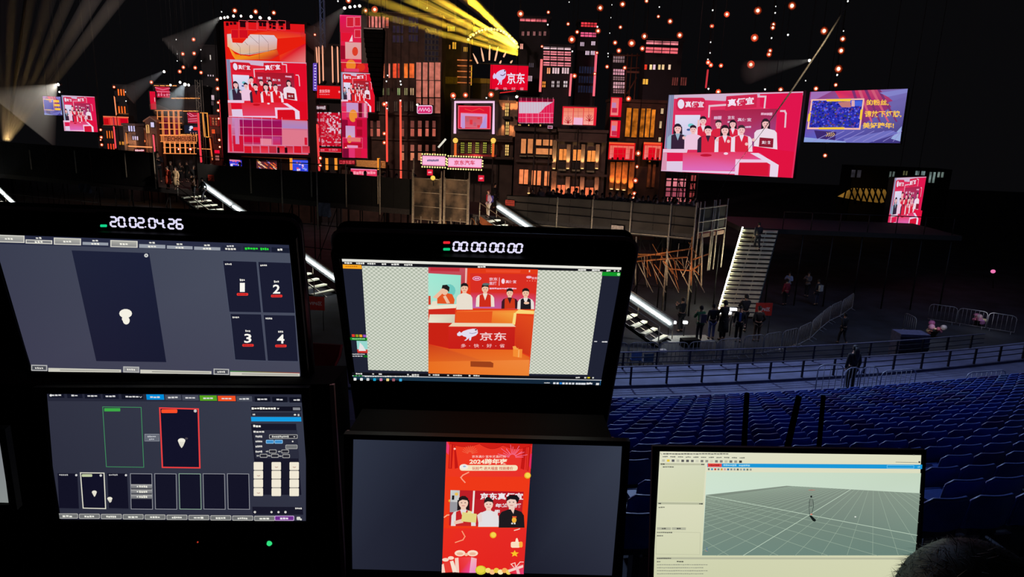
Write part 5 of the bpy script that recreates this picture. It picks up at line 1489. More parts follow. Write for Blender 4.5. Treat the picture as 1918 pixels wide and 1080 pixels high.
# ================================================================ people
SK = mat('skin', (206, 160, 136), .6, 0, .08)
def skin_mesh(vs, es, lvl=1):
    me = bpy.data.meshes.new('tmp')
    bm = bmesh.new()
    L = bm.verts.layers.skin.verify()
    bv = []
    for i, (x, y, z, r) in enumerate(vs):
        v_ = bm.verts.new((x, y, z))
        v_[L].radius = (r, r) if not isinstance(r, tuple) else r
        v_[L].use_root = (i == 0)
        bv.append(v_)
    for a, b_ in es: bm.edges.new((bv[a], bv[b_]))
    bm.to_mesh(me)
    bm.free()
    o = bpy.data.objects.new('tmp', me)
    COL.objects.link(o)
    md = o.modifiers.new('skin', 'SKIN')
    md.use_smooth_shade = True
    sd = o.modifiers.new('sub', 'SUBSURF')
    sd.levels = lvl
    bpy.context.view_layer.update()
    ev = o.evaluated_get(bpy.context.evaluated_depsgraph_get())
    m2 = ev.to_mesh()
    r = [tuple(q.co) for q in m2.vertices], [tuple(p_.vertices) for p_ in m2.polygons]
    ev.to_mesh_clear()
    bpy.data.objects.remove(o)
    bpy.data.meshes.remove(me)
    return r
def lerp(a, b_, t): return tuple(a[i] + (b_[i] - a[i]) * t for i in range(3))
def make_person(label, jacket, trousers, hair=(22, 18, 18), pose='stand', coat=False, longhair=False, group=None, inner=None, bag=None):
    t = thing('person', label, 'person', (0, 0, 0), group)
    # joints, facing +Y
    sh = [(-.185, 0, 1.42), (.185, 0, 1.42)]
    if pose == 'phone':
        el, wrst = [(-.26, .12, 1.18), (.24, .16, 1.22)], [(-.1, .3, 1.3), (.1, .32, 1.36)]
    elif pose == 'point':
        el, wrst = [(-.25, -.04, 1.14), (.34, .16, 1.3)], [(-.24, .06, .9), (.36, .4, 1.36)]
    elif pose == 'walk':
        el, wrst = [(-.25, -.14, 1.16), (.25, .1, 1.16)], [(-.24, -.12, .92), (.22, .28, 1.0)]
    elif pose == 'pocket':
        el, wrst = [(-.29, -.08, 1.16), (.29, -.08, 1.16)], [(-.2, .06, .98), (.2, .06, .98)]
    else:
        el, wrst = [(-.25, -.02, 1.14), (.25, -.02, 1.14)], [(-.25, .05, .9), (.25, .05, .9)]
    kn, an = [(-.1, .03, .5), (.1, .03, .5)], [(-.1, 0, .09), (.1, 0, .09)]
    if pose == 'walk': kn, an = [(-.1, .14, .52), (.1, -.02, .5)], [(-.1, .16, .1), (.1, -.24, .14)]
    vs = [(0, 0, .95, (.14, .1)), (0, 0, 1.15, (.125, .095)), (0, .005, 1.36, (.15, .1)), (0, 0, 1.47, (.07, .065)), (0, .015, 1.56, (.052, .055)), (0, .02, 1.64, (.07, .085)), (0, .02, 1.71, (.06, .07))]
    es = [(0, 1), (1, 2), (2, 3), (3, 4), (4, 5), (5, 6)]
    for s_ in (0, 1):
        b0 = len(vs)
        hand = lerp(el[s_], wrst[s_], 1.22)
        vs += [(*sh[s_], .055), (*el[s_], .042), (*wrst[s_], .03), (*hand, .034)]
        es += [(2, b0), (b0, b0 + 1), (b0 + 1, b0 + 2), (b0 + 2, b0 + 3)]
        b0 = len(vs)
        sx = -1 if s_ == 0 else 1
        vs += [(.09 * sx, 0, .86, .085), (*kn[s_], .058), (*an[s_], .04), (an[s_][0] * 1.1, an[s_][1] + .13, .045, .035)]
        es += [(0, b0), (b0, b0 + 1), (b0 + 1, b0 + 2), (b0 + 2, b0 + 3)]
    body = MB(SK)
    body.raw(*skin_mesh(vs, es), True)
    # face and fingers
    body.raw([(-.016, .1, 1.635), (.016, .1, 1.635), (0, .128, 1.632), (0, .1, 1.675)], [(0, 1, 2), (0, 2, 3), (1, 3, 2), (0, 3, 1)])
    for sx in (-1, 1): body.ball((.085 * sx, .015, 1.645), .022, .5, .8, 1.2, 6, 4)
    body.m = mat('eye_dark', (20, 16, 16), .3, 0, 0)
    for sx in (-1, 1): body.ball((.03 * sx, .1, 1.662), .009, 1.3, .6, .8, 6, 4)
    body.m = mat('lip', (150, 80, 80), .5, 0, 0)
    body.ball((0, .1, 1.603), .016, 1.5, .5, .45, 6, 4)
    body.m = SK
    for s_ in (0, 1):
        d = V(wrst[s_]) - V(el[s_])
        d.normalize()
        sd = d.cross(V((0, 1, 0)) if abs(d.y) < .8 else V((0, 0, 1))).normalized()
        pw = V(lerp(el[s_], wrst[s_], 1.25))
        for k, (o, ln) in enumerate(((-.026, .06), (-.009, .075), (.009, .07), (.026, .055))):
            a = pw + sd * o + d * .01
            body.tube([a, a + d * ln * .6 + V((0, .008, 0)), a + d * ln + V((0, .025, 0))], [.0095, .009, .007], 5)
        a = V(lerp(el[s_], wrst[s_], 1.08)) + sd * .03
        body.tube([a, a + sd * .03 + d * .02, a + sd * .035 + d * .05 + V((0, .02, 0))], [.011, .01, .008], 5)
    body.build('body', t)
    jm = mat('jacket_%d_%d_%d' % jacket, jacket, .8, 0, .2, 9)
    jv = [(0, 0, .93, (.165, .125)), (0, 0, 1.15, (.16, .125)), (0, .005, 1.36, (.185, .13)), (0, 0, 1.46, (.09, .085)), (0, .005, 1.5, (.075, .075))]
    je = [(0, 1), (1, 2), (2, 3), (3, 4)]
    for s_ in (0, 1):
        b0 = len(jv)
        jv += [(*sh[s_], .078), (*el[s_], .062), (*lerp(el[s_], wrst[s_], .95), .048)]
        je += [(2, b0), (b0, b0 + 1), (b0 + 1, b0 + 2)]
    j = MB(jm)
    j.raw(*skin_mesh(jv, je), True)
    if coat: j.lathe((0, 0, 0), (0, 0, 1), [(.16, 1.05), (.19, .9), (.21, .65), (.225, .42), (.2, .42)], 14)
    else: j.lathe((0, 0, 0), (0, 0, 1), [(.16, 1.0), (.175, .88), (.16, .87)], 14)
    jo = j.build('long_coat' if coat else 'jacket', t)
    if inner:
        MB(mat('shirt_%d_%d_%d' % inner, inner, .8)).obox((0, .118, 1.24), (.05, 0, 0), (0, .03, 0), (0, 0, .2)).build('shirt_front', jo)
    tv = [(0, 0, .93, (.15, .115))]
    te = []
    for s_ in (0, 1):
        b0 = len(tv)
        sx = -1 if s_ == 0 else 1
        tv += [(.092 * sx, 0, .84, .1), (*kn[s_], .075), (*lerp(kn[s_], an[s_], .92), .058)]
        te += [(0, b0), (b0, b0 + 1), (b0 + 1, b0 + 2)]
    MB(mat('trousers_%d_%d_%d' % trousers, trousers, .8, 0, .2, 9)).raw(*skin_mesh(tv, te), True).build('trousers', t)
    for s_ in (0, 1):
        a = an[s_]
        MB(mat('dark_shoe', (28, 26, 28), .5)).ball((a[0], a[1] + .05, max(.05, a[2] - .04)), .05, .95, 2.5, .95, 8, 6).build('shoe', t)
    h = MB(mat('hair_%d_%d_%d' % hair, hair, .6, 0, .3, 30))
    n_, rg = 12, 6
    pr = [(max(.002, .098 * math.sin(PI * .5 * i / rg)), .118 * math.cos(PI * .5 * i / rg)) for i in range(rg + 1)]
    hv, hf = [], []
    for i, (rr, zz) in enumerate(pr):
        for k in range(n_):
            a = 2 * PI * k / n_
            y = rr * math.sin(a) * 1.12
            zdrop = -.07 if (i == rg and math.sin(a) < .3) else 0
            hv.append((rr * math.cos(a) * .98, y + .008, 1.665 + zz + zdrop))
    for i in range(rg):
        for k in range(n_): hf.append((i * n_ + k, (i + 1) * n_ + k, (i + 1) * n_ + (k + 1) % n_, i * n_ + (k + 1) % n_))
    h.raw(hv, hf, True)
    if longhair: h.tube([(0, -.06, 1.72), (0, -.1, 1.58), (0, -.13, 1.4), (0, -.13, 1.24)], [.06, .085, .09, .05], 8)
    h.build('hair', t)
    if bag: MB(mat('bag_%d_%d_%d' % bag, bag, .7)).obox((0, -.2, 1.2), (.15, 0, 0), (0, .07, 0), (0, 0, .2)).build('backpack', t)
    return t
def put(t, p, yaw, s_=1.0):
    if t.get('group') == 'crew at the foot of the stairs': s_ *= 1.12
    t.location = V(p) + V((0, 0, .012))
    t.rotation_euler = (0, 0, yaw)
    t.scale = (s_, s_, s_)
    return t
def stair_pt(T, Bm, wv, k, w_):
    return V(T) + (V(Bm) - V(T)) * k + V(wv) * w_ + V((0, 0, .03))
def atz(px, py, z): return onZ(px, py, z)
# group at the head of the left stair
G = 'people at the head of the left stair'
put(make_person('person in a bright orange red coat at the left of the stair head group', (226, 84, 56), (40, 34, 40), coat=True, group=G), atz(316, 355, DK), 2.6)
put(make_person('person in a long cream coat on the left stair head beside the orange coat', (206, 178, 140), (120, 100, 84), coat=True, longhair=True, group=G), atz(331, 357, DK), 2.9)
put(make_person('person in brown jacket with pale sleeves bending over a phone on the left stair', (120, 78, 50), (30, 30, 36), pose='phone', group=G), stair_pt(TA, BA, wA, .05, .6), 2.2)
put(make_person('person in black puffer jacket stepping down the top of the left stair', (22, 24, 30), (24, 24, 30), pose='walk', group=G), stair_pt(TA, BA, wA, .1, .45), 2.4)
put(make_person('person in dark uniform standing at the right of the left stair head', (30, 32, 38), (34, 36, 42), pose='pocket', group=G), atz(366, 356, DK), 3.0, 1.06)
put(make_person('person with grey hair in dark jacket behind the orange coat', (60, 52, 50), (24, 24, 28), (120, 110, 104), group=G), atz(322, 343, DK), 2.4)
put(make_person('person in black with bare face turned right behind the cream coat', (24, 22, 26), (24, 24, 28), pose='phone', group=G), atz(339, 343, DK), -2.2)
put(make_person('person in black coat at the back of the left stair head group', (20, 20, 24), (24, 24, 28), coat=True, group=G), atz(352, 342, DK), 2.8)
lamp('SPOT', 'stair_head_fill', tuple(onZ(345, 352, 5.0) + V((5.5, -5.5, 4.5))), tuple(onZ(340, 352, 5.0) + V((0, 0, .9))), 1500, (1, .85, .7), .1, 40, .8)  # spot added to brighten the people at the stair head
# pair at the head of the middle stair
put(make_person('person in white and purple jacket with red scarf on top of the middle stair', (196, 170, 204), (206, 192, 176), (90, 34, 40), pose='pocket', inner=(190, 30, 50), bag=(60, 50, 130)), stair_pt(TM, BMm, wM, .0, .5) + V((0, 0, 0)), 2.0)
put(make_person('person in black jacket close behind the white and purple jacket', (24, 22, 24), (26, 24, 28), pose='stand'), atz(926, 391, DK), -2.2)
put(make_person('person in grey jacket leaning at the post left of the mottled sheets', (96, 84, 92), (50, 46, 56), pose='pocket'), fpt(791, DK, -.8), 2.6)
# crowd along the fences
protos = [make_person('crowd person', c_, (26, 26, 32), hr, ps, False, lh) for c_, hr, ps, lh in (((30, 26, 30), (20, 16, 16), 'stand', False), ((58, 44, 50), (26, 18, 16), 'phone', True), ((90, 70, 66), (22, 18, 18), 'pocket', False), ((170, 140, 130), (40, 26, 22), 'stand', True), ((24, 28, 44), (18, 16, 18), 'phone', False))]
used = set()
crowd_px = [(990 + i * 9.7 + rnd.uniform(-2, 2), rnd.uniform(-2.4, -.5), 0) for i in range(33)] + [(610 + i * 24 + rnd.uniform(-6, 6), rnd.uniform(-2.5, -.8), 1) for i in range(7)] + [(202 + i * 17 + rnd.uniform(-4, 4), rnd.uniform(-2.5, -.8), 2) for i in range(5)] + [(388, -1.2, 3), (402, -1.8, 3), (420, -1.0, 3)]
crowd_px.sort()
names = {0: 'crowd person behind the low grey fabric fence, %s from the left', 1: 'crowd person over the black fence under the yellow canopy, %s from the left', 2: 'silhouetted person over the tall far left fence, %s from the left', 3: 'silhouetted person over the fence beside the left stair, %s from the left'}
cnt = {}
for px, k, zone in crowd_px:
    i = rnd.randrange(5)
    t = copy_tree(protos[i]) if i in used else protos[i]
    used.add(i)
    j = cnt.get(zone, 0)
    cnt[zone] = j + 1
    sc_ = rnd.uniform(1.03, 1.13)
    lift = 0.0
    put(t, fpt(px, DK, -.7 - (j % 4) * .62), rnd.uniform(-.8, .8) + 3.5, sc_ * (1.0 if zone == 0 else 1.28 if zone == 2 else 1.12))
    t['label'] = names[zone] % nth(j)
    t['group'] = 'crowd on the audience platform'
# crew at the foot of the stairs
G = 'crew at the foot of the stairs'
put(make_person('person in dark clothes bending at the white lit stair foot', (20, 22, 26), (22, 22, 26), pose='phone', group=G), atz(1274, 622, 0), .6)
put(make_person('person in green jacket with backpack left of the long black coat', (40, 110, 70), (24, 24, 40), pose='phone', bag=(50, 40, 70), group=G), atz(1308, 640, 0), .3)
put(make_person('person in dark navy jacket and pale blue trousers beside the long black coat', (24, 26, 40), (96, 108, 160), group=G), atz(1331, 636, 0), .1)
put(make_person('tall person in long black hooded coat before the wide right stair', (14, 14, 16), (20, 20, 22), coat=True, pose='phone', group=G), atz(1352, 638, 0), .5, 1.12)
put(make_person('person in black jacket over blue shirt facing the stands', (18, 20, 28), (22, 22, 26), pose='stand', inner=(90, 110, 180), group=G), atz(1381, 640, 0), 2.9)
put(make_person('tall dark person climbing the foot of the wide right stair', (22, 24, 34), (22, 22, 26), pose='phone', group=G), atz(1391, 622, 0), .2, 1.1)
put(make_person('person in dark coat and brown trousers beside the red zone sign', (24, 20, 22), (96, 76, 66), coat=False, pose='pocket', group=G), atz(1416, 640, 0), .1)
put(make_person('dark person walking up the middle of the wide right stair', (30, 32, 44), (24, 26, 40), pose='walk'), stair_pt(TR_, BR_, (2.3, .1, 0), .26, .55), 0)
put(make_person('long haired person in black walking along the walkway behind the railing', (14, 14, 18), (18, 18, 22), (14, 12, 14), pose='stand', coat=False, longhair=True), atz(1590, 735, 2.0), .2)
put(make_person('dark person walking across the open field right of the wide stair', (30, 28, 32), (44, 44, 52), pose='walk'), atz(1576, 645, 0), .4)
put(make_person('person in pale blue top far back right of the wide stair', (130, 150, 200), (30, 30, 40), pose='phone'), atz(1474, 556, 0), 2.5)
put(make_person('person in red jacket far back right of the wide stair', (150, 40, 60), (30, 30, 40)), atz(1469, 572, 0), .4)
put(make_person('person in grey top far back beyond the field barriers', (110, 110, 120), (30, 30, 40), pose='phone'), atz(1510, 556, 0), 2.2)
put(make_person('person in dark jacket with white bag beyond the field barriers', (40, 40, 52), (60, 60, 80), bag=(190, 190, 190)), atz(1528, 572, 0), .5)
# ================================================================ lamps in the air, beams, rigging
def hlamp(px, py, size, kind, Y, label):
    p = onY(px, py, Y)
    t = thing('hanging_lamp' if kind != 's' else 'spotlight', label, 'lamp', p, {'o': 'amber hanging lamps', 'w': 'small white hanging lamps', 's': 'white stage spotlights'}[kind])
    r = .04 * size
    MB(DARKMETAL).tube([(p.x, p.y + .12, p.z), (p.x, p.y + .12, 44)], .012, 4).build('hanging_cable', t)
    if kind == 'o':
        MB(mat('orange_halo_reflector', (236, 96, 50), .5, 0, .1)).lathe(p + V((0, -.02, 0)), (0, -1, 0), [(.02, -.1), (r * 1.6, -.06), (r * 2.5, .05), (r * 2.4, .06), (r * 1.4, -.03), (.02, -.05)], 10).build('halo_reflector', t)  # orange dish shaped to stand for the bulb's glow halo
        MB(emis((255, 214, 178), 2.4)).ball(p + V((0, -.06, 0)), r, seg=8, rings=5).build('bulb', t)
    elif kind == 'w':
        MB(DARKMETAL).tube([p + V((0, 0, .05)), p + V((0, 0, .22))], .06, 6).build('socket', t)
        MB(emis((236, 238, 236), 1.5)).ball(p, r, 1, 1, 1.25, 7, 5).build('bulb', t)
    else:
        MB(DARKMETAL).lathe(p, (-.3, -1, -.3), [(.02, -.36), (.12, -.32), (.15, 0), (.15, .03), (.05, .0)], 10).build('lamp_body', t)
        MB(emis((255, 250, 232), 8.0)).ball(p + V((-.01, -.05, -.01)), r * 1.1, 1, .5, 1, 8, 5).build('lens', t)
    return t, p
LAMPS_O = [(214, 163, 2, 88), (284, 154, 2.2, 85), (343, 101, 2.4, 85), (364, 100, 2.4, 85), (363, 74, 2.4, 85), (344, 126, 2.3, 85), (366, 127, 2.3, 85), (337, 134, 2.4, 85), (377, 136, 2.2, 85), (407, 149, 2, 76), (408, 166, 2.6, 76), (409, 192, 2, 76), (409, 207, 2.2, 76), (410, 222, 2, 76), (411, 262, 2.2, 76), (412, 275, 1.8, 76),
  (440, 20, 3, 72), (479, 22, 3, 72), (513, 24, 2.7, 72), (653, 1, 3, 72), (685, 20, 2.2, 72), (702, 18, 3.3, 72), (590, 65, 1.6, 72), (849, 179, 3, 71), (872, 178, 2.7, 71), (920, 177, 3, 71), (720, 195, 2.4, 71), (720, 250, 2, 71), (720, 267, 2, 71), (975, 26, 3.6, 76), (1027, 23, 2, 76), (1064, 45, 2, 76), (1081, 60, 2.3, 76), (1071, 74, 4, 76), (1124, 15, 3.6, 76), (1166, 8, 3.4, 76), (1211, 2, 2.6, 76), (1162, 51, 2.2, 76), (1120, 58, 3, 76), (1152, 80, 2.6, 76), (1183, 81, 4, 76), (1207, 68, 3.4, 74), (1203, 91, 2.8, 74), (1159, 95, 2.8, 76), (1137, 125, 2.2, 76), (1076, 142, 2.7, 76), (1170, 127, 2.3, 76), (1114, 138, 1.8, 76), (1118, 99, 1.8, 76), (1255, 40, 3, 74), (1177, 185, 2.6, 68), (1233, 31, 2, 74), (1273, 66, 3.4, 74), (1015, 87, 1.6, 76),
  (1361, 27, 2.4, 60), (1419, 20, 3.4, 60), (1483, 11, 3.6, 60), (1413, 71, 3.2, 60), (1448, 46, 2.2, 60), (1447, 52, 2.2, 60), (1442, 95, 2, 60), (1440, 102, 2.2, 60), (1406, 121, 3.2, 60), (1543, 58, 3.6, 60), (1578, 73, 2.8, 60), (1575, 95, 3.2, 60), (1570, 129, 3.8, 60), (1350, 123, 1.9, 62), (1331, 122, 2, 62), (1333, 49, 1.8, 62), (1326, 117, 2, 62), (1345, 172, 2.2, 58), (1462, 168, 2.4, 58), (1528, 166, 2.4, 58), (1565, 159, 2, 58), (1545, 291, 2.2, 58), (1195, 287, 3, 66), (1193, 312, 2, 66), (1190, 338, 2.8, 66), (1188, 362, 2.2, 66), (1187, 371, 2.4, 66), (648, 276, 1.4, 72), (600, 296, 2.2, 71), (600, 309, 2.2, 71), (189, 243, 2, 85), (190, 257, 2.2, 85), (191, 271, 2.2, 85), (189, 262, 1.4, 85), (335, 279, 1.8, 83), (357, 279, 2.6, 83)]
LAMPS_W = [(235, 172, 1.6, 88), (236, 189, 1.8, 88), (330, 74, 1.4, 85), (332, 101, 1.4, 85), (332, 114, 1.4, 85), (376, 93, 1.5, 85), (377, 114, 1.4, 85), (415, 22, 1.6, 72), (633, 2, 1.8, 72), (678, 34, 2, 72), (851, 184, 1.8, 71), (911, 183, 1.8, 71), (1026, 46, 2, 76), (1119, 50, 2.2, 76), (1072, 96, 2, 76), (1066, 4, 1.2, 76), (1146, 9, 1.2, 76), (1235, 13, 1.6, 74), (1144, 33, 1.3, 76), (1142, 62, 1.2, 76), (1139, 100, 1.6, 76), (1139, 106, 1.2, 76), (1476, 65, 2, 60), (1445, 71, 1.7, 60), (1452, 24, 1.5, 60), (1453, 12, 1.1, 60), (1568, 140, 2, 60), (1565, 158, 1.8, 60), (1580, 58, 1.2, 60), (1509, 151, 1.2, 60), (1335, 19, 1.6, 62), (1331, 79, 1.3, 62), (1330, 99, 1.3, 62), (1326, 111, 1.5, 62), (1588, 2, 1.8, 60), (1327, 166, 1.8, 58), (1433, 167, 1.8, 58), (726, 141, 1.8, 71), (724, 152, 2, 71), (750, 152, 2, 71), (751, 158, 2, 71), (724, 192, 2, 71), (725, 203, 1.8, 71), (750, 188, 2, 71), (751, 199, 1.8, 71), (800, 15, 1.2, 76)]
def zone(px):
    return ('over the left end of the street', 'above the giant LED screen', 'over the theatre and corner building', 'over the background towers', 'beside the big right screen', 'in the dark sky over the right screens')[0 if px < 400 else 1 if px < 640 else 2 if px < 940 else 3 if px < 1185 else 4 if px < 1300 else 5]
for arr, kind, nm in ((LAMPS_O, 'o', 'amber hanging lamp'), (LAMPS_W, 'w', 'small white hanging lamp')):
    cnt = {}
    for li, (px, py, s_, Y) in enumerate(sorted(arr)):
        Y += (li % 11) * .13 + (.07 if kind == 'w' else 0)
        z = zone(px)
        cnt[z] = cnt.get(z, -1) + 1
        hlamp(px, py, s_, kind, Y, '%s %s, %s from the left' % (nm, z, nth(cnt[z])))
spots = {}
for i, (px, py, s_, Y, where) in enumerate(((110, 158, 3.2, 78, 'bright one above the far left screens'), (112, 172, 2, 78, 'lower one above the far left screens'), (308, 134, 3.2, 84, 'single one over the gap left of the dark block'), (320, 159, 2.6, 84, 'first of the row on the dark block roof'), (338, 154, 3.2, 84, 'second of the row on the dark block roof'), (347, 158, 4, 84, 'brightest of the row on the dark block roof'), (354, 159, 3, 84, 'last of the row on the dark block roof'),
   (414, 34, 2.6, 72, 'outermost left over the giant LED screen'), (421, 33, 2.4, 72, 'second over the giant LED screen'), (427, 32, 2.6, 72, 'third over the giant LED screen'), (438, 30, 2.6, 72, 'fourth over the giant LED screen'), (452, 30, 2.4, 72, 'fifth over the giant LED screen'), (471, 31, 3.2, 72, 'sixth over the giant LED screen'), (488, 33, 3.2, 72, 'seventh over the giant LED screen'), (505, 34, 3.2, 72, 'eighth over the giant LED screen'),
   (646, 15, 3, 72, 'first of four over the strip screen'), (656, 13, 3, 72, 'second of four over the strip screen'), (665, 12, 2.6, 72, 'third of four over the strip screen'), (674, 11, 3, 72, 'fourth of four over the strip screen'), (968, 181, 2.6, 71, 'at the corner of the theatre roof'), (782, 196, 2.2, 72, 'at the corner of the pink script sign'), (1516, 113, 2.4, 58, 'alone beside the diagonal cable at the right'))):
    spots[(px, py)] = hlamp(px, py, s_, 's', Y, 'white stage spotlight, ' + where)[1]

def beam(label, P0, P1, r0, r1, dens, power, col, spread=None, aniso=.2):
    P0, P1 = V(P0), V(P1)
    d = (P1 - P0).normalized()
    L = (P1 - P0).length
    mb = MB(haze_mat('haze_%g_%g' % (dens, aniso), dens, (1, 1, 1), aniso))
    mb.tube([tuple(P0), tuple(P1)], [r0, r1], 14)
    o = tag(mb.build('light_shaft'), label, 'light beam', 'light beams in the haze', 'stuff')
    if spread is None:
        back = L * r0 / max(1e-3, (r1 - r0))
        ang = 2 * math.degrees(math.atan(r1 / (L + back)))
        lamp('SPOT', 'beam_lamp', tuple(P0 - d * min(back, .4)), tuple(P1), power, col, .02, ang * 1.05, .6)
    else:
        l = lamp('AREA', 'beam_lamp', tuple(P0 - d * .02), tuple(P1), power, col, r0 * 1.7)
        l.data.shape = 'DISK'
        l.data.spread = math.radians(spread)
    return o
YB = (1.0, .62, .04)
for i, (a, b_, r0, r1, pw) in enumerate((((966, 80), (848, -30), .2, .75, 2.6), ((964, 86), (796, -20), .16, .3, .6), ((968, 84), (775, -24), .2, .34, 1.3), ((967, 89), (712, -24), .2, .4, 1.0), ((969, 96), (650, -20), .2, .5, .7), ((970, 101), (680, 20), .16, .3, .35), ((969, 103), (800, 58), .12, .2, .3), ((968, 91), (744, -24), .14, .22, .6))):
    beam('yellow beam of light sweeping from the lit arch to the upper left, %s of eight' % nth(i), onY(*a, 78.5), onY(*b_, 62), r0, r1, .05, 80 * pw, YB, 2.5)
for i, (x, r1) in enumerate(((-14, .8), (24, .9), (62, .5), (100, .6), (140, .5), (190, .7), (240, .6))):
    beam('faint brownish beam fanning up at the left edge, %s of seven' % nth(i), onY(8 + i * 1.5, 262, 74), onY(x, -30, 66), .25, r1, .04, 3.2, (1, .62, .24), 2.4)
for (x, y), tgt, r1, pw, lab, c_ in (((110, 158), (36, 222), 4.2, 1100, 'pale wide beam spreading left from the far left spotlight', (1, .93, .8)), ((308, 134), (238, 178), 1.1, 420, 'pale beam falling left from the spotlight over the gap', (.9, .93, 1)), ((347, 158), (312, 215), 2.0, 900, 'bluish wide beam falling from the brightest roof spotlight onto the dark block', (.75, .92, 1)), ((414, 34), (330, 100), 1.7, 420, 'pale beam falling left from the outermost giant screen spotlight', (.9, .9, .85)), ((968, 181), (945, 190), .6, 60, 'short pale beam from the theatre roof spotlight', (1, .9, .8)), ((646, 15), (585, 80), 1.4, 240, 'dim pale beam falling left from the strip screen spotlights', (.9, .85, .8)), ((1516, 113), (1400, 136), .9, 300, 'faint beam running left from the spotlight at the diagonal cable', (1, .97, .9))):
    p0 = spots[(x, y)]
    beam(lab, p0 + V((0, -.3, 0)), onY(*tgt, p0.y - 2.5), .1, r1, .05, pw * 1.6, c_)

# rigging: the black line array and masts
la = thing('line_array_speaker', 'curved black line array of speakers hanging before the corner building', 'loudspeaker', onY(708, 175, 60))
N = 13
for i in range(N):
    t_ = i / (N - 1)
    y = 60 + 112 * t_
    xl, xr = 683 + 16 * t_ ** 1.5 + 2 * t_, 720 - 5 * t_
    X0, X1 = onY(xl, y, 60).x, onY(xr, y, 60).x
    p = onY((xl + xr) / 2, y, 60)
    a = math.radians(8 + 22 * t_)
    MB(NBLACK).obox(p, ((X1 - X0) / 2, 0, 0), V((0, math.cos(a), -math.sin(a))) * .45, V((0, math.sin(a), math.cos(a))) * .19).build('speaker_cabinet', la)
for x in (690, 714):
    p = onY(x, 60, 60)
    MB(DARKMETAL).tube([tuple(p), (p.x, p.y, 42)], .03, 5).build('hanging_cable', la)
MB(DARKMETAL).box(onY(684, 57, 60).x, onY(719, 57, 60).x, 59.5, 60.5, onY(701, 56, 60).z, onY(701, 54, 60).z).build('flying_frame', la)
t = thing('truss_tower', 'blue lit lattice truss hanging between the giant screen and the strip screen', 'truss', onY(604, 95, 68))
q = onY(604, 88, 68)
for dx in (-.18, .18):
    for dy in (0, .36): MB(mat('blue_lit_truss_tube', (110, 130, 170), .4, .4)).tube([(q.x + dx, 68 + dy, q.z), (q.x + dx, 68 + dy, 44)], .03, 5).build('chord', t)  # blue light on the truss is put into its tube colour
mb = MB(mat('blue_lit_truss_tube', (110, 130, 170)))
for i in range(36): mb.tube([(q.x + (.18 if i % 2 else -.18), 68, q.z + i * .45), (q.x - (.18 if i % 2 else -.18), 68, q.z + i * .45 + .45)], .018, 4)
mb.build('lacing', t)
lamp('SPOT', 'truss_fill_spot', (q.x + .4, 64.5, q.z - 1), (q.x, 68, q.z + 5), 160, (.5, .65, 1), .05, 60, .8)  # blue spot added to brighten the truss
t = thing('mast', 'thin dark leaning mast at the left edge before the faint beams', 'mast', onY(14, 262, 76))
MB(BLACK).tube([tuple(onY(14, 262, 76)), tuple(onY(50, -20, 76))], [.2, .12], 8).build('pole', t)
MB(BLACK).tube([(onY(14, 262, 76).x, 76, 0), tuple(onY(14, 262, 76))], .2, 8).build('footing', t)
t = thing('tension_cable', 'pale diagonal cable stretched across the big right screen', 'cable', onY(1365, 326, 42))
MB(mat('pale_steel_cable', (220, 205, 180), .4, .3)).tube([tuple(onY(1598, -8, 40)), tuple(onY(1543, 80, 40.6)), tuple(onY(1486, 165, 41.2)), tuple(onY(1425, 250, 41.8)), tuple(onY(1365, 326, 42.4))], [.03, .06, .05, .012, .01], 6).build('strand', t)
a = onY(1365, 326, 42.4)
MB(DARKMETAL).tube([tuple(a), (a.x - .6, a.y + 2, 5.2)], .015, 4).build('tail', t)
lamp('SPOT', 'cable_fill_spot', tuple(onY(1560, 60, 36)), tuple(onY(1520, 112, 41)), 420, (1, .85, .6), .1, 60, .8)  # warm spot added to brighten the cable

# far right: lit tent and hall windows
t = thing('lit_tent', 'yellow lit tent with dark lattice poles behind the slanted right screen', 'tent', onY(1625, 382, 78))
pl = Yplane(78)
pts = [pl.uv(x, y) for x, y in ((1584, 371), (1612, 355), (1670, 357), (1672, 374), (1650, 380), (1612, 376))]
MB(emis((206, 150, 62), .3, .6, .35)).prism(pl, pts, -2, 0).build('canvas', t)
mb = MB(BLACK)
for i in range(16):
    x = 1586 + i * 5.6
    mb.tube([tuple(onY(x, 352, 77.8)), tuple(onY(x + (12 if i % 2 else -8), 382, 77.8))], .09, 4)
mb.build('lattice', t)
for x in (1590, 1668): MB(BLACK).tube([(onY(x, 372, 78).x, 78, 0), tuple(onY(x, 372, 78))], .1, 5).build('leg', t)
b = Bld('dark_hall', 'dark hall with dim greenish windows behind the right screens', 1595, 314, 1780, 82, 3, mat('dark_hall_wall', (22, 22, 24), .9), False, yref=340)
for x0, x1, y0, y1, c_ in ((1592, 1614, 318, 332, (46, 44, 50)), (1664, 1676, 321, 333, (84, 96, 92)), (1690, 1700, 320, 328, (90, 90, 60)), (1712, 1734, 320, 328, (110, 130, 130)), (1738, 1752, 322, 342, (120, 140, 136)), (1754, 1768, 322, 332, (110, 126, 120))): b.win(x0, y0, x1, y1, c_, 2, 1, .3, .8, .5)

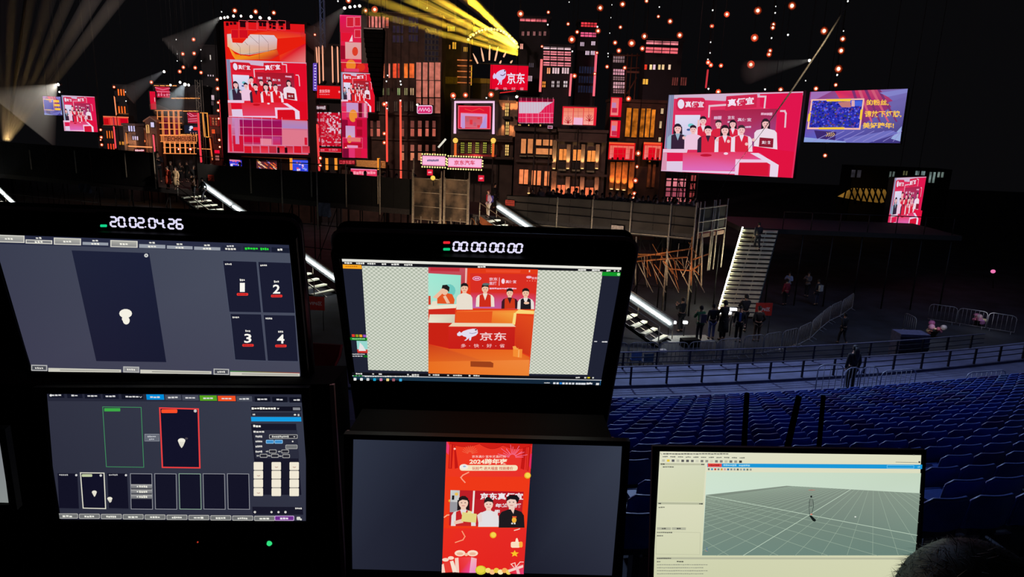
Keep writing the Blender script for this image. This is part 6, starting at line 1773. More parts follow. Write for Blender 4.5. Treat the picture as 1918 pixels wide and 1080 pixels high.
# ================================================================ field furniture
BARM = mat('galvanised_barrier_tube', (150, 152, 160), .45, .3)
def barrier(P, Q, label, z):
    P, Q = V((P.x, P.y, z)), V((Q.x, Q.y, z))
    t = thing('crowd_barrier', label, 'barrier', (P + Q) / 2, 'steel crowd barriers')
    u = (Q - P)
    L = u.length
    u.normalize()
    h = 1.08
    nn = V((-u.y, u.x, 0))
    pts = [P + V((0, 0, .12)), P + V((0, 0, h - .18)), P + u * .06 + V((0, 0, h - .06)), P + u * .2 + V((0, 0, h)), Q - u * .2 + V((0, 0, h)), Q - u * .06 + V((0, 0, h - .06)), Q + V((0, 0, h - .18)), Q + V((0, 0, .12))]
    MB(BARM).tube(pts + [pts[0]], .022, 6).build('frame', t)
    n = max(4, int(L / .2))
    for i in range(1, n): MB(BARM).tube([P + u * (L * i / n) + V((0, 0, .12)), P + u * (L * i / n) + V((0, 0, h))], .011, 5).build('bar', t)
    for k in (.12, .88):
        c_ = P + u * L * k
        MB(BARM).tube([c_ - nn * .28 + V((0, 0, .015)), c_ + V((0, 0, .13)), c_ + nn * .28 + V((0, 0, .015))], .018, 5).build('foot', t)
    return t
def chain(pts, z, where):
    P = [onZ(x, y, z) for x, y in pts]
    for i, (a, b_) in enumerate(zip(P[:-1], P[1:])):
        d = (b_ - a)
        barrier(a + d * .02, b_ - d * .02, '%s crowd barrier, %s' % (nth(i), where), z)
chain([(1120, 684), (1175, 682), (1232, 682), (1287, 681), (1340, 676), (1386, 671)], 0, 'on the field before the stair crew')
chain([(1390, 668), (1428, 664), (1462, 658), (1492, 650), (1517, 637), (1536, 618), (1553, 604), (1574, 594), (1596, 578)], 0, 'in the chain curving away over the field')
chain([(1690, 618), (1712, 630)], 0, 'standing askew alone at the far right of the field')
chain([(1736, 600), (1790, 608), (1846, 617), (1900, 626)], 0, 'in the dim row at the far right of the field')
chain([(1525, 737), (1574, 736)], 2.0, 'just left of the long haired walker')
chain([(1577, 744), (1603, 741)], 2.0, 'right before the long haired walker')
chain([(1606, 741), (1638, 740)], 2.0, 'just right of the long haired walker')
chain([(1642, 750), (1709, 744)], 2.0, 'among the upper seats right of the walker')
chain([(1800, 752), (1876, 746)], 2.0, 'among the upper seats near the right edge')
def text_solid(pl_, body, a0, b0, a1, b1, m, k=.004, fat=.01):
    vs, fs, x0, x1, y0, y1 = text_mesh(body, fat)
    mb = MB(m)
    mb.raw([pl_.pt(a0 + (a1 - a0) * (x - x0) / (x1 - x0), b0 + (b1 - b0) * (y - y0) / (y1 - y0), k) for x, y in vs], fs)
    return mb
def zone_sign(label, px, py, yaw):
    p = onZ(px, py, 0)
    t = thing('zone_sign', label, 'sign', p, 'red zone signs on the field')
    pl_ = Plane(p + V((0, 0, 1.45)), (math.cos(yaw), math.sin(yaw), 0), (0, 0, 1))
    MB(mat('red_zone_board', (190, 44, 34), .6, 0, .2)).pbox(pl_, -.48, -.36, .48, .36, -.03, 0).build('board', t)
    text_solid(pl_, 'VIP6区', -.33, -.1, .35, .1, mat('white_paint', (225, 220, 225), .6, 0, .05)).build('lettering', t)
    for a in (-.4, .4): MB(DARKMETAL).tube([tuple(pl_.pt(a, -1.45, -.02)), tuple(pl_.pt(a, -.36, -.02))], .02, 5).build('leg', t)
zone_sign('red sign with white VIP lettering beside the wide right stair', 1425, 626, .1)
zone_sign('red sign with white VIP lettering between the two upper monitors', 592, 618, -.05)
for px in (592, 1425):
    p = onZ(px, 626, 0)
    lamp('POINT', 'sign_lamp', (p.x - .4, p.y - 2.2, 2.6), (0, 0, 0), 14, (1, .85, .8), .1)
def blue_chair(label, px, py, m, yaw=0):
    p = onZ(px, py, 0)
    t = thing('folding_chair', label, 'chair', p, 'loose chairs on the field')
    mb = MB(m); mb.obox((0, -.2, .66), (.24, 0, 0), (0, .02, 0), (0, 0, .2)); mb.build('backrest', t, (0, 0, 0))
    mb = MB(m); mb.obox((0, .02, .44), (.24, 0, 0), (0, .22, 0), (0, 0, .015)); mb.build('seat', t, (0, 0, 0))
    for x in (-.22, .22):
        for y in (-.2, .22): MB(DARKMETAL).tube([(x, y, 0), (x, y * .9, .86 if y < 0 else .44)], .015, 5).build('leg', t, (0, 0, 0))
    t.rotation_euler = (0, 0, yaw)
blue_chair('pale blue folding chair behind the first field barriers', 1189, 689, mat('pale_blue_chair', (120, 160, 235), .6))
blue_chair('darker blue grey chair beside the pale blue folding chair', 1209, 692, mat('blue_grey_chair', (70, 96, 130), .6), .3)
def flat_box(name, label, cat, px, py, z, w_, d_, h_, m, yaw=.2):
    p = onZ(px, py, z)
    u = V((math.cos(yaw), math.sin(yaw), 0))
    return tag(MB(m).obox(p + V((0, 0, h_ / 2)), u * w_ / 2, V((-u.y, u.x, 0)) * d_ / 2, (0, 0, h_ / 2)).build(name), label, cat)
flat_box('paper_bag', 'white paper bag lying on the field behind the barriers', 'bag', 1240, 659, 0, .4, .25, .14, mat('white_paper', (230, 230, 235), .7))
flat_box('storage_case', 'black case with white sheets in the stair crew', 'case', 1291, 648, 0, .9, .5, .4, BLACK)
flat_box('cushion_mat', 'pale lit mat on the ground at the foot of the middle stair', 'mat', 1288, 634, 0, 2.6, 1.2, .008, mat('pale_mat', (200, 204, 190), .7))
def work_light(label, px, py, z, w_, s_=10):
    p = onZ(px, py, 0)
    t = thing('work_light', label, 'lamp', p, 'white work lights at the stair foot')
    MB(emis((250, 252, 255), s_)).obox(p + V((0, 0, z)), (w_, 0, 0), (0, .06, 0), (0, 0, .06)).build('tube', t)
    MB(DARKMETAL).obox(p + V((0, .07, z + .05)), (w_ + .03, 0, 0), (0, .03, 0), (0, 0, .08)).build('housing', t)
    MB(DARKMETAL).tube([p + V((0, .08, 0)), p + V((0, .08, z))], .03, 5).build('stand', t)
work_light('white work light on a stand left of the tall hooded coat', 1354, 630, 1.35, .3)
work_light('white work light tube on a stand beside the first one', 1367, 630, 1.55, .2)
work_light('round white work light low beside the bending crew person', 1281, 630, .8, .11, 12)
work_light('white light bar continuing from the middle stair foot', 1252, 627, .72, .35, 12)
# small bright belongings in the dim right field
for lab, px, py, c_ in (('pink lit bouquet standing at the far right of the dim field', 1832, 612, (226, 120, 160)), ('white bunch of bags left of the pink bouquet', 1745, 632, (236, 232, 215))):
    p = onZ(px, py, 0)
    t = thing('bouquet' if 'pink' in lab else 'bag_bunch', lab, 'bouquet' if 'pink' in lab else 'bags', p)
    r = random.Random(px)
    for i in range(9):
        cc = (r.randint(200, 240), r.randint(110, 210), r.randint(150, 210)) if 'pink' in lab else (236, 230, 212)
        q = p + V((r.uniform(-.5, .5), r.uniform(-.3, .3), r.uniform(.35, .8)))
        MB(mat('petal_%d_%d_%d' % cc, cc, .7, 0, .1)).ball(q, r.uniform(.1, .2), 1, .8, r.uniform(.5, .9), 7, 5).build('bloom' if 'pink' in lab else 'bag', t)
    MB(mat('wrap_dark', (40, 44, 40), .8)).lathe(p, (0, 0, 1), [(.1, 0), (.3, .4), (.4, .45)], 8).build('wrapper', t)
    lamp('POINT', 'bunch_light', tuple(p + V((-.2, -.9, 1.1))), (0, 0, 0), 7, (1, .95, .9), .05)  # bare point lamp in front of each bunch
p = onZ(1860, 512, 2.0)
t = thing('pink_lamp', 'small pink glowing lamp at the far right edge of the dim field', 'lamp', onZ(1860, 540, 0))
q = onY(1860, 508, onZ(1860, 540, 0).y)
MB(emis((240, 120, 180), 1.0)).ball(q, .16, 1.2, .8, .9, 8, 6).build('bulb', t)
MB(DARKMETAL).tube([onZ(1860, 540, 0), q], .03, 5).build('pole', t)
# dark step box against the far railing
p = onZ(1748, 672, 2.0)
t = thing('equipment_stack', 'grey slatted equipment stack beyond the far railing', 'equipment', (p.x, p.y + 1.0, 0))
MB(mat('grey_crate', (96, 96, 124), .8)).box(p.x - .65, p.x + .65, p.y + 1.5, p.y + 2.3, 0, 2.6).build('case_body', t)
for i in range(4): MB(mat('grey_crate_dark', (40, 40, 60), .8)).box(p.x - .66, p.x + .66, p.y + 1.46, p.y + 1.5, 1.7 + i * .24, 1.78 + i * .24).build('slat', t)
lamp('AREA', 'field_glow_light', (24, 33, 13), (22, 35, 0), 420, (.45, .6, 1), 8)
# ================================================================ the operator's desk in the foreground
QUL = ((-15, 438), (543, 458), (563, 705), (60, 693))
QLL = ((88, 737), (573, 738), (573, 975), (107, 972))
QMT = ((640, 483), (1165, 499), (1125, 717), (665, 705))
QMB = ((662, 822), (1167, 835), (1146, 1077), (658, 1065))
QLP = ((1236, 845), (1728, 852), (1706, 1140), (1220, 1134))
PUL, PLL, PMT, PMB, PLP = quad_plane(*QUL, 1.28), quad_plane(*QLL, 1.34), quad_plane(*QMT, 1.28), quad_plane(*QMB, 1.2), quad_plane(*QLP, 1.05)
def qext(pl, q):
    u = [pl.uv(*p) for p in q]
    return (u[0][0] + u[3][0]) / 2, (u[2][1] + u[3][1]) / 2, (u[1][0] + u[2][0]) / 2, (u[0][1] + u[1][1]) / 2
EPS = 4e-5
def monitor(label, pl, q, bez, name='monitor', deep=.0115, ext=None):
    a0, b0, a1, b1 = ext or qext(pl, q)
    t = thing(name, label, 'monitor', pl.pt((a0 + a1) / 2, b0, -.02))
    l, r, tp, bt = bez
    MB(PLASTIC).pbox(pl, a0 - l, b0 - bt, a1 + r, b1 + tp, -deep, -.0012).build('housing', t)
    fr = MB(PLASTIC)
    k1 = .004
    fr.pbox(pl, a0 - l, b0 - bt, a0 - .0012, b1 + tp, -.0012, k1); fr.pbox(pl, a1 + .0012, b0 - bt, a1 + r, b1 + tp, -.0012, k1)
    fr.pbox(pl, a0 - .0012, b1 + .0012, a1 + .0012, b1 + tp, -.0012, k1); fr.pbox(pl, a0 - .0012, b0 - bt, a1 + .0012, b0 - .0012, -.0012, k1)
    fr.build('bezel', t)
    return t, Canvas(pl, EPS), (a0, b0, a1, b1)
def blobman(cv, x, y, s_, c=(244, 240, 226)):      # small pale rounded figure shape on the software screens
    cv.ell(x, y, 12 * s_, 8.5 * s_, c); cv.ell(x + 1.2 * s_, y + 13 * s_, 6.5 * s_, 7.5 * s_, c); cv.ell(x - 4 * s_, y + 10 * s_, 3 * s_, 4 * s_, c)

# ---------- flight cases
def fcase(label, plid, lid, pbody, body, trim=True):
    t = thing('flight_case', label, 'flight case', pbody.pt(.5 * (body[0] + body[2]), body[1], -.25))
    a0, b0, a1, b1 = lid
    r = .022
    pts = []
    for cx, cy, s0 in ((a1 - r, b1 - r, 0), (a0 + r, b1 - r, 90)):
        for i in range(5):
            a = math.radians(s0 + i * 22.5)
            pts.append((cx + r * math.cos(a), cy + r * math.sin(a)))
    pts += [(a0, b0), (a1, b0)]
    MB(BLACK).prism(plid, pts, -.05, -.012).build('lid', t)
    e = MB(TRIM)
    e.tube([plid.pt(a, b_, -.02) for a, b_ in [(a1, b0)] + pts[:10] + [(a0, b0)]], .0055, 6)
    e.build('edge_trim', t)
    MB(BLACK).pbox(pbody, body[0], body[1], body[2], body[3], -.12, -.012).build('case_body', t)
    for k in (body[0], body[2]):
        e = MB(TRIM)
        e.pbox(pbody, k - .004, body[1], k + .004, body[3], -.016, -.008)
        e.build('corner_trim', t)
    return t
u0, v0 = PUL.uv(-60, 383); u1, v1 = PUL.uv(556, 420); u2, v2 = PUL.uv(578, 712)
lu, lv = PLL.uv(640, 1200); tu, tv = PLL.uv(-60, 722)
fcase('black flight case holding the two left monitors under the running timecode', PUL, (PUL.uv(-120, 540)[0], v2, (u1 + u2) / 2, v1), PLL, (PLL.uv(-200, 900)[0], lv, PLL.uv(630, 900)[0], tv))
m0, n0 = PMT.uv(640, 722); m1, n1 = PMT.uv(900, 452)
bu0, bv0 = PMB.uv(650, 1300); bu1, bv1 = PMB.uv(1152, 803)
fcase('black flight case holding the two middle monitors under the zero timecode', PMT, (PMT.uv(637, 580)[0], PMT.uv(900, 812)[1], PMT.uv(1172, 600)[0], n1), PMB, (PMB.uv(652, 900)[0], bv0, PMB.uv(1150, 780)[0], bv1 - .02))
# power button and lamps on the left case
t = thing('power_button', 'round green lit power button on the front of the left case', 'button', PLL.hit(502, 1021))
a, b_ = PLL.uv(502, 1021)
MB(emis((50, 226, 130), 1.0)).lathe(PLL.pt(a, b_, -.012), PLL.n, [(.0001, .007), (.0045, .007), (.0055, .0)], 14).build('lens', t)
MB(mat('dark_green_ring', (14, 60, 34), .3)).lathe(PLL.pt(a, b_, -.012), PLL.n, [(.0056, 0), (.0056, .005), (.0075, .005), (.0082, 0)], 16).build('ring', t)
t = thing('indicator_lamp', 'tiny red indicator lamp left of the green power button', 'indicator', PLL.hit(367, 1021))
a, b_ = PLL.uv(366, 1020)
MB(emis((206, 60, 40), .8)).lathe(PLL.pt(a, b_, -.012), PLL.n, [(.0001, .004), (.0012, .0035), (.0016, 0)], 10).build('lens', t)
MB(PLASTIC).lathe(PLL.pt(a, b_, -.0121), PLL.n, [(.0017, 0), (.0017, .002), (.003, .002), (.003, 0)], 10).build('ring', t)

# ---------- timecode clocks
SEG = {'0': 'abcdef', '1': 'bc', '2': 'abged', '3': 'abgcd', '4': 'fgbc', '5': 'afgcd', '6': 'afgedc', '7': 'abc', '8': 'abcdefg', '9': 'abcdfg'}
def clock(label, pl, x0, y0, x1, y1, s_, leds):
    a0, b1 = pl.uv(x0, y0); a1, b0 = pl.uv(x1, y1)
    t = thing('timecode_clock', label, 'clock', pl.pt((a0 + a1) / 2, (b0 + b1) / 2, -.012))
    MB(PLASTIC).pbox(pl, a0 - .02, b0 - .008, a1 + .01, b1 + .008, -.0119, -.008).build('housing', t)
    cv = Canvas(pl, EPS, -.0079)
    c_ = (226, 222, 250)
    n = sum(ch != '.' for ch in s_)
    step = (a1 - a0) / (n + .45 * 0 + 3 * .38)
    x = a0
    H_, W_ = (b1 - b0), step * .72
    def seg(p, q, th):
        d = V((q[0] - p[0], q[1] - p[1], 0)).normalized() * th * .5
        e = V((-d.y, d.x, 0))
        P, Q = V((*p, 0)), V((*q, 0))
        cv.add([tuple(v_[:2]) for v_ in (P + d - e, Q - d - e, Q, Q - d + e, P + d + e, P)], [(0, 1, 2, 3, 4, 5)], rgb(c_), True)
    cv.k = 1
    for ch in s_:
        if ch == '.':
            cv.add([(x - step * .2, b0), (x - step * .02, b0), (x - step * .02, b0 + H_ * .14), (x - step * .2, b0 + H_ * .14)], [(0, 1, 2, 3)], rgb(c_), True)
            x += step * .38
            continue
        sl = H_ * .05
        Lx = lambda v_: v_
        p = {'tl': (x + sl * 2, b1), 'tr': (x + W_ + sl * 2, b1), 'ml': (x + sl, (b0 + b1) / 2), 'mr': (x + W_ + sl, (b0 + b1) / 2), 'bl': (x, b0), 'br': (x + W_, b0)}
        for g_ in SEG[ch]:
            seg(*{'a': (p['tl'], p['tr']), 'b': (p['tr'], p['mr']), 'c': (p['mr'], p['br']), 'd': (p['bl'], p['br']), 'e': (p['ml'], p['bl']), 'f': (p['tl'], p['ml']), 'g': (p['ml'], p['mr'])}[g_], H_ * .2)
        x += step
    for px, py, c2 in leds:
        cv.map = pl.uv
        cv.k = 1
        cv.rrect(px - 6.5, py - 2.4, px + 6.5, py + 2.4, 1.6, c2)
    cv.build('digits', t)
clock('running timecode clock with white digits and one green bar on the left case lid', PUL, 200, 409.5, 343, 432, '20.02.04.26', [(190, 426, (20, 214, 140))])
clock('zero timecode clock with white digits and red and green bars on the middle case lid', PMT, 848, 458, 980, 478, '00.00.00.00', [(836, 459, (236, 40, 50)), (836, 471.5, (20, 206, 130))])

# ---------- upper left monitor: switching software
t, cv, e = monitor('upper left monitor showing four numbered dark tiles on slate grey', PUL, QUL, (.012, .014, .012, .014))
SL, DK_, BT, BL = (62, 67, 86), (25, 28, 50), (172, 170, 164), (214, 212, 202)
cv.poly(QUL, [(58, 62, 80), (74, 80, 96), (68, 70, 88), (62, 62, 82)])
cv.poly([(-15, 438), (543, 458), (544, 474), (-10, 456)], (40, 44, 66))
for x0, y0, x1, y1, k in ((-12, 439, 46, 453, 0), (48, 448, 98, 455.5, 1), (101, 444.5, 152, 457.5, 0), (155, 452.5, 203, 458, 2), (207, 449, 258, 462, 0), (261, 456.5, 310, 463.5, 2), (313, 459, 361, 465, 2), (364, 461, 413, 467, 2)):
    m_ = .035 * (x1 - x0)
    P = [(x0, y0), (x1, y0 + m_), (x1, y1 + m_ * .8), (x0, y1)]
    cv.poly(P, BL if k < 2 else (150, 156, 166)); 
    if k < 2: cv.poly([(x0 + 2, y0 + 1.4), (x1 - 2, y0 + m_ + 1.4), (x1 - 2, y1 + m_ * .8 - 1.6), (x0 + 2, y1 - 1.6)], [(170, 170, 162), (176, 176, 168), (140, 140, 140), (130, 130, 132)] if k == 0 else (128, 128, 130))
    cv.glyphs((x0 + x1) / 2 - 8, (y0 + y1) / 2 - 1, (x0 + x1) / 2 + 8, (y0 + y1) / 2 + 3, (240, 238, 226), 3)
    if k: cv.glyphs((x0 + x1) / 2 - 6, y0 - 4.5, (x0 + x1) / 2 + 6, y0 - .5, (220, 220, 212), 2)
cv.poly([(416, 459), (451, 461), (451, 469), (416, 467)], (34, 38, 58)); cv.glyphs(425, 458.5, 439, 462, (220, 220, 220), 3); cv.glyphs(422, 463.5, 443, 467.5, (232, 230, 220), 4)
cv.poly([(456, 460), (506, 462), (506, 472), (456, 469)], (30, 36, 52)); cv.glyphs(459, 462, 484, 467, (40, 226, 60), 5); cv.glyphs(488, 463, 504, 468, (40, 226, 60), 4)
cv.poly([(509, 462), (542, 464), (542, 473), (509, 471)], (24, 28, 46)); cv.glyphs(520, 464.5, 530, 469, (230, 228, 220), 2)
cv.poly([(135, 468), (280, 473), (312, 677), (181, 675)], [(30, 34, 56), (28, 32, 56), (24, 26, 48), (28, 28, 50)])
cv.ell(274.5, 477.5, 3.8, 3.6, (206, 208, 206)); cv.ell(274.5, 477.5, 1.2, 1.2, (90, 90, 100)); blobman(cv, 236, 586, 1.0)
for k, P in enumerate((((418, 487), (481, 489), (490, 584), (430, 583)), ((484, 489), (545, 491), (553, 585), (493, 584)), ((432, 586), (490, 587), (499, 674), (441, 672)), ((494, 588), (553, 589), (559, 675), (502, 674)))):
    cv.poly(P, (26, 28, 48)); cv.frame(P, .5, (84, 92, 112))
    cv.glyphs(P[0][0] + 4, P[0][1] + 5, P[0][0] + 17, P[0][1] + 8.5, (226, 224, 216), 4)
    cx, cy = ((454.5, 537), (518.5, 540), (465, 632), (526.5, 633))[k]
    cv.glyphs(cx - 5, cy - 16, cx + 5, cy - 11.5, (226, 224, 216), 3)
    cv.text('1234'[k], cx - (4.6 if k == 0 else 6.8), cy - 8.5, cx + (4.6 if k == 0 else 6.8), cy + 8.5, (250, 248, 240), .02)
    cv.rrect(cx - 10.5, cy + 10.5, cx + 11, cy + 15.5, 2, (226, 52, 46)); cv.glyphs(cx - 8, cy + 11.6, cx + 8, cy + 14.5, (180, 30, 34), 5)
for x0, x1, y, k in ((60, 90, 687, 0), (92, 228, 691, 1), (232, 262, 690, 0), (264, 397, 694, 1), (401, 430, 694, 0), (432, 562, 698, 1)):
    if k:
        cv.poly([(x0, y - 4), (x1, y - 1), (x1, y + 4.5), (x0, y + 3)], (204, 202, 190)); cv.poly([(x0 + 22, y - .6), (x1 - 3, y + 1.4), (x1 - 3, y + 2.4), (x0 + 22, y + .6)], (120, 118, 112))
    else:
        cv.poly([(x0, y - 6), (x1, y - 5.2), (x1, y + 6), (x0, y + 5.4)], (176, 176, 176)); cv.poly([(x0 + 2, y - 4), (x1 - 2, y - 3.4), (x1 - 2, y + 4), (x0 + 2, y + 3.4)], (74, 76, 84) if x0 != 232 else (140, 140, 142)); cv.glyphs(x0 + 7, y - 1.6, x1 - 7, y + 2, (230, 228, 220), 4)
cv.poly([(432, 692), (562, 695.5), (562, 697), (432, 694)], [(60, 130, 70), (150, 50, 50), (150, 50, 50), (60, 130, 70)])
cv.build('display', t)

# ---------- lower left monitor: virtual figure software
t, cv, e = monitor('lower left monitor with green and red outlined tiles above a button row', PLL, QLL, (.014, .016, .014, .02))
cv.poly(QLL, [(48, 50, 66), (56, 60, 76), (48, 50, 66), (42, 44, 60)])
cv.poly([(88, 731.5), (573, 738), (573, 755), (89, 747)], (36, 38, 52)) if False else cv.rect(88, 737, 573, 752, (38, 40, 56))
def tab(x0, x1, y0, y1, c, n=3, tc=(214, 214, 214)):
    cv.rect(x0, y0, x1, y1, c); cv.glyphs((x0 + x1) / 2 - 3.2 * n, (y0 + y1) / 2 - 1.6, (x0 + x1) / 2 + 3.2 * n, (y0 + y1) / 2 + 1.8, tc, n)
yt = lambda x: 734.5 + (x - 90) * .019
for x0, x1, c, n in ((91, 121, (20, 22, 38), 3), (125, 155, (20, 22, 38), 2), (158, 189, (20, 22, 38), 3), (192, 223, (20, 22, 38), 3), (227, 269, (18, 20, 34), 4), (274, 308, (0, 140, 216), 3), (309, 340, (70, 74, 88), 3), (341, 373, (70, 74, 88), 3), (374, 407, (86, 160, 30), 3), (408, 442, (236, 80, 34), 3), (443, 473, (70, 74, 88), 3), (477, 507, (16, 18, 32), 3), (510, 539, (16, 18, 32), 2), (542, 571, (16, 18, 32), 2)): tab(x0, x1, yt(x0), yt(x0) + 10, c, n)
cv.line([(262, yt(262) + 4), (264, yt(264) + 6), (266, yt(266) + 4)], .9, (220, 220, 220)); cv.ell(96, yt(96) + 5, 2.6, 2.4, (226, 226, 226), 6)
cv.frame([(193, 761), (265, 762), (270, 874), (200, 873)], 1.1, (66, 150, 96)); cv.rrect(196, 763.5, 226, 769.5, 1, (60, 170, 70))
cv.rect(272, 812, 299, 825, (100, 104, 116)); cv.frame([(272, 812), (299, 812), (299, 825), (272, 825)], .8, (150, 154, 164)); cv.glyphs(277, 815, 293, 818, (190, 192, 198), 5); cv.glyphs(280, 820, 290, 823, (180, 182, 190), 3)
cv.poly([(300, 763), (372, 765), (375, 875), (305, 874)], (18, 18, 40)); cv.frame([(300, 763), (372, 765), (375, 875), (305, 874)], 2.6, (236, 64, 64)); cv.rrect(303, 765.5, 333, 772.5, 2, (250, 78, 40)); cv.ell(366.5, 768.5, 3, 3, (200, 200, 200), 8)
cv.ell(341, 824, 7, 4.5, (240, 236, 222)); cv.poly([(334.5, 826), (347.5, 826), (344, 834), (341, 838), (338, 834)], (222, 218, 204)); cv.ell(350, 820, 3, 2, (70, 66, 74))
for x0 in (109, 202): cv.poly([(x0, 885), (x0 + 37, 885.5), (x0 + 40, 951), (x0 + 3, 950)], (18, 18, 36)); cv.glyphs(x0 + 3, 886.5, x0 + 20, 889.5, (180, 180, 180), 5); cv.ell(x0 + 35, 888.5, 2.2, 2.2, (210, 210, 210), 8)
cv.poly([(152, 884), (196, 884.5), (199, 951), (157, 950)], (18, 18, 38)); cv.frame([(152, 884), (196, 884.5), (199, 951), (157, 950)], 1.8, (226, 224, 208)); cv.rrect(154.5, 886.5, 174, 891.5, 1.5, (190, 200, 160)); cv.ell(190, 889, 2.4, 2.4, (206, 206, 206), 8)
cv.ell(178, 920, 4.6, 3, (232, 228, 214)); cv.poly([(173.5, 921), (182.5, 921), (180, 927), (178, 929)], (226, 222, 206)); cv.ell(207, 932, 4.8, 3, (236, 232, 214)); cv.poly([(203, 934), (211, 934), (210, 938), (207, 940)], (214, 210, 196))
for x0 in (245.5, 291, 336.5, 381.5, 427): cv.poly([(x0, 885.5), (x0 + 40, 886), (x0 + 41.5, 952), (x0 + 1.5, 951.5)], (20, 20, 38)); cv.frame([(x0, 885.5), (x0 + 40, 886), (x0 + 41.5, 952), (x0 + 1.5, 951.5)], 1.1, (150, 152, 160) if x0 != 336.5 else (150, 180, 160))
for y in (905, 914.5, 924): cv.rect(246.5, y, 287, y + 8.4, (160, 160, 160), (96, 98, 104)); cv.ell(259, y + 4.4, 1.4, 1.4, (240, 240, 232), 6); cv.glyphs(262, y + 2, 278, y + 6.6, (232, 230, 218), 4)
for i in range(10):
    x0 = 109 + i * 41.2 - i * .25
    y0 = 959.5 + i * .42
    cv.rrect(x0, y0, x0 + 39, y0 + 9.5, 2, (176, 176, 172)); cv.rrect(x0 + 1.2, y0 + 1.2, x0 + 37.8, y0 + 8.3, 1.5, (112, 114, 114)); cv.glyphs(x0 + 10, y0 + 3.2, x0 + 29, y0 + 7, (232, 232, 222), 3 + i % 3)
cv.rrect(515.5, 963, 552.5, 972.5, 2, (190, 160, 206)); cv.rrect(517, 964.2, 551, 971.3, 1.5, (110, 44, 140)); cv.glyphs(526, 966, 542, 970, (236, 226, 240), 3); cv.rrect(557, 965, 564, 971, 1.5, (214, 214, 206)); cv.ell(565, 970, 2, 2, (214, 214, 206), 6)
cv.rect(472, 759, 566, 768, (18, 18, 32)); cv.glyphs(473, 760.5, 519, 765, (238, 236, 226), 9); cv.poly([(520, 762), (525, 762), (522.5, 765)], (220, 220, 216)); cv.rect(550, 761, 564, 766, (130, 132, 138))
cv.rect(472, 770, 566, 777.5, (36, 38, 54)); cv.glyphs(475, 772, 480, 775.5, (220, 218, 210), 2); cv.ell(554, 774.5, 2.4, 1.6, (226, 224, 214), 8); cv.rect(559, 773, 562.5, 777, (190, 190, 186))
cv.rect(472, 778.5, 566, 787, (20, 156, 226)); cv.rect(472, 791, 566, 924, (24, 24, 40)); cv.rect(476, 803, 562, 856, (42, 44, 60)); cv.glyphs(476, 793, 491, 798, (236, 234, 224), 3)
for y, w_ in ((804, 20), (813, 16), (822, 16), (831.5, 16), (841, 16)): cv.glyphs(476.5 if w_ == 20 else 480.5, y, 476.5 + w_ + 1, y + 4, (220, 218, 212), 4)
def pill(x0, y0, x1, y1, c=(180, 180, 176), f=(40, 40, 50)): cv.rrect(x0, y0, x1, y1, 1.6, c); cv.rrect(x0 + 1, y0 + 1, x1 - 1, y1 - 1, 1.2, f)
pill(506, 811, 559, 819); cv.glyphs(511, 813.2, 543, 817, (206, 206, 200), 9); cv.poly([(551, 814.5), (555, 814.5), (553, 816.5)], (220, 220, 220))
pill(500, 821, 515, 828, (150, 200, 236), (60, 140, 200)); pill(516, 821, 531.5, 828, (150, 200, 236), (60, 140, 200)); cv.ell(550, 824, 1.6, 1.6, (230, 228, 220), 6); pill(536.5, 830, 559, 838, (170, 170, 168), (112, 114, 116))
for x0, y in ((506, 839), (529, 839), (489, 847), (510, 847), (531, 847.5)): pill(x0, y, x0 + 14, y + 7); cv.glyphs(x0 - 6, y + 2, x0 - 1, y + 5, (190, 190, 186), 2)
for cx in (477.5, 511, 544.5):
    for j in range(4):
        y = 862 + j * 16.1
        cv.rrect(cx, y, cx + 17.5, y + 15, 1.5, (240, 232, 212))
        if (j in (0,) and cx > 500) or (cx < 500 and j in (1, 3)): cv.line([(cx + 6.5, y + 9), (cx + 9, y + 10), (cx + 11.5, y + 9)], .9, (150, 80, 66))
cv.rect(475, 945, 570, 960, (24, 24, 40)); cv.glyphs(555, 946.5, 568, 950, (214, 212, 206), 4)
for x, r in ((480, 2.4), (511, 2.2), (524, 2.2), (537, 2.4)): cv.ell(x, 955, r, r, (214, 212, 206), 7)
cv.build('display', t)

# ---------- middle upper monitor: mixer with transparency checks
t, cv, e = monitor('upper middle monitor showing a red studio scene between two checkered areas', PMT, QMT, (.014, .016, .012, .016))
cv.poly(QMT, (31, 34, 50))
cv.poly([(640, 483), (1165, 499), (1164, 505), (641, 489.5)], [(226, 226, 218), (238, 236, 226), (230, 228, 218), (220, 220, 212)])
cv.poly([(641, 489.5), (1164, 505), (1163.5, 510), (642, 494.5)], (20, 20, 26))
for x0, x1 in ((645, 660), (667, 683), (688, 704), (715, 724), (733, 748), (757, 773), (895, 910), (1083, 1098), (1109, 1124), (1136, 1144), (1150, 1153), (1157, 1160)): cv.glyphs(x0, 490.3 + (x0 - 641) * .0288, x1, 493.8 + (x0 - 641) * .0288, (232, 232, 226), max(1, int((x1 - x0) / 4)))
cv.poly([(642, 494.5), (677, 495.5), (678, 503), (642.5, 502)], (246, 164, 30)); cv.glyphs(647, 497, 670, 499.5, (190, 110, 20), 6)
cv.poly([(678, 497), (803, 500), (803, 695), (690, 692)], (214, 218, 204), False, 1)
cv.poly([(1007, 505), (1129, 508), (1100, 701), (989, 699)], (218, 220, 206), False, 1)
cv.poly([(1128, 508.5), (1163, 509.5), (1162, 516.5), (1127, 515.5)], (18, 150, 40)); cv.ell(1158.5, 513, 3, 3, (150, 230, 150), 8)
cv.glyphs(1113, 637, 1119, 640, (220, 220, 220), 1); cv.glyphs(1127.5, 637.5, 1138, 640.5, (220, 220, 220), 2)
for i, c in enumerate(((226, 60, 40), (150, 150, 30), (236, 160, 40), (150, 80, 190))): cv.rect(659 + i * 7, 625 + i * .2, 665 + i * 7, 630 + i * .2, c)
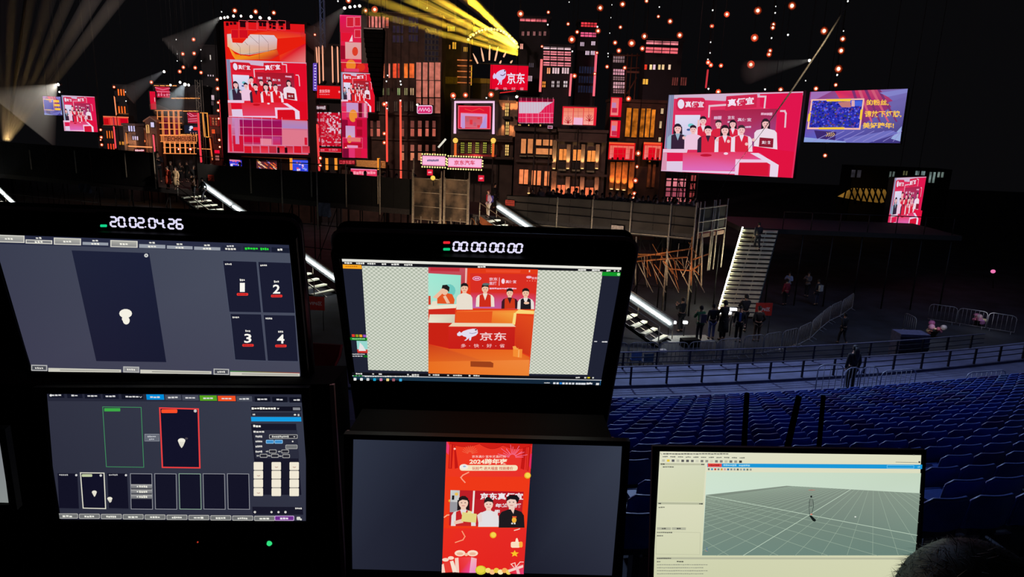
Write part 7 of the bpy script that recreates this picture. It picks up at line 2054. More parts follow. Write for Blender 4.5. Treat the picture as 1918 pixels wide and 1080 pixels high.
cv.poly([(654, 631), (688, 632), (688, 636.5), (655, 635.5)], (16, 140, 30)); cv.glyphs(660, 632.5, 684, 634.5, (190, 230, 190), 7)
cv.poly([(668, 637), (688, 637.5), (689, 660), (670, 659.5)], (150, 214, 206)); cv.poly([(669, 653), (688.5, 653.5), (689, 660), (670, 659.5)], (206, 50, 40)); cv.poly([(674, 640), (680, 646), (686, 656), (672, 656)], (230, 226, 226)); cv.glyphs(658, 661, 684, 663, (220, 220, 220), 7); cv.glyphs(660, 664.5, 680, 667, (206, 206, 206), 4); cv.rect(681, 664, 689, 668, (16, 110, 26))
# the studio scene, typed in its own magnified frame
cv.zoom(780, 490, 4.908)
cv.poly([(110, 45), (1117, 66), (1034, 1030), (112, 1008)], (226, 62, 26))
cv.poly([(110, 45), (470, 54), (465, 250), (110, 240)], [(200, 62, 80), (196, 80, 92), (180, 50, 60), (190, 60, 70)]); cv.poly([(130, 48), (398, 54), (396, 84), (128, 78)], (190, 44, 56))
cv.poly([(110, 100), (410, 118), (404, 400), (110, 420)], [(160, 232, 212), (150, 226, 206), (160, 214, 200), (176, 226, 206)]); cv.ell(300, 260, 60, 60, (110, 200, 190))
cv.poly([(450, 52), (468, 54), (462, 190), (446, 190)], (236, 180, 170))
cv.poly([(470, 54), (1117, 66), (1090, 440), (470, 420)], (226, 58, 24))
cv.poly([(494, 100), (1112, 108), (1088, 430), (500, 420)], (216, 46, 34)); cv.poly([(498, 270), (1098, 280), (1088, 430), (500, 420)], [(216, 46, 34), (216, 46, 34), (196, 84, 140), (190, 100, 170)]); cv.poly([(636, 66), (960, 72), (952, 96), (640, 90)], (236, 74, 40)); cv.rect(1034, 70, 1044, 90, (240, 190, 170))
cv.ell(556, 147, 40, 20, (240, 200, 220)); cv.ell(556, 147, 34, 15, (206, 60, 110)); cv.glyphs(536, 142, 578, 152, (250, 220, 236), 4)
cv.text('京东', 668, 138, 746, 168, (238, 196, 206), .02); cv.text('直播', 668, 176, 740, 206, (236, 190, 206), .02); cv.rect(760, 138, 763, 212, (240, 190, 200)); cv.ell(797, 172, 16, 24, (244, 214, 224)); cv.text('真便宜', 820, 162, 918, 190, (242, 206, 218), .02); cv.glyphs(672, 230, 922, 246, (240, 190, 210), 11)
cv.ell(1034, 134, 26, 12, (236, 180, 200)); cv.text('京东', 1058, 132, 1110, 154, (240, 196, 206), .02)
for i in range(4): cv.ell(1018 + i * 24, 168, 5, 4, (246, 150, 130), 6)
hk, sk2 = (30, 26, 26), (236, 190, 160)
cv.poly([(192, 300), (240, 270), (330, 290), (352, 340), (346, 380), (192, 376)], (226, 84, 34)); cv.ell(262, 258, 30, 40, sk2); cv.poly([(232, 240), (240, 206), (280, 202), (306, 226), (300, 270), (280, 250), (250, 238)], hk); cv.poly([(150, 318), (236, 240), (262, 262), (190, 330)], sk2); cv.poly([(246, 310), (270, 300), (310, 370), (280, 374)], sk2); cv.ell(244, 254, 24, 18, sk2)
cv.bust(442, 190, 82, 430, (232, 222, 206), hk, sk2, 1.75); cv.bust(632, 196, 78, 404, (206, 40, 26), (40, 34, 30), sk2, 2.1, (206, 44, 26), False, (236, 222, 206)); cv.ell(640, 196, 34, 12, (90, 110, 110)); cv.bust(858, 236, 74, 420, (200, 50, 24), hk, sk2, 2.0, (206, 56, 26), False, (60, 24, 34)); cv.bust(1004, 234, 78, 424, (34, 28, 34), hk, sk2, 1.9, (30, 26, 32), False, (230, 220, 214)); cv.ell(1012, 366, 26, 12, sk2, 10)
cv.poly([(112, 392), (232, 384), (372, 376), (364, 412), (240, 418), (112, 424)], (238, 228, 206)); cv.poly([(150, 350), (190, 346), (196, 388), (130, 392)], (232, 222, 200)); cv.poly([(112, 300), (132, 300), (134, 380), (112, 384)], (206, 60, 40))
cv.poly([(112, 424), (356, 412), (356, 470), (112, 470)], (206, 40, 26)); cv.poly([(124, 470), (356, 470), (352, 548), (112, 546)], [(226, 220, 196), (214, 206, 184), (206, 200, 176), (236, 230, 206)])
cv.poly([(372, 436), (1080, 430), (1080, 470), (900, 462), (880, 556), (362, 546)], [(238, 92, 36), (246, 150, 60), (236, 130, 50), (244, 160, 60), (236, 130, 40), (226, 70, 30)]); cv.poly([(362, 450), (700, 440), (690, 546), (362, 540)], (230, 84, 30)); cv.poly([(940, 424), (1082, 440), (1080, 466), (900, 460)], (250, 214, 120))
cv.poly([(896, 456), (920, 456), (908, 566), (880, 560)], (250, 220, 130)); cv.poly([(920, 474), (1076, 490), (1040, 850), (908, 790), (906, 570)], [(224, 70, 30), (226, 76, 30), (206, 54, 24), (200, 44, 22), (206, 54, 26)])
cv.poly([(334, 546), (880, 552), (914, 582), (296, 580)], (236, 214, 180)); cv.poly([(112, 546), (330, 548), (296, 580), (298, 780), (112, 740)], (200, 34, 20)); cv.poly([(296, 582), (906, 586), (902, 792), (296, 786)], [(206, 36, 26), (200, 34, 26), (190, 26, 24), (200, 30, 24)])
emblem(cv, 374, 600, 566, 710, (226, 220, 238), (130, 110, 150)); cv.text('京东', 582, 632, 828, 708, (242, 206, 206), .015)
for i, ch in enumerate('多快好省'): cv.text(ch, 410 + i * 118, 738, 458 + i * 118, 772, (240, 190, 190), .01)
for i in range(3): cv.ell(490 + i * 120, 756, 4, 4, (240, 180, 180), 6)
cv.poly([(112, 742), (298, 782), (902, 792), (1040, 860), (1034, 1030), (112, 1008)], [(206, 62, 26), (226, 90, 28), (232, 104, 32), (226, 96, 30), (236, 130, 50), (236, 112, 30)]); cv.poly([(112, 900), (1038, 884), (1034, 1030), (112, 1008)], [(232, 110, 34), (240, 136, 60), (236, 130, 50), (234, 110, 30)])
cv.poly([(498, 896), (680, 900), (708, 914), (706, 954), (498, 946)], (156, 64, 26)); cv.poly([(888, 780), (974, 786), (968, 866), (888, 852)], (244, 140, 50)); cv.poly([(884, 760), (910, 756), (928, 780), (936, 770), (936, 790), (890, 786)], (240, 160, 70)); cv.rect(936, 790, 944, 860, (250, 170, 90))
cv.map = PMT.uv
cv.poly([(660, 693), (1112, 702), (1111, 708), (661, 698)], (16, 16, 22))
for x0, x1 in ((667, 680), (698, 702), (710, 717), (763, 767), (772, 786), (803, 807), (811, 824), (838, 842), (849, 866), (878, 882), (887, 899), (1078, 1086), (1094, 1098), (1100, 1105), (1109, 1112)): cv.glyphs(x0, 694.2 + (x0 - 660) * .0165, x1, 697.4 + (x0 - 660) * .0165, (220, 220, 214) if x0 != 1100 else (226, 206, 40), max(1, int((x1 - x0) / 4)))
cv.poly([(661, 698.5), (1126, 707), (1126, 708.2), (661, 699.8)], (206, 210, 214)); cv.poly([(661, 700), (1125, 708.5), (1124, 717), (664, 706)], [(26, 54, 74), (18, 32, 50), (18, 32, 50), (26, 54, 74)]); cv.glyphs(663, 698.4, 680, 700.4, (30, 150, 40), 3); cv.glyphs(684, 699, 786, 701.6, (220, 220, 214), 22)
for x, c in ((666, (230, 230, 230)), (678, (226, 226, 226)), (690, (206, 206, 206)), (702.5, (30, 160, 200)), (714.5, (200, 120, 160)), (727, (236, 210, 130)), (738, (160, 90, 100)), (751, (60, 170, 220))): cv.rrect(x - 2.6, 703 + (x - 661) * .016, x + 2.6, 708 + (x - 661) * .016, 1, c)
cv.rect(733, 702.6, 744, 709.5, (70, 90, 110)) if False else None
for x in (1019, 1022, 1026): cv.glyphs(x, 711.5, x + 4, 713, (230, 230, 230), 2)
for i, x in enumerate((1036, 1042, 1048, 1053, 1059, 1065, 1071, 1078, 1083, 1088, 1092)): cv.rect(x, 711 + (x - 1036) * .016, x + 4, 714.5 + (x - 1036) * .016, (220, 224, 230) if i != 2 else (40, 130, 220))
cv.glyphs(1098, 711, 1109, 715, (226, 226, 226), 4); cv.rect(1116, 712, 1121, 716, (226, 226, 226)); cv.line([(1124.5, 707), (1123.5, 716)], .7, (60, 130, 190))
cv.build('display', t, 250.0)

# ---------- middle lower monitor: the red poster
t, cv, e = monitor('lower middle monitor with tall red festive poster on dark slate', PMB, QMB, (.012, .014, .01, .014))
cv.poly(QMB, (30, 33, 47)); cv.poly([(662, 822), (838, 826.5), (830, 1069.4), (658, 1065)], [(46, 52, 68), (28, 31, 46), (26, 28, 42), (36, 39, 54)]); cv.poly([(996, 830.6), (1167, 835), (1146, 1077), (982, 1073)], [(28, 31, 46), (54, 60, 76), (40, 43, 58), (28, 30, 44)])
cv.zoom(820, 820, 4.153)
cv.poly([(68, 20), (736, 40), (668, 1044), (32, 1034)], [(240, 60, 30), (232, 50, 44), (226, 36, 32), (232, 40, 30)])
cv.poly([(60, 300), (716, 300), (690, 700), (44, 700)], (238, 56, 24))
cv.poly([(68, 20), (92, 60), (84, 130), (66, 110)], (240, 60, 110)); cv.poly([(700, 130), (732, 120), (724, 240), (700, 200)], (226, 40, 90))
for q in ([(92, 36), (124, 36), (110, 238), (82, 236)], [(126, 40), (134, 40), (160, 230), (132, 238)], [(664, 60), (690, 60), (672, 246), (644, 236)], [(694, 60), (726, 64), (704, 256), (684, 244)]): cv.poly(q, (196, 24, 20))
for q in ([(98, 40), (106, 40), (98, 232), (92, 232)], [(700, 70), (708, 70), (696, 246), (690, 246)]): cv.poly(q, (232, 60, 40))
for x0, x1, d_ in ((90, 330, 26), (330, 520, 34), (500, 732, 30)):
    N = 10
    up = [(x0 + (x1 - x0) * i / N, 26 + (x0 - 68) * .03) for i in range(N + 1)]; dn = [(x0 + (x1 - x0) * i / N, 26 + (x0 - 68) * .03 + d_ * math.sin(PI * i / N) + 14) for i in range(N, -1, -1)]
    cv.poly(up + dn, (206, 30, 22)); cv.line(dn, 3, (170, 16, 16))
for i in range(15):
    a = -PI * (i + .3) / 15
    cv.line([(580 + 26 * math.cos(a), 150 + 26 * math.sin(a)), (580 + 120 * math.cos(a) * (.7 + .3 * (i % 2)), 150 + 84 * math.sin(a) * (.8 + .2 * (i % 3)))], 3, (250, 130, 170))
for i in range(11):
    a = -PI * (i + .3) / 11
    cv.line([(250 + 16 * math.cos(a), 120 + 16 * math.sin(a)), (250 + 60 * math.cos(a), 110 + 54 * math.sin(a))], 2, (246, 130, 90))
cv.ell(132, 80, 9, 8, (250, 190, 180))
cv.text('京东真便宜年终直播间', 266, 130, 528, 150, (250, 206, 196), .01); cv.text('2024跨年夜', 246, 156, 540, 200, (252, 232, 206), .03, .05)
cv.rrect(170, 206, 622, 250, 20, (244, 226, 190)); cv.ell(204, 220, 34, 22, (240, 236, 226)); cv.ell(208, 216, 12, 6, (150, 180, 220)); cv.text('玩拍卖 进大福盒 找链接价', 268, 218, 586, 244, (206, 50, 40), .01)
cv.line([(240, 262), (196, 284), (180, 302), (190, 316), (212, 340)], 9, (250, 160, 130)); cv.line([(190, 720), (212, 760), (196, 786), (138, 806)], 8, (250, 160, 120)); cv.line([(52, 610), (74, 594), (92, 592)], 9, (250, 180, 140)); cv.line([(596, 712), (620, 706), (636, 700)], 7, (250, 220, 200))
for x, y, r in ((698, 286, 26), (431, 748, 26), (96, 482, 12)): cv.ell(x, y, r, r * .95, (236, 180, 40)); cv.ell(x + 2, y - 2, r * .72, r * .7, (246, 212, 80))
cv.poly([(98, 398), (668, 412), (646, 690), (88, 672)], (188, 30, 38))
cv.poly([(100, 399), (172, 401), (168, 492), (98, 490)], [(206, 210, 206), (196, 196, 192), (214, 210, 206), (190, 194, 196)]); cv.poly([(96, 490), (168, 492), (160, 570), (94, 570)], (150, 150, 156)); cv.poly([(112, 440), (130, 440), (128, 474), (110, 474)], (24, 22, 26)); cv.ell(146, 430, 14, 12, (236, 190, 80)); cv.poly([(276, 404), (290, 404), (280, 580), (266, 580)], (240, 226, 220)); cv.poly([(290, 404), (668, 412), (660, 470), (290, 470)], (180, 22, 34))
cv.text('京东真便宜', 330, 420, 664, 474, (240, 236, 240), .03); cv.text('年终直播', 448, 502, 652, 534, (236, 226, 230), .03); cv.text('间', 444, 550, 482, 574, (236, 226, 230), .03)
cv.bust(200, 448, 92, 676, (192, 36, 40), (34, 24, 26), (240, 202, 180), 2.0, (196, 36, 40), True, (226, 220, 218)); cv.poly([(126, 640), (190, 620), (200, 650), (130, 664)], (236, 196, 176)); cv.poly([(192, 568), (304, 582), (298, 650), (184, 640)], (226, 212, 130)); cv.rect(232, 560, 262, 580, (232, 220, 150))
cv.bust(396, 462, 86, 682, (226, 222, 224), (34, 26, 28), (240, 204, 186), 1.8); cv.ell(390, 464, 18, 14, (34, 26, 28)); cv.poly([(306, 590), (340, 566), (346, 640), (316, 650)], (228, 214, 210)); cv.poly([(424, 570), (470, 548), (466, 600), (440, 630)], (228, 220, 220))
cv.bust(574, 440, 96, 688, (30, 26, 30), (22, 20, 24), (238, 204, 190), 2.0); cv.poly([(548, 456), (570, 434), (614, 434), (636, 460), (620, 500), (604, 470), (566, 466)], (22, 20, 24)); cv.poly([(564, 540), (602, 520), (588, 580)], (236, 200, 186)); cv.ell(594, 628, 18, 22, (240, 180, 60)); cv.rect(580, 598, 612, 610, (232, 90, 50)); cv.rect(572, 648, 584, 660, (230, 226, 220)); cv.rect(592, 648, 604, 660, (230, 226, 220))
cv.rrect(568, 796, 640, 842, 12, (250, 220, 190)); cv.rrect(632, 794, 660, 840, 12, (250, 170, 60)); cv.poly([(602, 800), (608, 770), (618, 766), (626, 784), (628, 806)], (250, 226, 200))
cv.poly([(598 + (34 if i % 2 == 0 else 15) * math.sin(PI * i / 5), 888 - (28 if i % 2 == 0 else 13) * math.cos(PI * i / 5)) for i in range(10)], (250, 196, 40))
cv.poly([(160, 916), (262, 914), (246, 1036), (166, 1034)], [(236, 50, 50), (244, 70, 80), (236, 70, 150), (226, 40, 40)]); cv.poly([(262, 914), (304, 926), (298, 1036), (246, 1036)], [(240, 190, 190), (244, 170, 180), (236, 130, 200), (236, 150, 200)]); cv.poly([(134, 922), (162, 918), (168, 1034), (140, 1032)], (244, 206, 190)); cv.poly([(304, 920), (330, 930), (326, 970), (306, 970)], (226, 40, 40))
for x in (174, 272): cv.ell(x, 884, 42, 24, (250, 220, 196)); cv.ell(x, 888, 26, 12, (236, 180, 150))
cv.ell(223, 894, 14, 12, (244, 190, 160)); cv.poly([(38, 960), (100, 944), (120, 1030), (44, 1034)], (232, 60, 50)); cv.poly([(96, 946), (122, 940), (152, 1028), (118, 1032)], (246, 224, 206)); cv.ell(62, 934, 26, 14, (250, 216, 196)); cv.ell(104, 920, 24, 14, (250, 216, 196)); cv.poly([(34, 970), (48, 964), (60, 1032), (32, 1034)], (246, 210, 190))
cv.ell(336, 1014, 44, 36, (206, 196, 50)); cv.ell(334, 1010, 34, 27, (232, 214, 70))
for i, c in enumerate(((246, 220, 120), (250, 190, 130), (236, 200, 70), (250, 230, 170), (246, 170, 90), (240, 210, 90))): cv.ell(392 + i * 32, 1016 + (i % 2) * 12, 22, 20, c)
cv.poly([(556, 990), (664, 960), (668, 1044), (560, 1040)], [(226, 50, 60), (232, 60, 70), (236, 60, 120), (226, 40, 50)]); cv.poly([(548, 1010), (664, 972), (664, 992), (552, 1030)], (246, 206, 196)); cv.line([(600, 1000), (570, 966), (600, 956), (606, 990), (640, 950), (664, 950)], 7, (250, 200, 190)); cv.poly([(604, 990), (624, 984), (640, 1042), (616, 1042)], (244, 190, 190))
cv.build('display', t)

# ---------- laptop with a 3D viewport
lx = qext(PLP, QLP)
t = thing('laptop', 'laptop at the right with cream software window and grey grid viewport', 'laptop', PLP.pt(0, lx[1] - .012, 0))
a0, b0, a1, b1 = lx
MB(PLASTIC).pbox(PLP, a0 - .008, b0 - .014, a1 + .008, b1 + .008, -.008, -.0012).build('lid', t)
fr = MB(PLASTIC)
fr.pbox(PLP, a0 - .008, b0 - .014, a0 - .001, b1 + .008, -.0012, .001); fr.pbox(PLP, a1 + .001, b0 - .014, a1 + .008, b1 + .008, -.0012, .001); fr.pbox(PLP, a0 - .001, b1 + .001, a1 + .001, b1 + .008, -.0012, .001); fr.pbox(PLP, a0 - .001, b0 - .014, a1 + .001, b0 - .001, -.0012, .001)
fr.build('bezel', t)
hz = V((PLP.n.x, PLP.n.y, 0)).normalized()
hb = PLP.pt(0, b0 - .02, 0)
MB(PLASTIC).obox(hb + hz * .115 + V((0, 0, -.012)), PLP.u * (a1 - a0 + .016) / 2, hz * .115, (0, 0, .009)).build('keyboard_base', t)
kb = MB(mat('black_keys', (24, 24, 26), .5))
for r_ in range(5):
    for c_ in range(14): kb.obox(hb + hz * (.04 + r_ * .019) + PLP.u * (-.125 + c_ * .0192) + V((0, 0, -.002)), PLP.u * .0082, hz * .0082, (0, 0, .0015))
kb.build('keys', t)
MB(PLASTIC).tube([hb - PLP.u * .15 + V((0, 0, -.002)), hb + PLP.u * .15 + V((0, 0, -.002))], .006, 8).build('hinge', t)
cv = Canvas(PLP, EPS)
CR = (212, 216, 182)
cv.poly(QLP, [(226, 226, 200), (222, 222, 194), (206, 210, 172), (200, 204, 166)])
cv.glyphs(1242, 848, 1365, 851, (120, 120, 110), 22); cv.line([(1237.5, 848), (1239.5, 851)], .6, (60, 60, 60))
for i in range(11): cv.glyphs(1241 + i * 14.4, 853.5 + i * .2, 1251 + i * 14.4, 856 + i * .2, (120, 122, 110), 3)
for i, c in enumerate(((190, 190, 170), (230, 200, 60), (90, 90, 96), (190, 190, 170), (90, 90, 90), (90, 90, 90), (110, 110, 106), (206, 206, 186), (120, 120, 116), (150, 150, 140), (206, 206, 186), (120, 120, 120), (130, 130, 126), (190, 190, 170), (110, 110, 110), (150, 150, 140), (60, 60, 60))): cv.rect(1240 + i * 9, 859.5 + i * .12, 1245 + i * 9, 864 + i * .12, c)
cv.line([(1677, 864.5), (1718, 865.5)], .7, (90, 90, 90)); cv.ell(1721, 864.5, 2, 2, (60, 60, 60), 7); cv.glyphs(1709, 850.5, 1713, 852, (120, 120, 110), 1); cv.glyphs(1722, 850.5, 1725, 852, (120, 120, 110), 1)
cv.poly([(1236, 866), (1320, 867), (1319, 870.5), (1236, 870)], (190, 192, 164)); cv.glyphs(1237, 866.8, 1245, 869.4, (70, 70, 60), 2); cv.glyphs(1313, 867.5, 1319, 869.8, (60, 60, 60), 2); cv.glyphs(1241, 872, 1262, 874.6, (100, 100, 90), 5)
cv.poly([(1236, 870), (1321, 871), (1316, 939), (1232, 938)], [(218, 220, 190), (212, 216, 186), (206, 210, 174), (210, 212, 178)]); cv.glyphs(1241, 872, 1262, 874.4, (96, 98, 86), 5)
cv.poly([(1231, 939), (1317, 940), (1316.5, 944), (1231, 943)], (180, 184, 156)); cv.glyphs(1233, 940, 1238, 943, (60, 60, 60), 2); cv.glyphs(1309, 941, 1316, 943.4, (60, 60, 60), 2); cv.glyphs(1233, 947.5, 1245, 950, (120, 122, 106), 3)
for x0, x1 in ((1230, 1256), (1258, 1284)): cv.rect(x0, 986, x1, 991, (176, 178, 156)); cv.glyphs((x0 + x1) / 2 - 4, 987.2, (x0 + x1) / 2 + 4, 989.8, (70, 70, 66), 2)
cv.frame([(1229, 994), (1311, 996), (1310, 1037), (1228, 1036)], .7, (184, 186, 158)); cv.glyphs(1230, 994.5, 1259, 997, (110, 112, 98), 8); cv.glyphs(1230, 1000.5, 1242, 1003, (120, 122, 106), 3)
cv.poly([(1324, 866.5), (1726, 869), (1725.5, 877), (1324, 873.5)], (24, 150, 214)); cv.poly([(1325, 866.5), (1351, 866.8), (1351, 873.2), (1325, 873)], (232, 74, 66)); cv.glyphs(1327, 868.5, 1347, 871.2, (150, 30, 34), 6); cv.glyphs(1354, 868, 1379, 872, (150, 206, 230), 6); cv.glyphs(1383, 868.4, 1404, 872.2, (150, 206, 230), 5); cv.frame([(1660, 870), (1710, 870.5), (1710, 875.5), (1660, 875)], .8, (120, 200, 236)); cv.glyphs(1717, 871, 1722, 875, (110, 190, 226), 2)
for i, c in enumerate(((120, 120, 110), (60, 140, 190), (190, 60, 60), (120, 120, 120), (206, 150, 60), (214, 150, 150), (40, 100, 160), (130, 130, 130), (150, 150, 150), (90, 90, 90), (160, 160, 150), (110, 140, 160), (100, 120, 110), (150, 150, 140))): cv.rect(1325 + i * 6, 875.5 + i * .05, 1328.5 + i * 6, 879 + i * .05, c)
vp = [(1322, 882), (1723, 884.5), (1712, 1038), (1314, 1038)]
cv.poly(vp, [(206, 226, 206), (196, 214, 192), (206, 226, 216), (206, 226, 216)])
gp = [(1321, 925), (1472, 908), (1721, 922), (1712, 1038), (1314, 1038)]
cv.poly(gp, [(126, 140, 126), (130, 142, 130), (134, 150, 136), (104, 130, 120), (112, 136, 126)])
def clip(p, d):
    t0, t1 = -1e9, 1e9
    n = len(gp)
    for i in range(n):
        a, b_ = gp[i], gp[(i + 1) % n]
        nx, ny = -(b_[1] - a[1]), (b_[0] - a[0])
        den = nx * d[0] + ny * d[1]
        num = nx * (p[0] - a[0]) + ny * (p[1] - a[1])
        if abs(den) < 1e-9:
            if num < 0: return None
            continue
        q_ = -num / den
        if den > 0: t0 = max(t0, q_)
        else: t1 = min(t1, q_)
    return None if t0 >= t1 else ((p[0] + d[0] * t0, p[1] + d[1] * t0), (p[0] + d[0] * t1, p[1] + d[1] * t1))
import numpy as _np
def homog(src, dst):
    A, b_ = [], []
    for (x, y), (u, v_) in zip(src, dst):
        A += [[x, y, 1, 0, 0, 0, -u * x, -u * y], [0, 0, 0, x, y, 1, -v_ * x, -v_ * y]]
        b_ += [u, v_]
    h = _np.linalg.solve(_np.array(A, float), _np.array(b_, float))
    return lambda x, y: ((h[0] * x + h[1] * y + h[2]) / (h[6] * x + h[7] * y + 1), (h[3] * x + h[4] * y + h[5]) / (h[6] * x + h[7] * y + 1))
G_ = homog([(0, 0), (-10, 0), (-10, 10), (0, 10)], [(1513.5, 962), (1323, 926), (1472, 908), (1590, 915)])
for i in [q / 2 for q in range(-28, 25)]:
    for ax in (0, 1):
        p, q_ = (G_(i, -.5), G_(i, .5)) if ax == 0 else (G_(-.5, i), G_(.5, i))
        if not (850 < p[1] < 3000): continue
        d = (q_[0] - p[0], q_[1] - p[1])
        L_ = math.hypot(*d) or 1
        c_ = clip(p, (d[0] / L_, d[1] / L_))
        if c_ and (i == 0 or (i < 0 and ax == 1) or (i > 0 and ax == 0) or (i < 0 and ax == 0 and i > -9)): cv.line(c_, 1.0 if i == 0 else .7, (190, 210, 190) if i == 0 else (152, 172, 154))
cv.ell(1517, 927.5, 1.9, 2, (20, 24, 24), 8)
for q_ in ([(1514, 933), (1520, 933)], [(1514, 933), (1513, 948), (1514, 960), (1515, 963)], [(1520, 933), (1521, 946), (1518, 960), (1517.5, 963)], [(1515, 945), (1519, 945)], [(1513, 938), (1513.5, 945)], [(1520.5, 936), (1521, 947)]): cv.line(q_, .9, (60, 70, 66))
cv.poly([(1514, 934), (1520, 934), (1519, 944), (1514.5, 944)], (120, 132, 122)); cv.ell(1517, 960.5, 2.2, 1.2, (220, 110, 90), 8); cv.poly([(1513, 963), (1517, 962.5), (1526, 971), (1524, 974), (1520, 973)], (16, 24, 22)); cv.glyphs(1512, 914.3, 1524, 915.8, (190, 110, 100), 4); cv.ell(1599, 965, 1.8, 1.3, (220, 226, 216), 7); cv.line([(1322, 1022), (1323, 1029)], .8, (60, 100, 170)); cv.line([(1323, 1029), (1319, 1028)], .8, (190, 150, 120))
cv.poly([(1228, 1040), (1712, 1041), (1711, 1044.5), (1228, 1044)], (182, 184, 158)); cv.glyphs(1229, 1041, 1256, 1043.6, (100, 102, 90), 8)
cv.glyphs(1229, 1047, 1236, 1049.6, (120, 122, 108), 2); cv.glyphs(1266, 1047, 1279, 1049.6, (90, 92, 80), 3)
for i in range(4): cv.glyphs(1229, 1053 + i * 5.6, 1324 - (i % 2) * 8, 1055.2 + i * 5.6, (156, 158, 138), 22)
cv.build('display', t)
# grey screen just entering at the left edge
QG = ((-240, 806), (0, 815), (16, 940), (-220, 934))
PG = Plane(onY(-110, 870, 1.05), (1, .12, 0), (.06, -.02, 1))
gx = (PG.uv(-240, 870)[0], PG.uv(8, 941)[1], PG.uv(8.5, 876)[0], PG.uv(0, 812)[1])
t, cv, e = monitor('grey lit monitor of which only a sliver shows at the left edge', PG, None, (.01, .012, .01, .012), ext=gx)
cv.poly([(-240, 806), (0, 815), (16, 941), (-224, 934)], [(96, 98, 108), (120, 122, 130), (136, 142, 140), (110, 112, 118)]); cv.build('display', t)

# table under the laptop and three posts behind it
tb = thing('desk', 'black cloth covered desk under the laptop', 'desk', (hb.x, hb.y, 9.0))
MB(NBLACK).box(hb.x - .17, hb.x + .5, hb.y - .25, hb.y + .03, hb.z - .052, hb.z - .022).build('table_top', tb)
for x in (-.14, .47):
    for y in (-.22, .0): MB(DARKMETAL).tube([(hb.x + x, hb.y + y, 8.9), (hb.x + x, hb.y + y, hb.z - .05)], .018, 6).build('leg', tb)
for lab, (x0, y0), (x1, y1), w_ in (('straight black post behind the laptop', (1399, 738), (1393, 845), 5.2), ('tilted black post between the two straight ones behind the laptop', (1496, 744), (1473, 846), 6), ('black post right of the tilted one behind the laptop', (1542, 743), (1533, 848), 4.6)):
    p, q_ = onY(x0, y0, 1.75), onY(x1, y1, 1.7)
    d = (q_ - p)
    e_ = p + d * 1.6
    r_ = w_ / FPX * 1.78
    t = thing('stand_post', lab, 'post', (e_.x, e_.y, e_.z), 'black posts behind the laptop')
    MB(NBLACK).tube([tuple(p), tuple(e_)], [r_, r_ * 1.15], 8).build('shaft', t)
    MB(NBLACK).lathe(p, -d, [(r_, 0), (r_ * .9, .004), (.0004, .005)], 8).build('end_cap', t)
    MB(NBLACK).tube([tuple(e_), (e_.x, e_.y + .02, 9.0)], r_ * .8, 6).build('lower_tube', t)
# dark red cloth draped between the two cases
t = thing('red_cloth', 'dark red cloth with a pink hem hanging between the two cases', 'cloth', onY(612, 900, 1.9))
mb = MB(mat('dark_red_cloth', (96, 16, 28), .9, 0, .3, 14))
P = [(575, 642), (640, 646), (636, 668), (600, 740), (560, 800)]
q_ = [onY(x, y, 1.85 + .02 * (i % 2)) for i, (x, y) in enumerate(P)]
mb.raw(q_ + [v_ + V((0, .02, -.004)) for v_ in q_], [(0, 4, 3, 2, 1), (5, 6, 7, 8, 9), (0, 1, 6, 5), (1, 2, 7, 6), (2, 3, 8, 7), (3, 4, 9, 8), (4, 0, 5, 9)])
mb.build('drape', t)
MB(mat('pink_hem', (196, 80, 100), .8)).tube([q_[1], q_[2], q_[3], q_[4]], .0035, 6).build('hem', t)
MB(DARKMETAL).tube([tuple(onY(606, 646, 1.88)), (onY(606, 646, 1.88).x, 1.88, 8.8)], .012, 6).build('stand', t)
lamp('POINT', 'case_gap_fill', tuple(onY(604, 505, 1.5)), (0, 0, 0), .1, (1, .62, .64), .03)  # dim pink lamp added to brighten the case edges
lamp('SPOT', 'cloth_fill_spot', tuple(onY(620, 560, 1.2)), tuple(onY(606, 690, 1.86)), .35, (1, .6, .6), .05, 40, .9)  # small spot added to bring out the red cloth

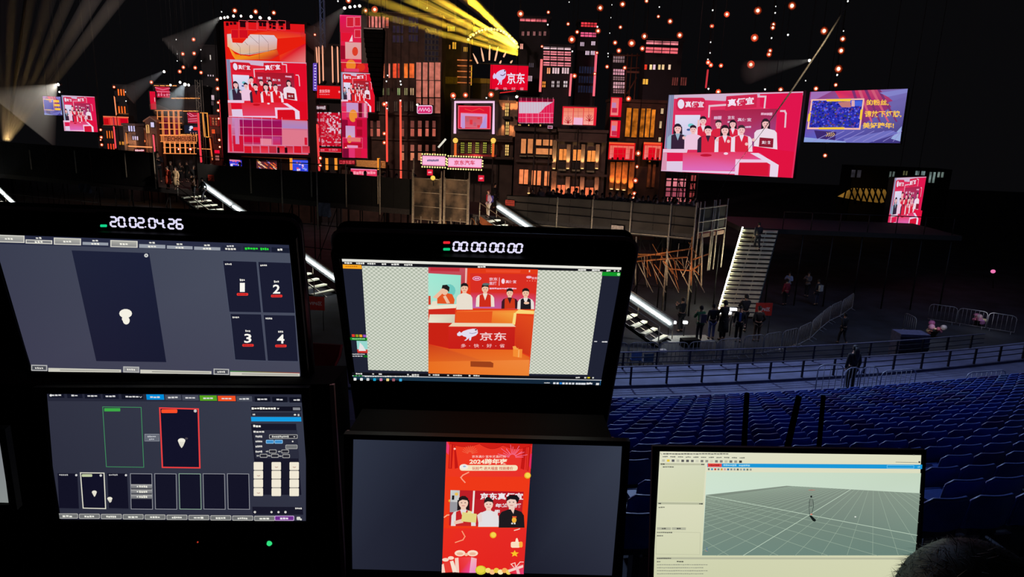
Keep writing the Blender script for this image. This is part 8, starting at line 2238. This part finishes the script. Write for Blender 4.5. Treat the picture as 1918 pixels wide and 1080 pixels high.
# the operator's head in front of the laptop
op = thing('person', 'person seated before the laptop seen from behind, only dark hair showing', 'person', (onY(1815, 1200, .8).x, .72, 9.9))
hc = CAM + ray(1822, 1184) * .80
bd = MB(mat('operator_skin', (120, 86, 70), .6, 0, .1))
bd.ball(hc + V((0, .004, -.012)), .078, .92, 1.1, 1.18, 14, 10)
vs = [(hc.x, hc.y - .02, hc.z - .62, (.14, .1)), (hc.x, hc.y - .01, hc.z - .36, (.15, .1)), (hc.x, hc.y, hc.z - .2, (.07, .07)), (hc.x, hc.y, hc.z - .08, (.05, .055)), (hc.x - .19, hc.y, hc.z - .24, (.06, .06)), (hc.x - .24, hc.y + .04, hc.z - .48, (.045, .045)), (hc.x - .2, hc.y + .02, hc.z - .66, (.034, .034)), (hc.x + .19, hc.y, hc.z - .24, (.06, .06)), (hc.x + .24, hc.y + .04, hc.z - .48, (.045, .045)), (hc.x + .2, hc.y + .02, hc.z - .66, (.034, .034))]
bd.raw(*skin_mesh(vs, [(0, 1), (1, 2), (2, 3), (2, 4), (4, 5), (5, 6), (2, 7), (7, 8), (8, 9)]), True)
for sx in (-1, 1): bd.ball(hc + V((.074 * sx, .01, -.025)), .018, .5, .8, 1.3, 7, 5)
for bx in (-.2, .2):
    for k in range(5):
        a = V((hc.x + bx + (k - 2) * .018, hc.y + .03, hc.z - .68))
        bd.tube([a, a + V((.002 * (k - 2), .006, -.035)), a + V((.004 * (k - 2), .02, -.06 + abs(k - 2) * .008))], [.009, .008, .006], 6)
bd.build('body', op)
HAIRM = mat('black_hair', (15, 13, 13), .5, 0, .4, 60)
hr = MB(HAIRM)
hr.ball(hc + V((0, -.004, .004)), .0885, .96, 1.12, 1.14, 20, 14)
r = random.Random(4)
for i in range(4200):
    th, ph = r.uniform(0, 2 * PI), math.acos(r.uniform(-.35, 1))
    n_ = V((math.sin(ph) * math.cos(th) * .96, math.sin(ph) * math.sin(th) * 1.12, math.cos(ph) * 1.14))
    b_ = hc + V((0, -.004, .004)) + n_ * .0875
    tdir = V((r.uniform(-1, 1), r.uniform(-1, 1), r.uniform(-1, .3)))
    tdir = (tdir - n_.normalized() * tdir.dot(n_.normalized())).normalized()
    ln = r.uniform(.01, .024)
    s_ = tdir.cross(n_).normalized() * .0005
    tip = b_ + tdir * ln + n_.normalized() * r.uniform(.0, .004 if i % 5 else .012)
    hr.raw([b_ - s_, b_ + s_, tip], [(0, 1, 2)])
hr.build('hair', op)
mb = MB(mat('black_sweater', (16, 16, 18), .9))
mb.raw(*skin_mesh([(a, b_, c_, (d_[0] * 1.18, d_[1] * 1.18)) for a, b_, c_, d_ in vs[:3]] + [(a, b_, c_, (d_[0] * 1.3, d_[1] * 1.3)) for a, b_, c_, d_ in vs[4:6] + vs[7:9]], [(0, 1), (1, 2), (2, 3), (3, 4), (2, 5), (5, 6)]), True)
mb.build('sweater', op)
bpy.data.objects.remove(_to)
